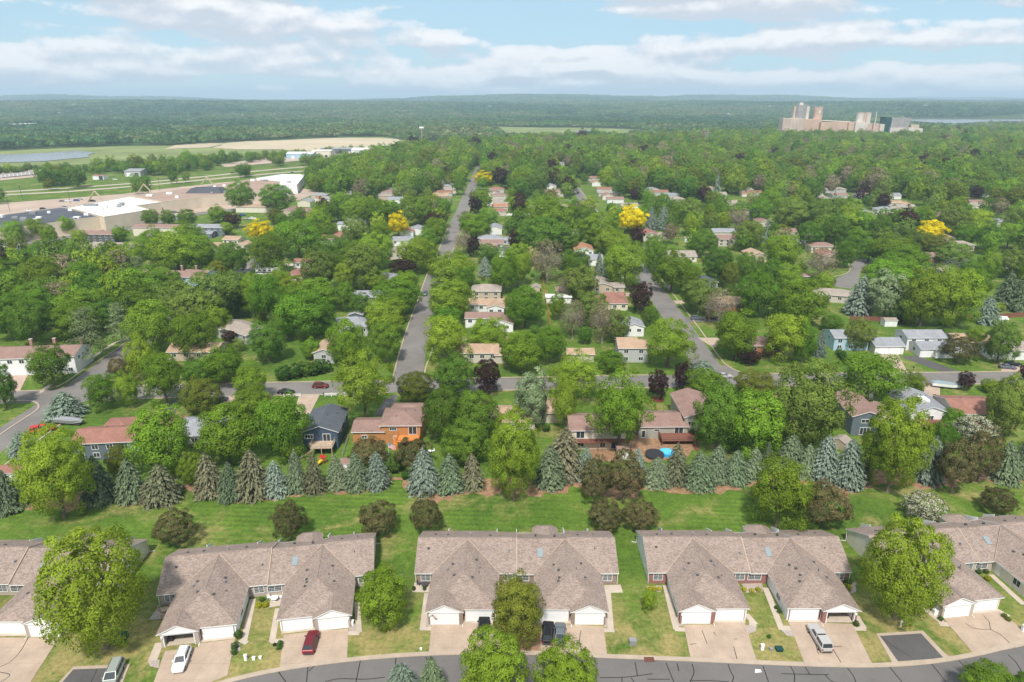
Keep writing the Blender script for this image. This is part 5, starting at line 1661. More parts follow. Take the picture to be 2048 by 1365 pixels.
# --- right of the second street
house('red-gabled house', 'beige house with red gabled roof beyond the golden tree', 1298, 464, 0, [(0, 0, 9, 14, 3.6, 'gy', 0.36), (6.8, -3, 6, 8, 3.0, 'gy', 0.34)], ['roof_red', 'roof_taupe'], 's_beige')
house('taupe house at the bend', 'low taupe-roofed house behind the paired round maples', 1360, 505, 0, [(0, 0, 15, 12, 3.0, 'gx', 0.30)], 'roof_taupe', 's_cream')
house('brown gabled house', 'cream house with brown gable beside the round dark maple', 1452, 473, 0, [(0, 0, 11, 9, 4.2, 'gx', 0.36), (3.6, -3.6, 7, 7, 4.0, 'gy', 0.36)], 'roof_brown', 's_beige')
house('long white house', 'long white house with taupe roof on the open lawn', 1610, 469, 0, [(0, 0, 18, 8, 4.2, 'gx', 0.32), (12, -1.5, 8, 7, 3.0, 'gx', 0.32)], 'roof_taupe', 's_white')
house('dark grey house', 'house with dark grey roof beside the pale thin tree', 1402, 556, 0, [(0, 0, 13, 9, 3.0, 'hip', 0.34)], 'roof_dark', 's_grey')
house('brown carport house', 'brown-roofed house with carport beyond the cul-de-sac', 1868, 508, 0, [(0, 0, 9, 8, 3.0, 'gx', 0.34)], 'roof_brown', 's_cedar')
house('small red house', 'small red-brown house beside the cul-de-sac trees', 1600, 548, 0, [(0, 0, 6, 6, 2.8, 'hip', 0.36)], 'roof_brown', 's_slate')
# --- left of the first street
house('blue-grey hip house', 'blue-grey house with slate hipped roof beside the long street', 704, 640, 0, [(0, 0, 13.5, 10, 3.6, 'hip', 0.38), (-0.8, 12.0, 5, 6, 3.6, 'gy', 0.34)], 'roof_grey', ['s_grey', 's_slate'])
house('orange-roofed hedge house', 'tan house with orange roof and red deck above the hedge', 656, 690, 0, [(0, 0, 6.5, 12, 3.6, 'gy', 0.36)], 'roof_tan', 's_grey', decks=[(-6.5, -3.3, 0, 4, 1.6, 'wood_red')])
house('long taupe house', 'grey house with long taupe roof among dark trees', 488, 652, -38, [(0, 0, 17, 9, 3.4, 'gx', 0.32), (-8.2, -3.0, 6, 7, 3.3, 'gy', 0.34)], 'roof_taupe', 's_grey')
house('hidden tan house', 'tan-roofed house hidden behind shade trees near the corner', 395, 690, 0, [(0, 0, 16, 9, 3.2, 'gx', 0.34)], 'roof_tan', 's_tan')
house('motorhome house', 'cream house with red roof beside the parked motorhome', 595, 546, 0, [(0, 0, 9, 14, 3.2, 'gy', 0.32)], 'roof_red', 's_cream')
house('red garage', 'small white garage with red roof beyond the motorhome', 608, 520, 0, [(0, 0, 9, 7, 3.0, 'gx', 0.32)], 'roof_red', 's_white', name='garage', cat='garage')
house('grey hidden house', 'house with grey roof between the maroon tree and grey-green trees', 770, 550, 0, [(0, 0, 10, 9, 3.4, 'hip', 0.36)], 'roof_grey', 's_grey')
house('red-roofed white house', 'white house with red roofs left of the golden tree', 672, 466, -10, [(0, 0, 13, 10, 3.4, 'gx', 0.34), (1, -9, 12, 8, 3.2, 'gx', 0.34)], 'roof_red', 's_white')
house('white box house', 'small white house with pale roof beyond the red-roofed one', 690, 445, 0, [(0, 0, 8, 8, 4.4, 'gx', 0.2)], 'roof_grey', 's_white')
house('grey house with bay', 'white house with grey roof right of the golden tree', 806, 476, 0, [(0, 0, 12, 8, 3.4, 'gx', 0.34)], 'roof_grey', 's_white')
house('taupe house pair', 'taupe-roofed house between clipped cedars beside the street', 792, 500, 0, [(0, 0, 8, 13, 3.2, 'gy', 0.34)], 'roof_taupe', 's_beige')
house('grey and red house', 'house with grey and red roofs behind the golden tree', 834, 455, 0, [(0, 0, 8, 11, 3.4, 'gy', 0.34), (-5, -7, 8, 9, 3.2, 'gy', 0.34)], ['roof_grey', 'roof_red'], 's_white')
# --- left: apartment rows
AP = house('white apartment row', 'white two-storey apartment row with brown roof and three brick chimneys', 62, 699, 6,
      [(-2, 0, 34, 11, 5.6, 'gx', 0.30)], 'roof_brown', 's_white', name='apartment_row', cat='apartment row', chimney=[(-1, 2.6, 8.9), (6, 2.6, 8.9), (14, 2.6, 8.9)], garages=[(-12, -5.51, 4.6), (-5.5, -5.51, 4.6), (1.2, -5.51, 4.6), (8, -5.51, 4.6)])
house('pale apartment row', 'pale apartment row with stepped taupe roof and chimneys among trees', 352, 545, -8, [(-6, 0, 24, 10, 5.6, 'gx', 0.30), (12, -1.5, 11, 11, 6.2, 'gx', 0.36)], 'roof_brown', 's_blue', name='apartment_row', cat='apartment row', chimney=[(2, 2, 9), (9, 2, 9.2)])
house('cream apartment row', 'cream two-storey apartment row with brown roof before the dark round trees', 316, 451, -3, [(0, 0, 28, 9, 5.4, 'gx', 0.30)], 'roof_brown', 's_cream', name='apartment_row', cat='apartment row')
house('grey apartment row', 'dark grey two-storey apartment row beyond the town trees', 418, 451, -3, [(0, 0, 23, 9, 5.4, 'gx', 0.30), (2, -8, 9, 7, 2.9, 'gx', 0.3)], 'roof_grey', ['s_slate', 's_slate'], name='apartment_row', cat='apartment row')
house('charcoal apartment row', 'charcoal apartment row with brown roof beside the frontage road', 196, 464, -4, [(0, 0, 26, 9, 5.0, 'gx', 0.30)], 'roof_brown', 's_dark', name='apartment_row', cat='apartment row')
house('long taupe apartment row', 'cream apartment row with long taupe hipped roof', 222, 489, -6, [(0, 0, 33, 13, 4.6, 'hip', 0.30)], 'roof_taupe', 's_cream', name='apartment_row', cat='apartment row')
house('taupe hip apartment block', 'apartment block with broad taupe hipped roof beside the pink drive', 152, 515, -4, [(0, 0, 22, 15, 3.2, 'hip', 0.34)], 'roof_taupe', 's_cream', name='apartment_row', cat='apartment row')
house('tan duplex', 'tan-roofed duplex with white garages near the shopping centre', 512, 411, -4, [(0, 0, 28, 9, 4.2, 'gx', 0.30)], 'roof_tan', 's_cream')
house('brown duplex', 'brown-roofed duplex beside the round green tree', 580, 418, -6, [(0, 0, 10, 18, 3.4, 'gy', 0.32)], 'roof_brown', 's_tan')
house('grey and orange house', 'house with grey and orange roofs beside the tall maples', 612, 400, -3, [(0, 0, 10, 12, 4.0, 'gy', 0.34), (4, 14, 9, 10, 4.0, 'gy', 0.34)], ['roof_grey', 'roof_rust'], 's_cream')
house('brown porch house', 'brown house with porch right of the tan duplex', 622, 419, -3, [(0, 0, 12, 9, 3.6, 'gx', 0.32)], 'roof_brown', 's_cedar')
house('orange garage left', 'cream garage with orange-tan roof, left of the pair before the golden tree', 438, 488, -12, [(0, 0, 9, 8, 2.8, 'gx', 0.34)], 'roof_tan', 's_cream', name='garage', cat='garage')
house('yellow-walled house', 'pale yellow house with tan roof before the golden tree', 468, 475, -12, [(0, 0, 10, 8, 3.2, 'gx', 0.34)], 'roof_tan', 's_cream')
house('orange garage right', 'cream garage with tan gable, right of the pair before the golden tree', 486, 486, -12, [(0, 0, 6, 9, 2.8, 'gy', 0.34)], 'roof_tan', 's_cream', name='garage', cat='garage')
# --- far roofs glimpsed between crowns
FARH = [(565, 380, 'roof_grey'), (668, 395, 'roof_grey'), (640, 388, 'roof_grey'), (700, 378, 'roof_taupe'), (788, 378, 'roof_taupe'), (794, 396, 'roof_grey'), (842, 342, 'roof_grey'), (893, 372, 'roof_grey'), (895, 360, 'roof_taupe'), (876, 402, 'roof_grey'),
        (991, 400, 'roof_taupe'), (988, 383, 'roof_brown'), (991, 334, 'roof_brown'), (993, 322, 'roof_red'), (1098, 357, 'roof_red'), (1102, 370, 'roof_grey'), (1105, 381, 'roof_brown'), (1110, 391, 'roof_taupe'), (1186, 354, 'roof_red'), (1192, 363, 'roof_rust'),
        (1118, 326, 'roof_grey'), (1342, 388, 'roof_grey'), (1352, 396, 'roof_taupe'), (1424, 376, 'roof_tan'), (1436, 386, 'roof_taupe'), (1258, 408, 'roof_taupe'), (1512, 427, 'roof_taupe'), (1526, 440, 'roof_brown'), (1677, 388, 'roof_brown'), (1783, 388, 'roof_grey'),
        (1768, 416, 'roof_grey'), (1808, 428, 'roof_grey'), (1850, 322, 'roof_grey'), (1952, 402, 'roof_brown'), (1975, 384, 'roof_brown'), (1990, 372, 'roof_taupe'), (1945, 408, 'roof_taupe'), (1978, 408, 'roof_tan'), (2000, 440, 'roof_grey'), (2012, 516, 'roof_brown'),
        (1862, 290, 'roof_grey'), (1754, 343, 'roof_red'), (1898, 284, 'roof_grey')]
RC = {'roof_grey': 'grey', 'roof_taupe': 'taupe', 'roof_brown': 'brown', 'roof_red': 'red', 'roof_tan': 'tan', 'roof_rust': 'rust'}
far_houses = []
for i, (x, y, rf) in enumerate(FARH):
    wl = ('s_white', 's_cream', 's_beige', 's_grey', 's_white')[i % 5]
    k = ('gx', 'gx', 'hip', 'gy')[i % 4]
    w_, d_ = (9, 13) if k == 'gy' else (13, 8.6)
    h = house('', '', x, y, 0, [(0, 0, w_, d_, 3.4, k, 0.34)], rf, wl, lm=False, vents=0)
    far_houses.append((h, rf, wl, x, y))

# --- more roofs of the street grid, only where the crowns leave them in view
CROWN_PX = []
for t in ALL_TREES:
    cx_, cy_ = pix(t[2], t[3], t[5] * 0.55)
    fw_ = t[3] * math.cos(TH) + (CAM_H - t[5] * 0.5) * math.sin(TH)
    CROWN_PX.append((t[3], cx_, cy_, t[4] * 0.5 * FOC / fw_, t[5] * 0.46 * FOC / fw_ * 0.95))


def roof_in_view(x, y):
    n = 0
    for dx in (-5, 0, 5):
        for dy in (-3, 0, 3):
            a, b = pix(x + dx, y + dy, 4.5)
            n += not any(cy0 < y + 4 and ((a - cx_) / rx) ** 2 + ((b - cy_) / ry) ** 2 < 0.85 for cy0, cx_, cy_, rx, ry in CROWN_PX)
    return n


rh = random.Random(5)
taken = [(o.location.x, o.location.y) for o in COL.objects if o.parent is None and o.name.split('.')[0] in ('house', 'garage', 'apartment_row', 'carport')]
for X in (-105, -58, -13, 38, 84, 128, 170, 212, 255, 300):
    Y = 212.0
    while Y < 640:
        x, y = X + rh.uniform(-3, 3), Y + rh.uniform(-3, 3)
        a, b = pix(x, y, 4.0)
        Y += 21
        if not (20 < a < 2030) or (a < 620 and b < 500) or min(math.hypot(x - p[0], y - p[1]) for p in taken) < 17 or any(math.hypot(x - t[2], y - t[3]) < 4.5 for t in ALL_TREES):
            continue
        if (1650 < a < 1770 and 505 < b < 590) or (1640 < a and 585 < b < 665):
            continue
        if roof_in_view(x, y) < 4:
            continue
        rf = rh.choice(['roof_grey', 'roof_taupe', 'roof_brown', 'roof_tan', 'roof_taupe', 'roof_red'])
        wl = rh.choice(['s_white', 's_cream', 's_beige', 's_grey', 's_tan'])
        k = rh.choice(['gx', 'gx', 'hip', 'gy'])
        w_, d_ = (9, 12.5) if k == 'gy' else (13.5, 8.6)
        bl = [(0, 0, w_, d_, 3.4, k, 0.34)]
        if rh.random() < 0.6:
            bl.append((rh.choice([-1, 1]) * (w_ / 2 + 2.2), -1.4, 6.2, 6.8, 2.8, 'gx', 0.32))
        h = house('', '', a, b, 0, bl, rf, wl, lm=False, vents=2, zroof=4.0)
        taken.append((x, y))
        far_houses.append((h, rf, wl, a, b))
print('houses', len(far_houses))
NTH = ['first', 'second', 'third', 'fourth', 'fifth', 'sixth', 'seventh', 'eighth', 'ninth', 'tenth', 'eleventh', 'twelfth', 'thirteenth', 'fourteenth', 'fifteenth', 'sixteenth', 'seventeenth', 'eighteenth', 'nineteenth', 'twentieth', 'twenty-first', 'twenty-second', 'twenty-third', 'twenty-fourth', 'twenty-fifth', 'twenty-sixth', 'twenty-seventh', 'twenty-eighth', 'twenty-ninth', 'thirtieth']


# ------------------------------------------------------------------ shopping centre, warehouses, grain elevator
def block_px(name, label, cat, pts, h, wall, roof, group=None, units=0, seed=0, parapet=True):
    P = [at(x, y, h) for x, y in pts]
    c = sum(P, Vector()) / len(P)
    root = empty(name, (c.x, c.y, 0))
    tag(root, label, cat, group)
    L = [(p.x - c.x, p.y - c.y) for p in P]
    area = sum(a[0] * b[1] - b[0] * a[1] for a, b in zip(L, L[1:] + L[:1]))
    if area < 0:
        L = L[::-1]
    MB().extrude(L, -0.1, h).build('wall', M[wall], root)
    ro = MB().poly([(a, b, h + 0.06) for a, b in L]).build('roof', M[roof], root)
    if parapet:
        V = [Vector((a, b, 0)) for a, b in L + L[:1]]
        strip_faces(MB(), V, 0.0, 0.45, h - 0.2, h + 0.55).build('parapet', M[wall], root)
    rr = random.Random(seed)
    xs, ys = [a for a, b in L], [b for a, b in L]
    n = 0
    while n < units:
        x, y = rr.uniform(min(xs), max(xs)), rr.uniform(min(ys), max(ys))
        ins = all((b[0] - a[0]) * (y - a[1]) - (b[1] - a[1]) * (x - a[0]) > 3.2 * math.hypot(b[0] - a[0], b[1] - a[1]) for a, b in zip(L, L[1:] + L[:1]))
        n += 1
        if ins:
            s = rr.uniform(1.0, 2.4)
            MB().box(x - s, x + s, y - s * 0.6, y + s * 0.6, h, h + rr.uniform(1.0, 1.9)).build('roof_unit', M['metal' if rr.random() < 0.5 else 'white'], ro)
    return root


MALL = 'blocks of the shopping centre'
mall1 = block_px('shopping_centre_block', 'shopping centre block with flat dark roof and white roof units', 'shop building', [(-70, 442), (0, 432), (122, 416), (135, 417), (204, 434), (92, 449), (0, 461), (-70, 470)], 8, 'block_cream', 'flat_dark', MALL, 34, 1)
mall2 = block_px('shopping_centre_block', 'shopping centre block with bright white flat roof', 'shop building', [(136, 416.5), (258, 394.5), (322, 406), (272, 413), (300, 421), (208, 435.5)], 8.6, 'block_cream', 'flat_white', MALL, 30, 2)
mall3 = block_px('shopping_centre_block', 'long shopping centre block with gravel-brown flat roof', 'shop building', [(264, 393.5), (400, 375), (508, 359), (560, 364), (545, 380), (400, 395.5), (324, 405)], 8.2, 'block_cream', 'flat_brown', MALL, 40, 3)
mall4 = block_px('shopping_centre_block', 'tall white shop block at the far end of the shopping centre', 'shop building', [(512, 357.5), (562, 350), (610, 350), (603, 360), (594, 371), (546, 370)], 7.5, 's_white', 'flat_white', MALL, 8, 4)
# pointed gables on the shop front, dark lantern roof, doors on the back wall
for (x, y, s) in ((290, 385, 5.5), (415, 370, 5.5), (193, 404, 6.5)):
    p = at(x, y, 8.2)
    q = mall3.location if x > 200 else mall2.location
    mb = MB().tube((p.x - q.x - s, p.y - q.y, 8), (p.x - q.x, p.y - q.y, 8 + s * 1.25), 0.55, n=5).tube((p.x - q.x + s, p.y - q.y, 8), (p.x - q.x, p.y - q.y, 8 + s * 1.25), 0.55, n=5)
    mb.build('shop_front_gable', M['wood_tan'], mall3 if x > 200 else mall2)
p = at(415, 383, 9) - mall3.location
MB().solid([(p.x - 15, p.y - 8, 8.2), (p.x + 15, p.y - 8, 8.2), (p.x + 15, p.y + 8, 8.2), (p.x - 15, p.y + 8, 8.2), (p.x - 11, p.y - 5, 12), (p.x + 11, p.y - 5, 12), (p.x + 11, p.y + 5, 12), (p.x - 11, p.y + 5, 12)],
           [(4, 5, 6, 7), (0, 1, 5, 4), (1, 2, 6, 5), (2, 3, 7, 6), (3, 0, 4, 7)]).build('lantern_roof', M['flat_dark'], mall3)
for x, y, w_, root in ((195, 444, 3.6, mall1), (217, 443, 1.6, mall2), (223, 442, 1.6, mall2), (257, 437, 1.6, mall2), (323, 417, 4, mall3), (360, 412, 4.5, mall3)):
    p = at(x, y, 2) - root.location
    MB().box(p.x - w_ / 2, p.x + w_ / 2, p.y - 1.2, p.y - 0.6, 0, 3.4).build('loading_door', M['door_white' if w_ == 3.6 else 'dark_metal'], root)


def warehouse(label, x0, x1, yb, h, d, wall, roof, kind='gx', cat='warehouse', pitch=0.14, ang=0):
    a, b = at(x0, yb), at(x1, yb)
    c = (a + b) / 2
    w_ = (b - a).length
    root = empty('warehouse', (c.x, c.y, 0), math.atan2(b.y - a.y, b.x - a.x) + ang)
    tag(root, label, cat, 'sheds along the rail yard')
    mb = MB()
    wall_faces(mb, -w_ / 2, w_ / 2, 0, d, h, kind, pitch)
    mb.build('wall', M[wall], root)
    rb = MB()
    roof_faces(rb, -w_ / 2, w_ / 2, 0, d, h, kind, pitch)
    ro = rb.build('roof', [M[roof], M['trim']], root)
    for k in range(max(2, int(w_ / 16))):
        MB().box(-2, 2, -0.12, 0.0, 0, 4).build('bay_door', M['dark_metal' if k % 2 else 'white'], root, (-w_ / 2 + w_ * (k + 0.5) / max(2, int(w_ / 16)), 0, 0))
    return root


for a in (('pale blue-white warehouse, leftmost of the long sheds before the field', 573, 626, 318, 7, 26, 's_blue', 'flat_white'),
          ('cream warehouse between the pale blue and slate sheds', 624, 662, 316, 9, 26, 's_cream', 'tank_white'),
          ('long slate warehouse behind the cream one', 640, 712, 309, 8, 22, 's_slate', 'roof_grey'),
          ('white arched warehouse right of the slate shed', 703, 762, 311, 8, 30, 's_white', 'flat_white'),
          ('low white warehouse row beyond the field corner', 762, 850, 299, 5, 20, 's_white', 'flat_white'),
          ('long white warehouse before the dead trees', 925, 985, 290.5, 7, 40, 's_white', 'flat_white'),
          ('long white warehouse right of the one before the dead trees', 988, 1036, 287.5, 7, 40, 's_white', 'flat_white'),
          ('white arched shed near the marsh', 1228, 1258, 288, 12, 60, 's_white', 'flat_white'),
          ('low white shed left of the arched one near the marsh', 1148, 1172, 284, 6, 30, 's_white', 'flat_white'),
          ('brick house-like shed among trees before the lake', 297, 320, 335, 9, 16, 's_tan', 'roof_brown'),
          ('grey shed behind the dark maroon tree by the highway', 250, 282, 354, 6, 24, 's_grey', 'roof_grey'),
          ('small red-roofed roadside house by the highway', 186, 208, 360, 4, 10, 's_white', 'roof_red'),
          ('long white shed alone in the far wood', 20, 64, 257, 10, 50, 's_grey', 'flat_white'),
          ('flat brick school wing, nearest of the brick blocks', 1928, 1985, 305, 7, 30, 'brick_brown', 'roof_taupe'),
          ('flat brick school wing behind, with taller roof', 1960, 1992, 298, 12, 40, 'brick_brown', 'roof_taupe'),
          ('brick apartment block right of the school', 2003, 2042, 301, 9, 24, 'brick_brown', 'roof_taupe'),
          ('white-fronted block before the river', 1960, 2030, 262, 10, 30, 's_white', 'roof_grey'),
          ('low white warehouse left of the grain elevator', 1508, 1520, 274, 7, 20, 's_white', 'flat_white'),
          ('white flat-roofed hall among trees below the elevator', 1850, 1882, 290, 6, 30, 's_grey', 'flat_white')):
    warehouse(*a)
# trailers in the storage yard
trl = MB().box(-1.3, 1.3, -6, 6, 1.0, 4.0).mesh('trailer_box', M['white'])
twh = MB().box(-1.2, 1.2, 3.2, 5.2, 0.0, 1.0).mesh('wheel_set', M['black'])
tlg = MB().box(-0.9, 0.9, -4.4, -4.1, 0, 1.0).mesh('landing_leg', M['dark_metal'])
for i in range(15):
    x = 4 + i * 8
    o = empty('trailer', at(x, 357 - i * 0.8), R(-12))
    tag(o, 'white box trailer, %s from the left in the storage yard row' % NTH[i], 'trailer', 'trailers parked in the storage yard')
    put('trailer_box', trl, o)
    put('wheel_set', twh, o)
    put('landing_leg', tlg, o)


def elevator():
    o0 = at(1700, 281)
    root = empty('grain_elevator', o0)
    tag(root, 'concrete grain elevator complex with silo rows and tall towers beyond the trees', 'grain elevator')
    s = 1.052

    def X(px):
        return (px - 1700) * s

    def Hh(py):
        return (281 - py) * s * 0.985
    def bank(x0, x1, top, n, mat, y=0.0):
        r = (X(x1) - X(x0)) / n / 2
        for i in range(n):
            MB().tube((0, 0, 0), (0, 0, Hh(top)), r * 1.04, n=14).build('silo', M[mat], root, (X(x0) + r * (2 * i + 1), y, 0), smooth=False)
        MB().box(X(x0), X(x1), y - r * 0.55, y + r * 6, 0, Hh(top) + 0.8).build('silo_core', M[mat], root)
    bank(1561, 1602, 239.5, 6, 'concrete_pale')
    bank(1602, 1635, 241, 8, 'concrete_tower', 3)
    bank(1636, 1668, 247, 8, 'concrete_tower', -3)
    bank(1669, 1690, 247.5, 6, 'concrete_tower', 0)
    MB().box(X(1690.5), X(1702), -4, 20, 0, Hh(246)).build('head_house', M['concrete_tower'], root)
    MB().box(X(1702.5), X(1727), -8, 20, 0, Hh(247)).box(X(1704), X(1720), -7, 10, Hh(247), Hh(245)).build('mill_building', M['tank_white'], root)
    MB().box(X(1727.3), X(1754), 2, 24, 0, Hh(249)).build('annex', M['concrete_tower'], root)
    MB().box(X(1754.3), X(1763), -2, 18, 0, Hh(250)).build('white_annex', M['tank_white'], root)
    MB().box(X(1763.3), X(1773), -3, 22, 0, Hh(236.5)).build('green_tower', M['panel_green'], root)
    mb = MB().solid([(X(1773.3), -6, Hh(256)), (X(1808), -6, Hh(256)), (X(1808), 24, Hh(256)), (X(1773.3), 24, Hh(256)), (X(1774), -6, Hh(238)), (X(1811.5), -6, Hh(238)), (X(1811.5), 24, Hh(238)), (X(1774), 24, Hh(238))],
                    [(0, 3, 2, 1), (4, 5, 6, 7), (0, 1, 5, 4), (1, 2, 6, 5), (2, 3, 7, 6), (3, 0, 4, 7)])
    mb.build('grey_hall', M['panel_grey'], root)
    MB().box(X(1772), X(1812), -9, 24, 0, Hh(256) - 0.3).build('hall_base', M['tank_white'], root)
    MB().box(X(1812.3), X(1838), -6, 14, 0, Hh(258)).build('loading_shed', M['tank_white'], root)
    MB().box(X(1814), X(1830), -5, 10, Hh(258), Hh(251)).build('shed_roof_house', M['concrete_pale'], root)
    # towers
    t1 = MB().tube((0, 0, 0), (0, 0, Hh(214)), 12, n=16).build('tower', M['panel_grey'], root, (X(1599), 14, 0))
    MB().box(-5, 3, -4, 6, Hh(214), Hh(209)).build('tower_cap', M['tank_white'], t1)
    MB().box(9, 16, -6, 8, 0, Hh(216)).build('elevator_shaft', M['tank_white'], t1)
    MB().box(-15.5, -12, -5, 5, 0, Hh(216)).build('elevator_shaft', M['concrete_pale'], t1)
    t2 = MB().tube((0, 0, 0), (0, 0, Hh(219)), 9.2, n=16).build('tower', M['concrete_tower'], root, (X(1634.5), 16, 0))
    for i in range(8):
        a = 2 * math.pi * i / 8
        MB().box(-1.5, 1.5, -1.0, 1.0, Hh(219), Hh(217)).build('merlon', M['concrete_tower'], t2, (math.cos(a) * 8, math.sin(a) * 8, 0), a + math.pi / 2)
    MB().box(-0.8, 0.8, -9.6, -9, Hh(229), Hh(224)).box(-2.2, 2.2, -9.55, -9, Hh(227.3), Hh(226.3)).build('tower_emblem', M['white'], t2)
    for x, r, tp, m in ((1718, 7.2, 228.8, 'tank_white'), (1734.5, 5.0, 228.5, 'tank_white'), (1727.2, 3.0, 229, 'concrete_tower')):
        t = MB().tube((0, 0, Hh(250)), (0, 0, Hh(tp)), r, n=16).build('tank', M[m], root, (X(x), 12, 0))
        MB().tube((0, 0, Hh(tp)), (0, 0, Hh(tp) + 0.9), r + 0.35, n=16).build('tank_rim', M['concrete_pale'], t)
    MB().tube((0, 0, 0), (0, 0, Hh(226)), 1.3, 1.0, 8).build('stack', M['tank_white'], root, (X(1741), -6, 0))
    MB().tube((X(1602), 14, Hh(241)), (X(1702), 14, Hh(246.5)), 1.2, n=5).build('conveyor', M['tank_white'], root)


elevator()
# lattice pylon and floodlight mast
p = at(1411, 295)
py_ = empty('power_pylon', p)
tag(py_, 'steel lattice power pylon rising from the treetops', 'pylon')
mb = MB()
for sx in (-1, 1):
    for sy in (-1, 1):
        mb.tube((sx * 4, sy * 4, 0), (sx * 1.3, sy * 1.3, 22), 0.22, n=4).tube((sx * 1.3, sy * 1.3, 22), (sx * 4.5, sy * 1.0, 30), 0.2, n=4)
for k in range(5):
    z0, z1 = k * 4.4, (k + 1) * 4.4
    a, b = 4 - 2.7 * z0 / 22, 4 - 2.7 * z1 / 22
    mb.tube((-a, -a, z0), (b, -b, z1), 0.13, n=4).tube((a, -a, z0), (-b, -b, z1), 0.13, n=4)
mb.build('lattice', M['metal'], py_)
MB().tube((-7, 0, 29), (7, 0, 29), 0.25, n=4).tube((-5.5, 0, 25), (5.5, 0, 25), 0.22, n=4).build('cross_arm', M['metal'], py_)
p = at(845, 305)
fm = empty('floodlight_mast', p)
tag(fm, 'tall floodlight mast with lamp bank before the ploughed field', 'light mast')
MB().tube((0, 0, 0), (0, 0, 38), 0.55, 0.35, 8).build('mast', M['concrete_pale'], fm)
MB().box(-3.6, 3.6, -0.5, 0.5, 37, 39.4).build('lamp_bank', M['white'], fm)
for i, (x, y) in enumerate(((20, 425), (45, 400), (141, 408), (268, 385), (320, 382))):
    o = empty('parking_lot_lamp', at(x, y))
    tag(o, 'thin dark lamp post, %s from the left on the shopping centre lot' % NTH[i], 'lamp post', 'lamp posts of the parking lot')
    MB().tube((0, 0, 0), (0, 0, 11), 0.14, n=5).build('post', M['dark_metal'], o)
    MB().box(-1.0, 1.0, -0.25, 0.25, 10.9, 11.2).build('lamp_head', M['dark_metal'], o)


# ------------------------------------------------------------------ vehicles
def paint(name, c, rough=0.36, metal=0.2):
    m, t, b = new_mat(name, 0.55 if max(c) < 0.05 else rough, 0.3)
    b.inputs['Base Color'].default_value = (*c, 1)
    b.inputs['Metallic'].default_value = metal
    b.inputs['Coat Weight'].default_value = 0.0 if max(c) < 0.05 else 0.12
    return m


PAINT = {'white': paint('car_white', (0.78, 0.78, 0.78), 0.3, 0), 'red': paint('car_dark_red', (0.16, 0.012, 0.02)), 'black': paint('car_black', (0.012, 0.012, 0.014)), 'silver': paint('car_silver', (0.46, 0.44, 0.42)),
         'sage': paint('car_sage', (0.34, 0.37, 0.34)), 'blue': paint('car_blue', (0.05, 0.12, 0.3)), 'bright_red': paint('car_red', (0.55, 0.02, 0.02)), 'maroon': paint('car_maroon', (0.14, 0.025, 0.018)), 'grey': paint('car_grey', (0.13, 0.15, 0.17)), 'tan': paint('car_tan', (0.35, 0.30, 0.26))}
TAIL = plain('tail_light', (0.35, 0.01, 0.01), 0.3, 0.5, 0.0)
HEAD = plain('head_light', (0.5, 0.51, 0.53), 0.35, 0.5, 0.0)
WHEEL = MB().tube((-0.11, 0, 0), (0.11, 0, 0), 0.35, n=14).mesh('tyre', M['black'])
RIM = MB().tube((-0.125, 0, 0), (0.125, 0, 0), 0.22, n=10).mesh('rim', M['metal'])
SHAPE = {  # stations: y, z top, half width, z bottom (nose towards -y)
    'suv': ([(-2.32, .70, .68, .42), (-2.22, .84, .80, .32), (-1.95, .96, .90, .27), (-1.0, 1.06, .93, .25), (1.7, 1.10, .93, .25), (2.15, 1.08, .90, .28), (2.30, .95, .86, .34), (2.34, .70, .80, .40)],
            [((-1.10, 2.20, 0.86, 1.05), (-0.30, 1.78, 0.67, 1.68))]),
    'sedan': ([(-2.36, .60, .66, .40), (-2.26, .74, .80, .30), (-1.9, .84, .88, .25), (-0.9, .93, .91, .23), (1.3, .97, .91, .23), (2.0, .96, .88, .26), (2.3, .86, .82, .32), (2.36, .62, .74, .38)],
              [((-1.05, 1.75, 0.83, 0.93), (-0.15, 0.98, 0.63, 1.42))]),
    'pickup': ([(-2.85, .78, .78, .45), (-2.75, .95, .88, .36), (-2.3, 1.06, .96, .32), (-1.1, 1.12, .98, .32), (2.6, 1.14, .98, .34), (2.8, 1.10, .94, .38), (2.84, .8, .9, .45)],
               [((-1.30, 0.55, 0.88, 1.1), (-0.65, 0.35, 0.72, 1.78)), ((0.66, 2.72, 0.90, 1.1), (0.72, 2.5, 0.78, 1.80))]),
    'van': ([(-2.5, .72, .70, .40), (-2.38, .90, .84, .30), (-2.0, 1.02, .93, .26), (-1.2, 1.08, .95, .25), (2.0, 1.10, .95, .25), (2.4, 1.05, .92, .30), (2.48, .75, .86, .38)],
            [((-1.65, 2.40, 0.90, 1.06), (-0.75, 2.15, 0.74, 1.72))]),
}


def frustum(b, t):
    (y0, y1, w0, z0), (Y0, Y1, w1, z1) = b, t
    return [(-w0, y0, z0), (w0, y0, z0), (w0, y1, z0), (-w0, y1, z0), (-w1, Y0, z1), (w1, Y0, z1), (w1, Y1, z1), (-w1, Y1, z1)]


_car = {}


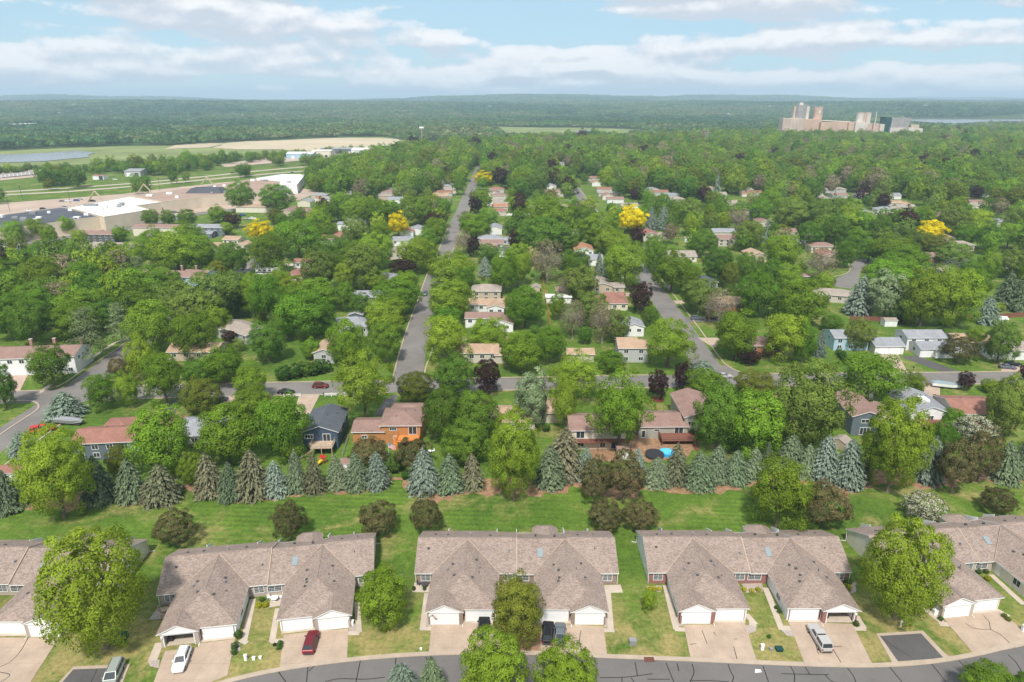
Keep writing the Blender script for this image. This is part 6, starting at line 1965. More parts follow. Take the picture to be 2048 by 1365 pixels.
def car_meshes(kind, col):
    k = (kind, col)
    if k in _car:
        return _car[k]
    st, cabs = SHAPE[kind]
    mb = MB()
    rings = []
    for y, zt, hw, zb in st:
        zm = (zt + zb) / 2 + 0.05
        rings.append([(-hw * 0.90, y, zb), (-hw, y, zm), (-hw * 0.985, y, zt - 0.1), (-hw * 0.86, y, zt), (hw * 0.86, y, zt), (hw * 0.985, y, zt - 0.1), (hw, y, zm), (hw * 0.90, y, zb)])
    n = 8
    for i, r in enumerate(rings):
        mb.v += r
    for i in range(len(rings) - 1):
        for j in range(n):
            a, b = i * n + j, i * n + (j + 1) % n
            mb.f.append((a, b, b + n, a + n))
            mb.m.append(0)
    mb.f.append(tuple(reversed(range(n))))
    mb.f.append(tuple(range((len(rings) - 1) * n, len(rings) * n)))
    mb.m += [0, 0]
    glass = []
    for b, t in cabs:
        v = frustum(b, t)
        mb.solid(v, [(4, 5, 6, 7), (0, 1, 5, 4), (1, 2, 6, 5), (2, 3, 7, 6), (3, 0, 4, 7)])
        V = [Vector(p) for p in v]
        for nm, ids in (('windscreen', (0, 1, 5, 4)), ('side_window', (1, 2, 6, 5)), ('rear_window', (2, 3, 7, 6)), ('side_window', (3, 0, 4, 7))):
            q = [V[i] for i in ids]
            c = sum(q, Vector()) / 4
            nr = (q[1] - q[0]).cross(q[3] - q[0]).normalized()
            g = MB()
            if nm == 'side_window':
                for s0, s1 in ((0.05, 0.36), (0.39, 0.66), (0.69, 0.94)):
                    lo0, lo1, hi0, hi1 = q[0].lerp(q[1], s0), q[0].lerp(q[1], s1), q[3].lerp(q[2], s0), q[3].lerp(q[2], s1)
                    g.poly([p + nr * 0.012 for p in (lo0.lerp(hi0, 0.12), lo1.lerp(hi1, 0.12), lo1.lerp(hi1, 0.86), lo0.lerp(hi0, 0.86))])
            else:
                g.poly([c + (p - c) * 0.86 + nr * 0.012 for p in q])
            glass.append((nm, g.mesh(nm, M['glass'])))
    body = mb.mesh('body', PAINT[col])
    L0, L1 = st[1], st[-2]
    lights = []
    for s in (-1, 1):
        lights.append(('headlight', MB().box(s * L0[2] * 0.72 - 0.16, s * L0[2] * 0.72 + 0.16, L0[0] - 0.06, L0[0] + 0.1, L0[1] - 0.2, L0[1] - 0.06).mesh('headlight', HEAD)))
        lights.append(('tail_light', MB().box(s * L1[2] * 0.84 - 0.1, s * L1[2] * 0.84 + 0.1, L1[0] - 0.05, L1[0] + 0.07, L1[1] - 0.35, L1[1] - 0.08).mesh('tail_light', TAIL)))
    lights.append(('bumper', MB().box(-L1[2] * 0.8, L1[2] * 0.8, st[-1][0] - 0.05, st[-1][0] + 0.06, st[-1][3], st[-1][3] + 0.18).mesh('bumper', M['dark_metal'])))
    if kind in ('suv', 'van'):
        b, t = cabs[0]
        lights.append(('roof_rail', MB().box(-t[2] + 0.05, -t[2] + 0.1, t[0] + 0.2, t[1] - 0.1, t[3], t[3] + 0.06).box(t[2] - 0.1, t[2] - 0.05, t[0] + 0.2, t[1] - 0.1, t[3], t[3] + 0.06).mesh('roof_rail', M['dark_metal'])))
    for s in (-1, 1):
        lights.append(('mirror', MB().box(s * 0.98 - 0.1, s * 0.98 + 0.1, cabs[0][0][0] + 0.35, cabs[0][0][0] + 0.5, cabs[0][0][3] + 0.02, cabs[0][0][3] + 0.18).mesh('mirror', PAINT[col])))
    _car[k] = (body, glass, lights)
    return _car[k]


def car(kind, label, px, py, rot, col, name='car', cat='car', group=None, scale=1.0, small=False):
    p = at(px, py, 0.75 * scale)
    root = empty(name, (p.x, p.y, 0.06 if p.y < 100 else 0.02), R(rot), (scale,) * 3)
    tag(root, label, cat, group)
    body, glass, lights = car_meshes(kind, col)
    put('body', body, root)
    for nm, me in glass:
        put(nm, me, root)
    if not small:
        for nm, me in lights:
            put(nm, me, root)
    st = SHAPE[kind][0]
    for yy in (st[0][0] * 0.64, st[-1][0] * 0.60):
        for s in (-1, 1):
            w_ = put('wheel', WHEEL, root, (s * (st[3][2] - 0.08), yy, 0.34))
            if not small:
                put('rim', RIM, w_)
    return root


car('suv', 'white sports utility car parked askew before the open garage', 363, 1319, 9, 'white')
car('suv', 'dark red car parked on the pale driveway, tail to the street', 622, 1283, -177, 'red')
car('van', 'sage green car standing in the parking bay at lower left', 227, 1347, 11, 'sage')
car('suv', 'black car mostly hidden behind the bright trees, leftmost of three', 967, 1254, 178, 'black')
car('suv', 'black car in the drive beside the olive maple, left of the pair', 1096, 1264, 175, 'black')
car('sedan', 'black car in the drive, right of the pair', 1120, 1266, 176, 'grey')
car('pickup', 'silver pickup with white topper parked on the right driveway', 1639, 1275, 181, 'silver', 'pickup', 'pickup')
car('suv', 'maroon car driving along the cross street', 641, 771, 90, 'maroon')
car('sedan', 'black car parked at the kerb by the white rail fence', 572, 783, 90, 'black')
car('sedan', 'dark grey car parked beside the bronze tree', 440, 800, -25, 'grey')
car('sedan', 'silver-blue car turning out of the side street', 1449, 751, 90, 'silver')
car('sedan', 'dark grey car parked at right, in front of another', 2016, 733, 75, 'grey')
car('sedan', 'dark grey car parked at right, behind another', 2027, 727, 75, 'black')
car('suv', 'black and white car parked halfway up the long street', 850, 587, 0, 'grey')
car('sedan', 'black car in the driveway of the red hip-roofed house', 1240, 588, 90, 'black')
car('suv', 'grey car parked under the pale thin-leaved tree', 1394, 636, 90, 'grey')
car('suv', 'dark car behind the grey one under the pale tree', 1424, 635, 90, 'black')
car('sedan', 'black car parked beside the motorhome', 568, 552, 90, 'black')
car('pickup', 'bright red pickup parked beside the covered boat', 85, 858, 118, 'bright_red', 'pickup', 'pickup')
car('pickup', 'white pickup on the frontage road at the frame edge', 12, 493, 100, 'white', 'pickup', 'pickup')
car('sedan', 'dark car in the wooded drive near the west corner', 455, 738, 20, 'blue', small=True)
lotc = ((56, 421, 'white'), (86, 418, 'black'), (130, 415, 'blue'), (136, 402, 'white'), (153, 401, 'blue'), (124, 402, 'grey'), (185, 402, 'black'), (160, 398, 'silver'), (335, 422, 'black'), (349, 420, 'red'), (350, 424, 'grey'), (380, 421, 'black'),
        (385, 414, 'black'), (450, 406, 'grey'), (254, 445, 'red'), (188, 450, 'black'), (485, 430, 'blue'), (492, 437, 'silver'), (506, 437, 'white'), (352, 432, 'white'))
for i, (x, y, c) in enumerate(sorted(lotc)):
    car(('sedan', 'suv')[i % 2], '%s car, %s from the left of those parked round the shopping centre' % ({'red': 'dark red'}.get(c, c), NTH[i]), x, y, 80 + (i * 37) % 30, c, group='cars on the shopping centre lot', small=True)
for i, (x, y, c) in enumerate(((465, 346, 'black'), (585, 345, 'grey'), (940, 362, 'black'), (1156, 385, 'black'), (230, 359, 'white'))):
    car('sedan', ('black car on the highway left of the white shop block', 'grey car on the highway behind the white shop block', 'black car far up the first long street', 'black car far up the second long street', 'white car on the highway near the red-roofed roadside house')[i], x, y, (80, 80, 0, 0, 80)[i], c, small=True)
# motorhome
mh = empty('motorhome', at(536, 550), R(0))
tag(mh, 'white motorhome with dark stripe parked in the pink driveway', 'motorhome')
MB().box(-5.4, 5.4, -1.3, 1.3, 0.5, 3.4).solid([(5.4, -1.25, .5), (6.2, -1.2, .5), (6.2, 1.2, .5), (5.4, 1.25, .5), (5.4, -1.25, 3.3), (5.7, -1.2, 2.9), (5.7, 1.2, 2.9), (5.4, 1.25, 3.3)], [(4, 5, 6, 7), (0, 1, 5, 4), (1, 2, 6, 5), (2, 3, 7, 6)]).build('body', M['white'], mh)
MB().box(-5.2, 5.2, -1.33, -1.301, 1.3, 1.9).build('stripe', M['dark_metal'], mh)
for x in (-4, -1.6, 0.8, 3.4):
    MB().box(x, x + 1.3, -1.335, -1.301, 2.1, 2.9).build('window', M['glass'], mh)
for x in (-3.2, 3.8):
    for y in (-1.15, 1.15):
        put('wheel', WHEEL, mh, (x, y, 0.4), math.pi / 2, (1.1, 1.2, 1.2))
# covered boat and trailer in two yards
for x, y, rz, lb in ((140, 848, 80, 'long grey covered boat on a trailer beside the red-roofed house'), (1893, 776, 72, 'pale blue covered boat on a trailer in the right-hand driveway')):
    b = empty('boat', at(x, y), R(rz))
    tag(b, lb, 'boat')
    L = 4.0
    MB().solid([(-0.5, -L, 1.0), (0.5, -L, 1.0), (1.1, -L * 0.3, 0.6), (1.1, L, 0.6), (-1.1, L, 0.6), (-1.1, -L * 0.3, 0.6), (-0.3, -L * 1.05, 1.5), (0.3, -L * 1.05, 1.5), (1.25, -L * 0.3, 1.5), (1.25, L, 1.5), (-1.25, L, 1.5), (-1.25, -L * 0.3, 1.5)],
               [(0, 5, 4, 3, 2, 1), (0, 1, 7, 6), (1, 2, 8, 7), (2, 3, 9, 8), (3, 4, 10, 9), (4, 5, 11, 10), (5, 0, 6, 11)]).build('hull', M['metal' if x < 1000 else 'white'], b)
    MB().solid([(-0.3, -L * 1.05, 1.5), (0.3, -L * 1.05, 1.5), (1.25, -L * 0.3, 1.5), (1.25, L, 1.5), (-1.25, L, 1.5), (-1.25, -L * 0.3, 1.5), (0, -L * 0.5, 1.9), (0, L * 0.7, 2.1)],
               [(0, 1, 6), (1, 2, 6), (2, 3, 7, 6), (3, 4, 7), (4, 5, 6, 7), (5, 0, 6)]).build('cover', M['metal' if x < 1000 else 'skylight'], b)
    MB().box(-0.8, 0.8, -L * 0.9, L * 0.7, 0.35, 0.5).build('trailer_frame', M['dark_metal'], b)
    for s in (-1, 1):
        put('wheel', WHEEL, b, (s * 1.0, L * 0.35, 0.34))


# ------------------------------------------------------------------ fences, sheds, yard things, shrubs
def shrub(code, px, py, wpx, label, group=None, kz=0.8, name='shrub', cat='shrub'):
    p = at(px, py, 0.4)
    fw = p.y * math.cos(TH) + CAM_H * math.sin(TH)
    D = wpx * fw / FOC
    root = empty(name, (p.x, p.y, -D * kz * 0.12), random.uniform(0, 6), (D, D, D * kz))
    tag(root, label, cat, group)
    put('foliage', TREE[code][0][0], root)
    put('stems', TREE[code][0][1], root)
    return root


for i, (c, x, y, w_, lb) in enumerate((('k', 477, 1271, 19, 'round clipped green shrub at the corner of the recessed garage'), ('k', 470, 1293, 17, 'clipped green shrub beside the stone edging, upper of two'), ('k', 468, 1304, 14, 'clipped green shrub beside the stone edging, lower of two'),
        ('v', 517, 1211, 13, 'golden shrub in the court, left of two'), ('v', 531, 1210, 13, 'golden shrub in the court, right of two'), ('k', 524, 1199, 11, 'small green shrub behind the two golden ones'),
        ('k', 560, 1287, 13, 'green shrub at the driveway corner, upper of two'), ('k', 558, 1294, 14, 'green shrub at the driveway corner, lower of two'), ('r', 549, 1288, 8, 'small dark red shrub beside the driveway corner'),
        ('v', 1300, 1178, 13, 'golden shrub under the end window, leftmost of three'), ('v', 1309, 1178, 12, 'golden shrub under the end window, middle of three'), ('v', 1319, 1177, 10, 'golden shrub under the end window, rightmost of three'),
        ('v', 1489, 1178, 10, 'golden shrub by the downspouts, leftmost of three'), ('v', 1504, 1181, 11, 'golden shrub by the downspouts, middle of three'), ('v', 1517, 1179, 12, 'golden shrub by the downspouts, rightmost of three'),
        ('k', 1696, 1165, 17, 'round green shrub at the red brick end wall'), ('v', 1696, 1177, 17, 'golden shrub at the red brick end wall'), ('k', 1713, 1248, 13, 'green shrub beside the open right garage'),
        ('k', 1882, 1237, 11, 'green shrub beside the white utility cabinets'), ('v', 1976, 1157, 12, 'golden shrub in the right court'), ('k', 1957, 1143, 13, 'green shrub in the right court'), ('k', 1972, 1143, 11, 'green shrub right of another in the right court'),
        ('o', 2009, 1231, 11, 'olive shrub beside the right driveway, upper of two'), ('o', 2017, 1238, 11, 'olive shrub beside the right driveway, lower of two'),
        ('k', 1563, 1262 - 60, 9, 'green hedge plant beside the walkway, topmost'), ('k', 1553, 1214, 9, 'green hedge plant beside the walkway, middle'), ('k', 1558, 1222, 9, 'green hedge plant beside the walkway, lowest'),
        ('k', 1538, 1272, 9, 'small green bush alone on the dry lawn'), ('k', 790, 940, 40, 'bright green bush between the spruces below the flag'), ('k', 812, 955, 20, 'low green bush right of the one below the flag'),
        ('v', 786, 879, 11, 'pale yellow-green shrub against the orange wall'), ('k', 1385, 872, 22, 'green shrubs by the deck stairs'), ('k', 1092, 860, 18, 'bright round shrub below the silvery maple'))):
    shrub(c, x, y, w_, lb, 'garden shrubs')
# clipped hedges: rows of joined bushes
for nm, pts, w_, lb in (('hedge', [(568, 752), (590, 748), (612, 744), (632, 742), (645, 738)], 5.5, 'long clipped green hedge beside the cross street'), ('hedge', [(1680, 704), (1686, 710), (1692, 716)], 3.2, 'short green hedge on the lawn of the pale blue house')):
    root = empty(nm, at(*pts[0]))
    tag(root, lb, 'hedge')
    for x, y in pts:
        p = at(x, y, 1.2) - Vector(root.location)
        put('bush', TREE['k'][0][0], root, (p.x, p.y, -0.5), random.uniform(0, 6), (w_, w_, w_ * 0.75))


def rail_fence(label, a, b, n, h=1.1, mat='trim', boards=False, name='rail_fence', cat='fence'):
    A, B = at(*a), at(*b)
    root = empty(name, A, math.atan2(B.y - A.y, B.x - A.x))
    tag(root, label, cat)
    L = (B - A).length
    for i in range(n + 1):
        MB().box(-0.08, 0.08, -0.08, 0.08, 0, h + 0.1).build('post', M[mat], root, (L * i / n, 0, 0))
    if boards:
        for i in range(n):
            MB().box(L * i / n + 0.09, L * (i + 1) / n - 0.09, -0.03, 0.03, 0.05, h).build('panel', M[mat], root)
    else:
        for z in (h * 0.45, h * 0.92):
            MB().box(0.08, L - 0.08, -0.04, 0.04, z - 0.08, z + 0.08).build('rail', M[mat], root)
    return root


rail_fence('white rail fence left of the pale driveway', (568, 796), (601, 795), 2)
rail_fence('white rail fence right of the pale driveway', (650, 794), (690, 793), 3)
rail_fence('long red-brown board fence behind the white shed', (1700, 642), (1830, 644), 9, 1.8, 'wood_red', True, 'board_fence')
rail_fence('red-brown board fence right of the blue spruce on the lawn', (1930, 640), (2048, 634), 8, 1.8, 'wood_red', True, 'board_fence')
rail_fence('orange board fence running back beside the carport', (1101, 655), (1085, 560), 12, 1.7, 'wood_orange', True, 'board_fence')
rail_fence('dark board fence behind the round dark maple', (1376, 516), (1415, 514), 4, 1.8, 'wood_grey', True, 'board_fence')
rail_fence('white fence near the head of the first long street', (1010, 432), (1060, 430), 4, 1.6, 'trim', True, 'board_fence')
# chain-link fence beside the navy house
A, B = at(697, 875), at(684, 918)
cf = empty('chain_link_fence', A, math.atan2(B.y - A.y, B.x - A.x))
tag(cf, 'grey chain-link fence beside the navy house lawn', 'fence')
L = (B - A).length
for i in range(6):
    MB().tube((L * i / 5, 0, 0), (L * i / 5, 0, 1.2), 0.04, n=5).build('post', M['metal'], cf)
mesh_ = MB()
for i in range(int(L / 0.35)):
    mesh_.tube((i * 0.35, 0, 0.02), (i * 0.35 + 0.6, 0, 1.18), 0.012, n=3).tube((i * 0.35 + 0.6, 0, 0.02), (i * 0.35, 0, 1.18), 0.012, n=3)
mesh_.tube((0, 0, 1.2), (L, 0, 1.2), 0.03, n=5)
tag(mesh_.build('wire_mesh', M['metal'], cf), kind='stuff')


def shed(label, px, py, rz, w_, d, h, wall, roof):
    p = at(px, py, h * 0.6)
    root = empty('shed', (p.x, p.y, 0), R(rz))
    tag(root, label, 'shed')
    mb = MB()
    wall_faces(mb, -w_ / 2, w_ / 2, -d / 2, d / 2, h, 'gx', 0.4)
    mb.build('wall', M[wall], root)
    rb = MB()
    roof_faces(rb, -w_ / 2, w_ / 2, -d / 2, d / 2, h, 'gx', 0.4, 0.2, 0.1, 0.15)
    rb.build('roof', [M[roof], M['trim']], root)
    MB().box(-0.7, 0.7, -0.05, 0.0, 0.1, 1.8).build('door', M['trim'], root, (0, -d / 2 - 0.005, 0))


shed('white garden shed before the red board fence', 1778, 644, 0, 4.6, 3.2, 2.4, 's_white', 'roof_taupe')
shed('white garden shed at the far end of the board fence', 2000, 641, -10, 4.0, 3.2, 2.3, 's_white', 'flat_white')
shed('small white shed with brown roof behind the bronze trees', 1245, 904, 0, 2.7, 2.6, 2.3, 's_white', 'roof_brown')
shed('small white shed on the open lawn near the brown gable', 1377, 479, 0, 5.0, 3.6, 2.4, 's_white', 'roof_taupe')
shed('brown-roofed shed at the foot of the yellow-green maple', 28, 945, 0, 5.0, 3.6, 2.3, 's_grey', 'roof_red')
shed('reddish shed between two green spruces', 695, 928, 0, 2.6, 2.6, 2.0, 's_cedar', 'roof_brown')
shed('taupe-roofed shed in front of the grey modern house', 1683, 885, 40, 3.2, 3.0, 2.1, 's_tan', 'roof_taupe')
# round pool and trampoline
o = tag(empty('paddling_pool', at(1333, 909)), 'bright blue paddling pool among the spruces', 'pool')
MB().tube((0, 0, 0), (0, 0, 0.8), 1.7, n=24).build('wall', plain('pool_blue', (0.03, 0.36, 0.72), 0.4, 0.4, 0.05), o)
MB().tube((0, 0, 0.8), (0, 0, 0.84), 1.55, n=24).build('pool_water', plain('pool_water', (0.08, 0.5, 0.78), 0.1, 0.5, 0.05), o)
o = tag(empty('trampoline', at(1309, 914)), 'large black trampoline beside the blue pool', 'trampoline')
MB().tube((0, 0, 0.75), (0, 0, 0.85), 2.2, n=24).build('mat', M['black'], o)
MB().tube((0, 0, 0.7), (0, 0, 0.9), 2.35, n=24, cap=False).build('rim', M['dark_metal'], o)
for k in range(6):
    MB().tube((2.3 * math.cos(k * 1.047), 2.3 * math.sin(k * 1.047), 0), (2.3 * math.cos(k * 1.047), 2.3 * math.sin(k * 1.047), 0.7), 0.05, n=5).build('leg', M['metal'], o)
# play slide
o = tag(empty('play_slide', at(643, 930), R(-35), (0.8, 0.8, 0.8)), 'yellow and red play slide on the lawn behind the spruces', 'slide')
yl = plain('yellow_plastic', (0.75, 0.45, 0.02), 0.4, 0.4, 0.03)
MB().solid([(-0.4, 0, 1.5), (0.4, 0, 1.5), (0.4, -3.2, 0.15), (-0.4, -3.2, 0.15), (-0.4, 0, 1.6), (0.4, 0, 1.6), (0.4, -3.2, 0.25), (-0.4, -3.2, 0.25)], [(4, 7, 6, 5), (0, 1, 2, 3), (0, 4, 5, 1), (1, 5, 6, 2), (3, 2, 6, 7), (0, 3, 7, 4)]).build('chute', yl, o)
MB().box(-0.7, 0.7, 0.1, 1.3, 1.35, 1.5).box(-0.7, -0.6, 0.1, 0.2, 0, 2.4).box(0.6, 0.7, 0.1, 0.2, 0, 2.4).box(-0.7, -0.6, 1.2, 1.3, 0, 2.4).box(0.6, 0.7, 1.2, 1.3, 0, 2.4).build('frame', M['wood_orange'], o)
MB().solid([(-0.9, 0, 2.4), (0.9, 0, 2.4), (0.9, 1.4, 2.4), (-0.9, 1.4, 2.4), (0, 0.7, 3.1)], [(0, 1, 4), (1, 2, 4), (2, 3, 4), (3, 0, 4), (3, 2, 1, 0)]).build('canopy', PAINT['bright_red'], o)
# red parasol and table on the greige house's patio
o = tag(empty('parasol', at(1272, 868)), 'red parasol open over a patio table', 'parasol')
MB().tube((0, 0, 0), (0, 0, 2.5), 0.04, n=6).build('pole', M['metal'], o)
c = [(1.7 * math.cos(k * 0.785), 1.7 * math.sin(k * 0.785), 2.1) for k in range(8)]
mb = MB()
for k in range(8):
    mb.poly([c[k], c[(k + 1) % 8], (0, 0, 2.7)])
mb.build('canopy', PAINT['bright_red'], o)
MB().tube((0, 0, 0.68), (0, 0, 0.74), 0.6, n=12).build('table_top', M['white'], o)
# ring of mulch round the maroon tree
o = tag(MB().tube((0, 0, 0.0), (0, 0, 0.10), 1.9, n=16).build('mulch_ring', M['red_mulch'], None, at(1315, 800)), kind='structure')
# patio furniture
def patio_set(label, px, py, mat, n=3):
    p = at(px, py, 0.4)
    t = tag(empty('patio_table', (p.x, p.y, 0.05)), label, 'table')
    MB().tube((0, 0, 0.66), (0, 0, 0.72), 0.62, n=14).build('table_top', M[mat], t)
    MB().tube((0, 0, 0), (0, 0, 0.66), 0.06, 0.05, 6).tube((0, 0, 0), (0, 0, 0.05), 0.3, n=8).build('pedestal', M[mat], t)
    for k in range(n):
        a = 0.6 + k * 2.1
        c = tag(empty('patio_chair', (p.x + 1.15 * math.cos(a), p.y + 1.15 * math.sin(a), 0.05), a + math.pi / 2), '%s chair drawn up to the %s' % (('right-hand', 'back left', 'front left')[k], label), 'chair', 'patio chairs')
        MB().box(-0.27, 0.27, -0.27, 0.27, 0.38, 0.44).build('seat', M[mat], c)
        MB().box(-0.27, 0.27, -0.31, -0.25, 0.46, 0.95).build('backrest', M[mat], c)
        for q in range(4):
            s = ((-1, -1), (1, -1), (1, 1), (-1, 1))[q]
            MB().box(s[0] * 0.24 - 0.02, s[0] * 0.24 + 0.02, s[1] * 0.24 - 0.02, s[1] * 0.24 + 0.02, 0, 0.38).build('leg', M[mat], c)


patio_set('round tan table on the left end patio', 330, 1222, 'wood_tan')
patio_set('round white table in the court', 549, 1199, 'white', 2)
patio_set('dark table on the centre house patio', 849, 1171, 'dark_metal', 2)
patio_set('white table on the orange deck lawn', 858, 905, 'white', 1)
for x, y, lb in ((828, 1181, 'dark planter at the corner of the centre patio, left of two'), (849, 1181, 'dark planter at the front of the centre patio, right of two')):
    o = tag(empty('planter', at(x, y)), lb, 'planter')
    MB().tube((0, 0, 0.04), (0, 0, 0.5), 0.22, 0.32, 10).build('pot', M['dark_metal'], o)
    put('plant', TREE['k'][0][0], o, (0, 0, 0.05), 0, (0.7, 0.7, 0.7))
# utility cabinets
for x, y, w_, h, mt, lb in ((1265, 1289, 1.0, 0.9, 'metal', 'grey transformer cabinet alone on the dry lawn'), (243, 1279, 1.7, 1.0, 'panel_green', 'green transformer cabinet beside the large budding maple'), (492, 1321, 0.4, 1.0, 'white', 'white utility pedestal on the strip of lawn, leftmost'),
                            (508, 1320, 0.4, 0.5, 'white', 'small white utility box on the strip of lawn, middle'), (521, 1318, 0.35, 0.4, 'white', 'small white utility box on the strip of lawn, rightmost'),
                            (1524, 1300, 0.45, 1.0, 'white', 'white utility pedestal on the dry lawn by the pickup'), (1542, 1301, 0.45, 0.4, 'metal', 'small grey utility box right of the white pedestal'), (1558, 1301, 1.0, 0.45, 'panel_green', 'low green utility box left of the pickup'),
                            (1801, 1253, 0.25, 1.2, 'white', 'white post in the lawn above the parking bay'), (1871, 1228, 1.0, 0.9, 'white', 'white air-conditioning cabinet at the right row house corner'), (2046, 1263, 0.5, 1.2, 'white', 'white utility pedestal at the right frame edge'),
                            (704, 1250, 0.6, 0.8, 'white', 'white cabinet beside the right garage of the left row house'), (842, 1300, 0.3, 0.3, 'white', 'tiny white valve box on the lawn by the kerb')):
    o = tag(empty('utility_cabinet', at(x, y)), lb, 'utility cabinet')
    MB().box(-w_ / 2, w_ / 2, -w_ * 0.4, w_ * 0.4, 0.02, h).build('cabinet', M[mt], o)
    MB().box(-w_ / 2 - 0.04, w_ / 2 + 0.04, -w_ * 0.44, w_ * 0.44, h, h + 0.06).build('lid', M[mt], o)
# storm drain in the kerb
o = MB().box(-0.75, 0.75, -0.5, 0.35, 0.02, 0.11).build('storm_drain', plain('rusty_iron', (0.13, 0.05, 0.035), 0.8, 0.3, 0.2), None, at(1298, 1319))
tag(o, 'rusty storm drain inlet set in the near kerb', 'drain')
# mailboxes and street signs
for x, y, lb in ((648, 795, 'black mailbox beside the pale driveway'), (1826, 742, 'black mailbox by the asphalt drive'), (1865, 770, 'black mailbox by the right boat'), (138, 752, 'white street sign on the verge of the western street'), (88, 778, 'small white sign at the western corner')):
    o = tag(empty('mailbox' if 'mail' in lb else 'street_sign', at(x, y)), lb, 'mailbox' if 'mail' in lb else 'sign')
    MB().box(-0.05, 0.05, -0.05, 0.05, 0, 1.1 if 'mail' in lb else 2.2).build('post', M['dark_metal'], o)
    MB().box(-0.13, 0.13, -0.3, 0.3, 1.1, 1.4).build('box', M['black'], o) if 'mail' in lb else MB().box(-0.45, 0.45, -0.03, 0.03, 1.7, 2.2).build('sign_board', M['white'], o)
# wheelie bins
for x, y, c, lb in ((1869, 798, 'black', 'black bin by the beige red-roofed house'), (1837, 701, 'blue', 'blue bin before the white double garage'), (15, 742, 'black', 'dark bin before the white apartment garages')):
    o = tag(empty('wheelie_bin', at(x, y)), lb, 'bin')
    MB().solid([(-.3, -.3, .05), (.3, -.3, .05), (.3, .3, .05), (-.3, .3, .05), (-.38, -.38, 1.1), (.38, -.38, 1.1), (.38, .38, 1.1), (-.38, .38, 1.1)], [(0, 3, 2, 1), (4, 5, 6, 7), (0, 1, 5, 4), (1, 2, 6, 5), (2, 3, 7, 6), (3, 0, 4, 7)]).build('bin_body', PAINT[c], o)
    MB().box(-.42, .42, -.42, .45, 1.1, 1.18).build('lid', PAINT[c], o)


def flag(label, base, pole_top, tilt, fw_, fh, sag=0.35):
    """stars-and-stripes flag hanging from a pole"""
    root = tag(empty('flag_pole', base), label, 'flag')
    top = Vector(pole_top)
    MB().tube((0, 0, 0), top, 0.05, 0.03, 6).build('pole', M['white'], root)
    red = bpy.data.materials.get('flag_red') or plain('flag_red', (0.5, 0.02, 0.035), 0.8, 0.1, 0.03)
    blue = bpy.data.materials.get('flag_blue') or plain('flag_blue', (0.02, 0.03, 0.16), 0.8, 0.1, 0.03)
    d = (top / top.length)
    mb = MB()
    N = 10

    def pt(u, v):      # u along fly 0..1, v down the hoist 0..1
        q = top - d * (0.1 + v * fh)
        return (q.x + u * fw_ * 0.86, q.y + 0.12 * math.sin(u * 7), q.z - sag * fw_ * u * (0.6 + 0.4 * u))
    for s in range(13):
        for i in range(N):
            u0, u1, v0, v1 = i / N, (i + 1) / N, s / 13, (s + 1) / 13
            m = 2 if (s < 7 and i < 4) else (0 if s % 2 == 0 else 1)
            mb.poly([pt(u0, v1), pt(u1, v1), pt(u1, v0), pt(u0, v0)], m)
    mb.build('cloth', [red, M['white'], blue], root)
    st = MB()
    for a in range(5):
        for b in range(4):
            q = pt(0.04 + a * 0.08, 0.06 + b * 0.13)
            st.box(q[0] - 0.02 * fw_, q[0] + 0.02 * fw_, q[1] - 0.012, q[1] + 0.012, q[2] - 0.02 * fw_, q[2] + 0.02 * fw_)
    tag(st.build('stars', M['white'], root), kind='stuff')
    return root


flag('striped flag on a white pole above the spruces', at(779, 932), (0, 0, 6.0), 0, 1.9, 1.3)
gb = TH_OBJ[2].location
flag('small striped flag hanging at the left garage of the centre row house', (gb.x - 14.05, gb.y - 0.05, 1.7), (0.5, -0.7, 1.0), 0, 1.1, 0.7, 0.8)


# a person walking on the green
def person(label, loc, rz):
    me = bpy.data.meshes.new('person')
    V = [(0, 0, 0.95), (0, 0.0, 1.18), (0, 0, 1.42), (0, -0.01, 1.53), (0, -0.02, 1.66), (0, -0.02, 1.78), (-0.19, 0, 1.40), (-0.25, 0.06, 1.13), (-0.24, -0.08, 0.90), (0.19, 0, 1.40), (0.25, -0.08, 1.14), (0.22, -0.2, 0.95),
         (-0.10, 0, 0.90), (-0.11, -0.14, 0.50), (-0.11, -0.12, 0.08), (-0.11, -0.28, 0.04), (0.10, 0, 0.90), (0.11, 0.06, 0.50), (0.11, 0.26, 0.10), (0.11, 0.14, 0.04)]
    Ee = [(0, 1), (1, 2), (2, 3), (3, 4), (4, 5), (2, 6), (6, 7), (7, 8), (2, 9), (9, 10), (10, 11), (0, 12), (12, 13), (13, 14), (14, 15), (0, 16), (16, 17), (17, 18), (18, 19)]
    rad = [.15, .14, .15, .06, .10, .085, .07, .05, .04, .07, .05, .04, .09, .065, .045, .035, .09, .065, .045, .035]
    me.from_pydata(V, Ee, [])
    root = tag(empty('person', loc, rz), label, 'person')
    b = put('body', me, root)
    b.modifiers.new('skin', 'SKIN')
    for i, r in enumerate(rad):
        me.skin_vertices[0].data[i].radius = (r, r * 0.85)
    me.skin_vertices[0].data[0].use_root = True
    b.modifiers.new('sub', 'SUBSURF').levels = 1
    m, t, bs = new_mat('person_clothes', 0.8, 0.2)
    s = nn(t, 'ShaderNodeSeparateXYZ')
    t.links.new(obj_coord(t), s.inputs[0])
    c = ramp(t, math_node(t, 'MULTIPLY', s.outputs[2], 0.5), [(0.0, (0.02, 0.02, 0.03)), (0.47, (0.02, 0.02, 0.03)), (0.48, (0.7, 0.7, 0.72)), (0.755, (0.7, 0.7, 0.72)), (0.76, (0.45, 0.28, 0.2))])
    t.links.new(c, bs.inputs['Base Color'])
    me.materials.append(m)
    hr = MB().tube((0, -0.01, 1.72), (0, -0.01, 1.84), 0.105, 0.06, 10).build('hair', M['black'], root)
    return root


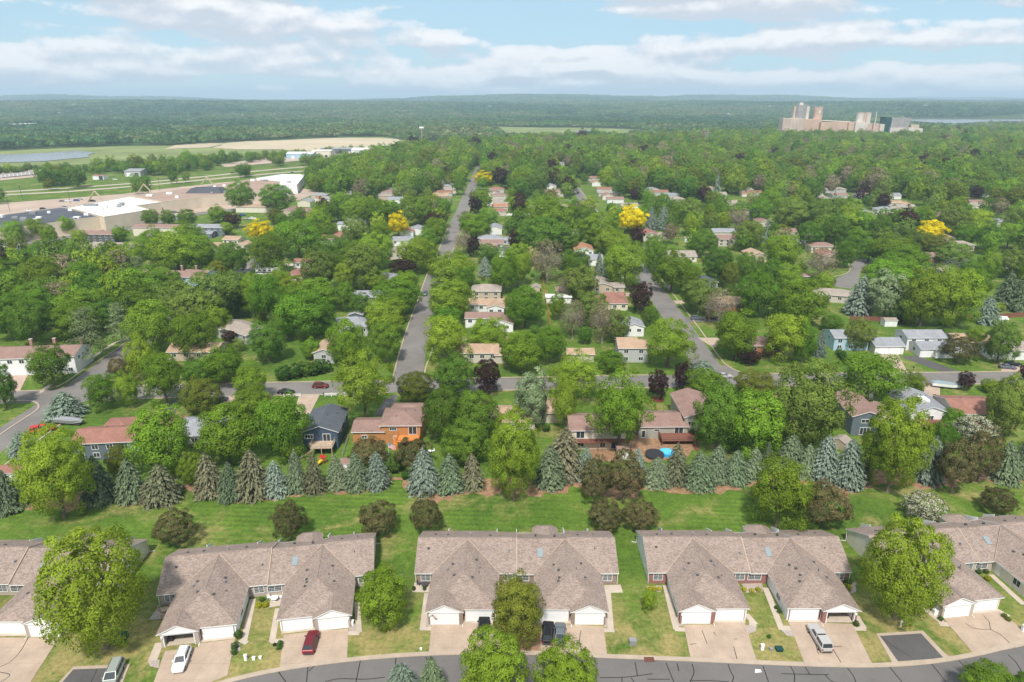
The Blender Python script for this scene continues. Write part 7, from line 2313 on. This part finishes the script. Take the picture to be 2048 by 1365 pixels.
person('person in white shirt and dark trousers walking under the round green tree', at(1575, 1049), R(60))
o = tag(MB().poly([(-0.5, -0.3, 0), (0.5, -0.2, 0), (0.55, 0.15, 0.12), (-0.2, 0.35, 0.05)]).build('paper_sheet', M['white'], None, at(1515, 1343) + Vector((0, 0, 0.03))), 'crumpled white paper lying on the near street', 'paper')


# ------------------------------------------------------------------ what nobody could count: tree cover beyond, far woods, garden growth
def bank_collection(name, meshes):
    c = bpy.data.collections.new(name)
    for i, mm in enumerate(meshes):
        o = bpy.data.objects.new('%s_%02d' % (name, i), mm)
        c.objects.link(o)
    return c


def scatter(name, label, pts, col, cat):
    """pts: x, y, z, horizontal size, vertical size, turn, kind index"""
    a = np.array(pts, dtype=np.float64)
    me = bpy.data.meshes.new(name)
    me.vertices.add(len(a))
    me.vertices.foreach_set('co', a[:, :3].astype(np.float32).ravel())
    for nm, typ, key, data in (('size', 'FLOAT_VECTOR', 'vector', np.stack([a[:, 3], a[:, 3], a[:, 4]], 1)), ('turn', 'FLOAT_VECTOR', 'vector', np.stack([a[:, 5] * 0, a[:, 5] * 0, a[:, 5]], 1))):
        at_ = me.attributes.new(nm, typ, 'POINT')
        at_.data.foreach_set(key, data.astype(np.float32).ravel())
    ai = me.attributes.new('pick', 'INT', 'POINT')
    ai.data.foreach_set('value', a[:, 6].astype(np.int32))
    o = put(name, me)
    tag(o, label, cat, kind='stuff')
    g = bpy.data.node_groups.new(name, 'GeometryNodeTree')
    g.interface.new_socket('Geometry', in_out='INPUT', socket_type='NodeSocketGeometry')
    g.interface.new_socket('Geometry', in_out='OUTPUT', socket_type='NodeSocketGeometry')
    gi, go = g.nodes.new('NodeGroupInput'), g.nodes.new('NodeGroupOutput')
    ip = g.nodes.new('GeometryNodeInstanceOnPoints')
    ci = g.nodes.new('GeometryNodeCollectionInfo')
    ci.inputs['Collection'].default_value = col
    ci.inputs['Separate Children'].default_value = True
    ci.inputs['Reset Children'].default_value = True
    ip.inputs['Pick Instance'].default_value = True

    def named(n, t):
        q = g.nodes.new('GeometryNodeInputNamedAttribute')
        q.data_type = t
        q.inputs['Name'].default_value = n
        return q.outputs[0]
    g.links.new(gi.outputs[0], ip.inputs['Points'])
    g.links.new(ci.outputs[0], ip.inputs['Instance'])
    g.links.new(named('pick', 'INT'), ip.inputs['Instance Index'])
    g.links.new(named('size', 'FLOAT_VECTOR'), ip.inputs['Scale'])
    er = g.nodes.new('FunctionNodeEulerToRotation')
    g.links.new(named('turn', 'FLOAT_VECTOR'), er.inputs[0])
    g.links.new(er.outputs[0], ip.inputs['Rotation'])
    g.links.new(ip.outputs[0], go.inputs[0])
    o.modifiers.new('cover', 'NODES').node_group = g
    return o


def light_tree(code, seed, n_clump=40, per=30, leaf=0.032):
    rng = np.random.default_rng(seed)
    pos, nrm, tone, shade = crown_points(rng, n_clump, per, rc=(0.12, 0.2), lobes=0.2, fill=0.1)
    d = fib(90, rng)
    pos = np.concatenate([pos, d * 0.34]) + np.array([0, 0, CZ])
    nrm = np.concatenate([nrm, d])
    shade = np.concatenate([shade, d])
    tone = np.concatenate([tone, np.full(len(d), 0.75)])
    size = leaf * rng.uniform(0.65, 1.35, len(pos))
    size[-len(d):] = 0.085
    return leaf_mesh('light_tree', pos, nrm, size, tone, LEAF[code], 1.0, None, rng, shade)


def light_conifer(code, seed):
    return make_conifer(code, seed, levels=12, full=0.6, per=7, leaf=0.06)[0]


KINDS = ['m', 'm', 'm', 'm', 'm', 'd', 'd', 'd', 'f', 'f', 'l', 'g', 't', 'r', 'o', 'm', 'd', 'f']
kind_meshes = [light_tree(k, 300 + i) for i, k in enumerate(KINDS)] + [light_conifer('S', 330), light_conifer('s', 331)]
COVER = bank_collection('cover_tree', kind_meshes)
NK = len(kind_meshes)

rng = np.random.default_rng(99)


def inside(poly, x, y):
    c = False
    j = len(poly) - 1
    for i in range(len(poly)):
        xi, yi = poly[i]
        xj, yj = poly[j]
        if (yi > y) != (yj > y) and x < (xj - xi) * (y - yi) / (yj - yi) + xi:
            c = not c
        j = i
    return c


ROADS = [([at(*p) for p in L], hw) for L, hw in ((MAIN_ST, 7.5), (EAST_ST, 7.5), (CROSS_ST, 8.0), (WEST_ST, 8.5))]
GOLD_XY = [(t[2], t[3]) for t in ALL_TREES if t[1] == 'y']
HOUSE_XY = [(o.location.x, o.location.y, o.location.y > 430) for o in COL.objects if o.parent is None and o.name.split('.')[0] in ('house', 'garage', 'carport', 'shed', 'apartment_row')]


def near_road(x, y, extra=0.0):
    for P, hw in ROADS:
        for a, b in zip(P, P[1:]):
            if min(a.y, b.y) - 12 > y or max(a.y, b.y) + 12 < y:
                continue
            d = b - a
            t = max(0, min(1, ((x - a.x) * d.x + (y - a.y) * d.y) / d.length_squared))
            if math.hypot(x - a.x - d.x * t, y - a.y - d.y * t) < (hw + extra if y < 430 else 4.6 + extra * 0.6):
                return True
    return False


def near_house(x, y, front=22.0):
    if any(abs(x - gx) < 13 and -34 < y - gy < 6 for gx, gy in GOLD_XY):
        return True
    for hx, hy, far in HOUSE_XY:
        if abs(x - hx) < 9.5 and -(front if far else 9.0) < y - hy < 9:
            return True
    return False


def fill_poly(px_poly, spacing, size=(9, 15), cover=1.0, kinds=None, hs=(0.8, 1.15), pts=None, avoid=True, minpx=None):
    W = [(p.x, p.y) for p in (at(*q) for q in px_poly)]
    xs, ys = [p[0] for p in W], [p[1] for p in W]
    area = (max(xs) - min(xs)) * (max(ys) - min(ys))
    n = int(area / spacing ** 2 * cover)
    out = [] if pts is None else pts
    for _ in range(n):
        x, y = rng.uniform(min(xs), max(xs)), rng.uniform(min(ys), max(ys))
        if not inside(W, x, y):
            continue
        D = rng.uniform(*size) * (1.25 if rng.random() < 0.12 else 1.0)
        if avoid and (near_road(x, y, D * 0.28) or near_house(x, y)):
            continue
        k = rng.choice(kinds) if kinds is not None else (rng.integers(0, 18) if rng.random() > 0.04 else 18 + rng.integers(0, 2)) if y < 620 else int(rng.integers(0, 18))
        kz = rng.uniform(*hs)
        if k >= 18:
            D *= 0.55
            kz = 2.2
        out.append((x, y, 0, D, D * kz, rng.uniform(0, 6.28), int(k)))
    return out


TOWN_PTS = []
# the town's tree cover beyond the trees set one by one
fill_poly([(640, 404), (640, 372), (700, 345), (740, 322), (830, 306), (930, 294), (1040, 290), (1150, 286), (1260, 288), (1400, 279), (1560, 272), (1700, 272), (1840, 270), (2048, 262), (2400, 255), (2600, 320), (2600, 410), (2048, 424), (1700, 414), (1500, 408), (1300, 402), (1000, 400)], 12.6, (12, 19), 1.0, pts=TOWN_PTS)
# fillers between the individually planted ones
fill_poly([(640, 470), (640, 400), (1000, 400), (1300, 402), (1700, 414), (2048, 424), (2500, 410), (2500, 560), (2048, 520), (1500, 520), (1000, 490)], 17, (8, 13), 1.0, pts=TOWN_PTS)
fill_poly([(-500, 640), (-300, 540), (0, 520), (60, 525), (140, 540), (260, 545), (300, 590), (250, 660), (60, 672), (-100, 690)], 12, (10, 15), 1.0, pts=TOWN_PTS)
fill_poly([(2048, 480), (2500, 470), (2700, 700), (2060, 640)], 13, (10, 15), 1.0, pts=TOWN_PTS)
# belts by the highway, the rail yard and the lake
for poly, sp, sz in (([(-300, 358), (0, 346), (100, 344), (170, 343), (230, 338), (300, 338), (290, 346), (200, 350), (150, 353), (100, 350), (0, 354), (-300, 368)], 12, (6, 10)),
                     ([(180, 346), (260, 336), (330, 331), (400, 330), (440, 330), (430, 338), (400, 347), (300, 354), (285, 350), (250, 350)], 12, (8, 13)),
                     ([(380, 322), (500, 316), (560, 318), (565, 313), (640, 309), (700, 305), (760, 302), (860, 297), (920, 298), (900, 303), (790, 306), (770, 306), (600, 313), (560, 322), (480, 328), (400, 330)], 11, (6, 10)),
                     ([(490, 336), (600, 329), (700, 322), (760, 318), (830, 312), (760, 335), (690, 350), (640, 346), (610, 333)], 12, (8, 13)),
                     ([(100, 367), (170, 358), (185, 366), (170, 378), (100, 383), (60, 375)], 15, (11, 16)),
                     ([(262, 371), (390, 362), (392, 366), (265, 375)], 11, (9, 12)), ([(200, 396), (300, 385), (310, 392), (215, 402)], 22, (9, 12)), ([(470, 352), (505, 348), (508, 356), (475, 360)], 14, (9, 12)),
                     ([(-60, 410), (30, 400), (32, 408), (-60, 418)], 18, (9, 12)), ([(610, 362), (700, 350), (720, 385), (660, 402), (620, 398)], 16, (11, 16)),
                     ([(0, 500), (30, 497), (90, 512), (60, 522), (0, 520), (-150, 520), (-150, 510)], 11, (6, 11))):
    fill_poly(poly, sp, sz, 1.0, pts=TOWN_PTS, kinds=[0, 1, 2, 3, 5, 6, 7, 8, 9, 14, 15, 16])
scatter('tree_cover', 'green tree cover of the town beyond the near streets', TOWN_PTS, COVER, 'tree cover')

# garden growth: low bushes in yards
GP = []
for poly, sp in (([(270, 745), (780, 738), (780, 560), (600, 480), (400, 560)], 15), ([(860, 740), (1300, 738), (1240, 570), (1180, 440), (930, 440), (890, 560)], 15), ([(1480, 735), (2048, 730), (2048, 500), (1300, 480), (1350, 570)], 16),
                 ([(0, 930), (500, 925), (640, 930), (640, 885), (500, 880), (300, 890), (0, 905)], 9), ([(860, 940), (1150, 935), (1150, 870), (860, 870)], 9), ([(1400, 930), (2048, 925), (2048, 870), (1400, 880)], 8)):
    fill_poly(poly, sp, (2.0, 5.0), 1.0, hs=(0.6, 0.95), pts=GP, kinds=[0, 1, 5, 6, 8, 14, 10])
scatter('garden_growth', 'low bushes and undergrowth in the back gardens', GP, COVER, 'undergrowth')


# far woods: patches of canopy, many crowns each
def wood_patch(seed, codes, n=34, size=60.0):
    r = np.random.default_rng(seed)
    me_pos, me_n, me_s, me_t = [], [], [], []
    for i in range(n):
        c = np.array([r.uniform(-size / 2, size / 2), r.uniform(-size / 2, size / 2), 0])
        D = r.uniform(10, 17)
        k = 46
        d = r.normal(size=(k, 3))
        d[:, 2] = np.abs(d[:, 2]) * 0.9 + 0.02
        d /= np.linalg.norm(d, axis=1, keepdims=True)
        h = r.uniform(4, 8)
        me_pos.append(c + np.array([0, 0, h]) + d * np.array([D / 2, D / 2, D * 0.42]) * r.uniform(0.75, 1.05, (k, 1)))
        me_n.append(d + r.normal(size=(k, 3)) * 0.35)
        me_s.append(r.uniform(1.1, 2.3, k))
        me_t.append(np.repeat(r.uniform(0.5, 1.5) * np.array([[r.uniform(0.9, 1.15), 1.0, r.uniform(0.85, 1.2)]]), k, 0) * r.uniform(0.8, 1.2, (k, 1)))
    return leaf_mesh('wood_patch', np.concatenate(me_pos), np.concatenate(me_n), np.concatenate(me_s), np.concatenate(me_t), LEAF[codes], 1.0, None, r, np.concatenate(me_n))


WOOD = bank_collection('wood_patch', [wood_patch(400 + i, 'WXWXYWYX'[i]) for i in range(8)])
OPEN = [[(p.x, p.y) for p in (at(*q) for q in L)] for L in (
    [(-300, 345), (-300, 309), (0, 303), (120, 297), (260, 293), (370, 291), (440, 290), (480, 285), (640, 277), (760, 274.5), (850, 286), (840, 294), (700, 304), (560, 312), (430, 320), (280, 324), (160, 333), (60, 337), (0, 340)],
    [(990, 254), (1060, 255.5), (1170, 256), (1285, 260), (1275, 271), (1180, 276), (1090, 277), (1000, 273)],
    [(1800, 247), (1800, 241), (1830, 238), (1900, 239), (2060, 236.5), (2300, 235.5), (2300, 248), (2048, 251), (1960, 252), (1900, 256), (1860, 255)],
    [(1555, 290), (1555, 262), (1850, 262), (1850, 284)])]
WP = []
PATCH_BY_TONE = [(0, 2), (5, 2), (1, 3), (4, 7), (6, 3)]
a = R(44)
for ring in range(2):
    pass
y = 1180.0
while y < 9800:
    sp = 54 if y < 3000 else (70 if y < 5000 else 105)
    half = y * 0.86 + 200
    x = -half + rng.uniform(0, sp)
    while x < half:
        X, Y = x + rng.uniform(-12, 12), y + rng.uniform(-12, 12)
        px, py = pix(X, Y, 0)
        ok = py < (286 if px > 860 else 305 if px > 420 else 300)
        if px > 1250 and py > 273:
            ok = False
        if 860 < px <= 1250 and py > 281:
            ok = False
        if ok and not any(inside(L, X + dx, Y + dy) for L in OPEN for dx, dy in ((0, 0), (22, -22), (-22, 22), (22, 22), (-22, -22))):
            s = rng.uniform(0.85, 1.2) * (1.0 if y < 3000 else 1.2 if y < 5000 else 1.75)
            WP.append((X, Y, float(hills_z(np.array(X), np.array(Y))) - 0.5, s, s * rng.uniform(0.9, 1.15) * (1 if y < 5000 else 0.8), rng.integers(0, 4) * 1.5708 + rng.uniform(-.2, .2), int(PATCH_BY_TONE[min(4, max(0, int(2.5 + 1.5 * math.sin(X / 310.0 + Y / 900.0) + 1.2 * math.sin(Y / 240.0 - X / 700.0) + rng.normal() * 0.7)))][int(rng.integers(0, 2))])))
        x += sp
    y += sp
scatter('far_woods', 'far blue-green woods covering the valley floor and bluffs', WP, WOOD, 'woods')

# pale houses and towers on the far bluffs
hb = MB().box(-8, 8, -5, 5, 0, 7).mesh('wall', M['s_white'])
rbm = MB()
roof_faces(rbm, -8, 8, -5, 5, 7, 'gx', 0.4, 0.8, 0.4)
hr_ = rbm.mesh('roof', [M['roof_grey'], M['trim']])
FH = [(95, 227), (118, 227), (136, 226), (20, 232), (34, 209), (150, 212), (172, 212), (275, 206), (350, 243), (378, 244), (424, 204), (470, 203), (580, 213), (650, 203), (830, 213), (852, 199), (980, 215), (1033, 212), (1096, 210), (1070, 198),
      (1210, 200), (1228, 200), (1385, 232), (1457, 230), (1540, 215), (1815, 212), (1850, 213), (1925, 205), (1998, 211), (1770, 212)]
for i, (x, y) in enumerate(sorted(FH)):
    best = None
    for Y in range(2200, 9800, 60):
        u = (x - 1024) / FOC
        X = u * (Y * math.cos(TH) + (CAM_H - 30) * math.sin(TH))
        z = float(hills_z(np.array(X), np.array(float(Y))))
        e = abs(pix(X, Y, z + 8)[1] - y)
        if best is None or e < best[0] - 0.05:
            best = (e, X, Y, z)
    _, X, Y, z = best
    s = 0.55 + Y / 9000.0
    o = empty('hill_house', (X, Y, z + 5.5), rng.uniform(-0.5, 0.5), (s * rng.uniform(0.8, 1.6), s, s * 1.15))
    tag(o, 'pale house on the far bluffs, %s from the left' % NTH[i], 'house', 'pale houses on the far bluffs')
    put('wall', hb, o)
    put('roof', hr_, o)

# haze: the air over the whole valley
hz = bpy.data.objects.new('haze', MB().box(-15400, 15400, -450, 16300, -1.0, 260).mesh('haze', []))
COL.objects.link(hz)
tag(hz, 'pale summer haze lying over the whole valley', 'haze', kind='stuff')
hm = bpy.data.materials.new('haze')
hm.use_nodes = True
hm.node_tree.nodes.clear()
out = nn(hm.node_tree, 'ShaderNodeOutputMaterial')
pv = nn(hm.node_tree, 'ShaderNodeVolumePrincipled')
pv.inputs['Color'].default_value = (0.62, 0.83, 1.0, 1)
pv.inputs['Density'].default_value = 0.000125
hm.node_tree.links.new(pv.outputs[0], out.inputs['Volume'])
hz.data.materials.append(hm)


# ------------------------------------------------------------------ say which tree is which
SPOTS = LAND + [('white crossroads rail fence', *at(610, 795)[:2])]
ORD = ['', 'second ', 'third ', 'fourth ', 'fifth ', 'sixth ', 'seventh ', 'eighth ', 'ninth ', 'tenth ', 'eleventh ', 'twelfth ', 'thirteenth ', 'fourteenth ', 'fifteenth ', 'sixteenth ', 'seventeenth ', 'eighteenth ']
ROWH = [('left cut-off row house', TOWN[0][1], TOWN[0][2] + 8), ('left row house with open garage', TOWN[1][1], TOWN[1][2] + 8), ('brown-brick row house', TOWN[2][1], TOWN[2][2] + 8), ('red-brick row house', TOWN[3][1], TOWN[3][2] + 8), ('askew cream row house', TOWN[4][1], TOWN[4][2] + 8)]
belt = sorted([t for t in ALL_TREES if t[1] in 'sSn' and 118 < t[3] < 150], key=lambda t: t[2])
cnt = {}
for i, t in enumerate(belt):
    o, code = t[0], t[1]
    cnt[code] = cnt.get(code, 0) + 1
    k = cnt[code]
    nth = ['first', 'second', 'third', 'fourth', 'fifth', 'sixth', 'seventh', 'eighth', 'ninth', 'tenth', 'eleventh', 'twelfth', 'thirteenth', 'fourteenth', 'fifteenth', 'sixteenth', 'seventeenth', 'eighteenth', 'nineteenth', 'twentieth', 'twenty-first', 'twenty-second', 'twenty-third', 'twenty-fourth', 'twenty-fifth']
    tag(o, '%s, %s of its colour from the left in the belt behind the green' % (LOOK[code], nth[k - 1]), 'tree', 'spruces in the belt behind the green')
done = {t[0].name for t in belt}
groups = {}
for t in ALL_TREES:
    if t[0].name in done:
        continue
    o, code, x, y = t[:4]
    cand = (ROWH if y < 116 else SPOTS + (ROWH if y < 140 else []))
    sp = min(cand, key=lambda s: math.hypot(s[1] - x, (s[2] - y) * (0.8 if y > 150 else 1)))
    dx, dy = x - sp[1], y - sp[2]
    side = ('right of' if dx > 0 else 'left of') if abs(dx) > abs(dy) else ('behind' if dy > 0 else 'in front of')
    groups.setdefault((code, sp[0], side), []).append((math.hypot(dx, dy), t))
for (code, sp, side), L in groups.items():
    L.sort(key=lambda e: e[0])
    for i, (d, t) in enumerate(L):
        lab = '%s %s the %s' % (LOOK[code], side, sp)
        if len(L) > 1:
            lab += ', ' + ('nearest' if i == 0 else ORD[i].strip() + ' nearest') + ' such'
        tag(t[0], lab, 'tree', 'trees of the town')
# far roofs, told apart by colour and the nearest landmark
groups = {}
for h, rf, wl, x, y in far_houses:
    sp = min(LAND, key=lambda s: math.hypot(s[1] - h.location.x, s[2] - h.location.y))
    dx, dy = h.location.x - sp[1], h.location.y - sp[2]
    side = ('right of' if dx > 0 else 'left of') if abs(dx) > abs(dy) else ('beyond' if dy > 0 else 'in front of')
    groups.setdefault((rf, sp[0], side), []).append((math.hypot(dx, dy), h))
for (rf, sp, side), L in groups.items():
    L.sort(key=lambda e: e[0])
    for i, (d, h) in enumerate(L):
        lab = 'small %s-roofed house %s the %s' % (RC[rf], side, sp)
        if len(L) > 1:
            lab += ', ' + ('nearest' if i == 0 else ORD[i].strip() + ' nearest') + ' such'
        tag(h, lab, 'house', 'roofs glimpsed between far trees')
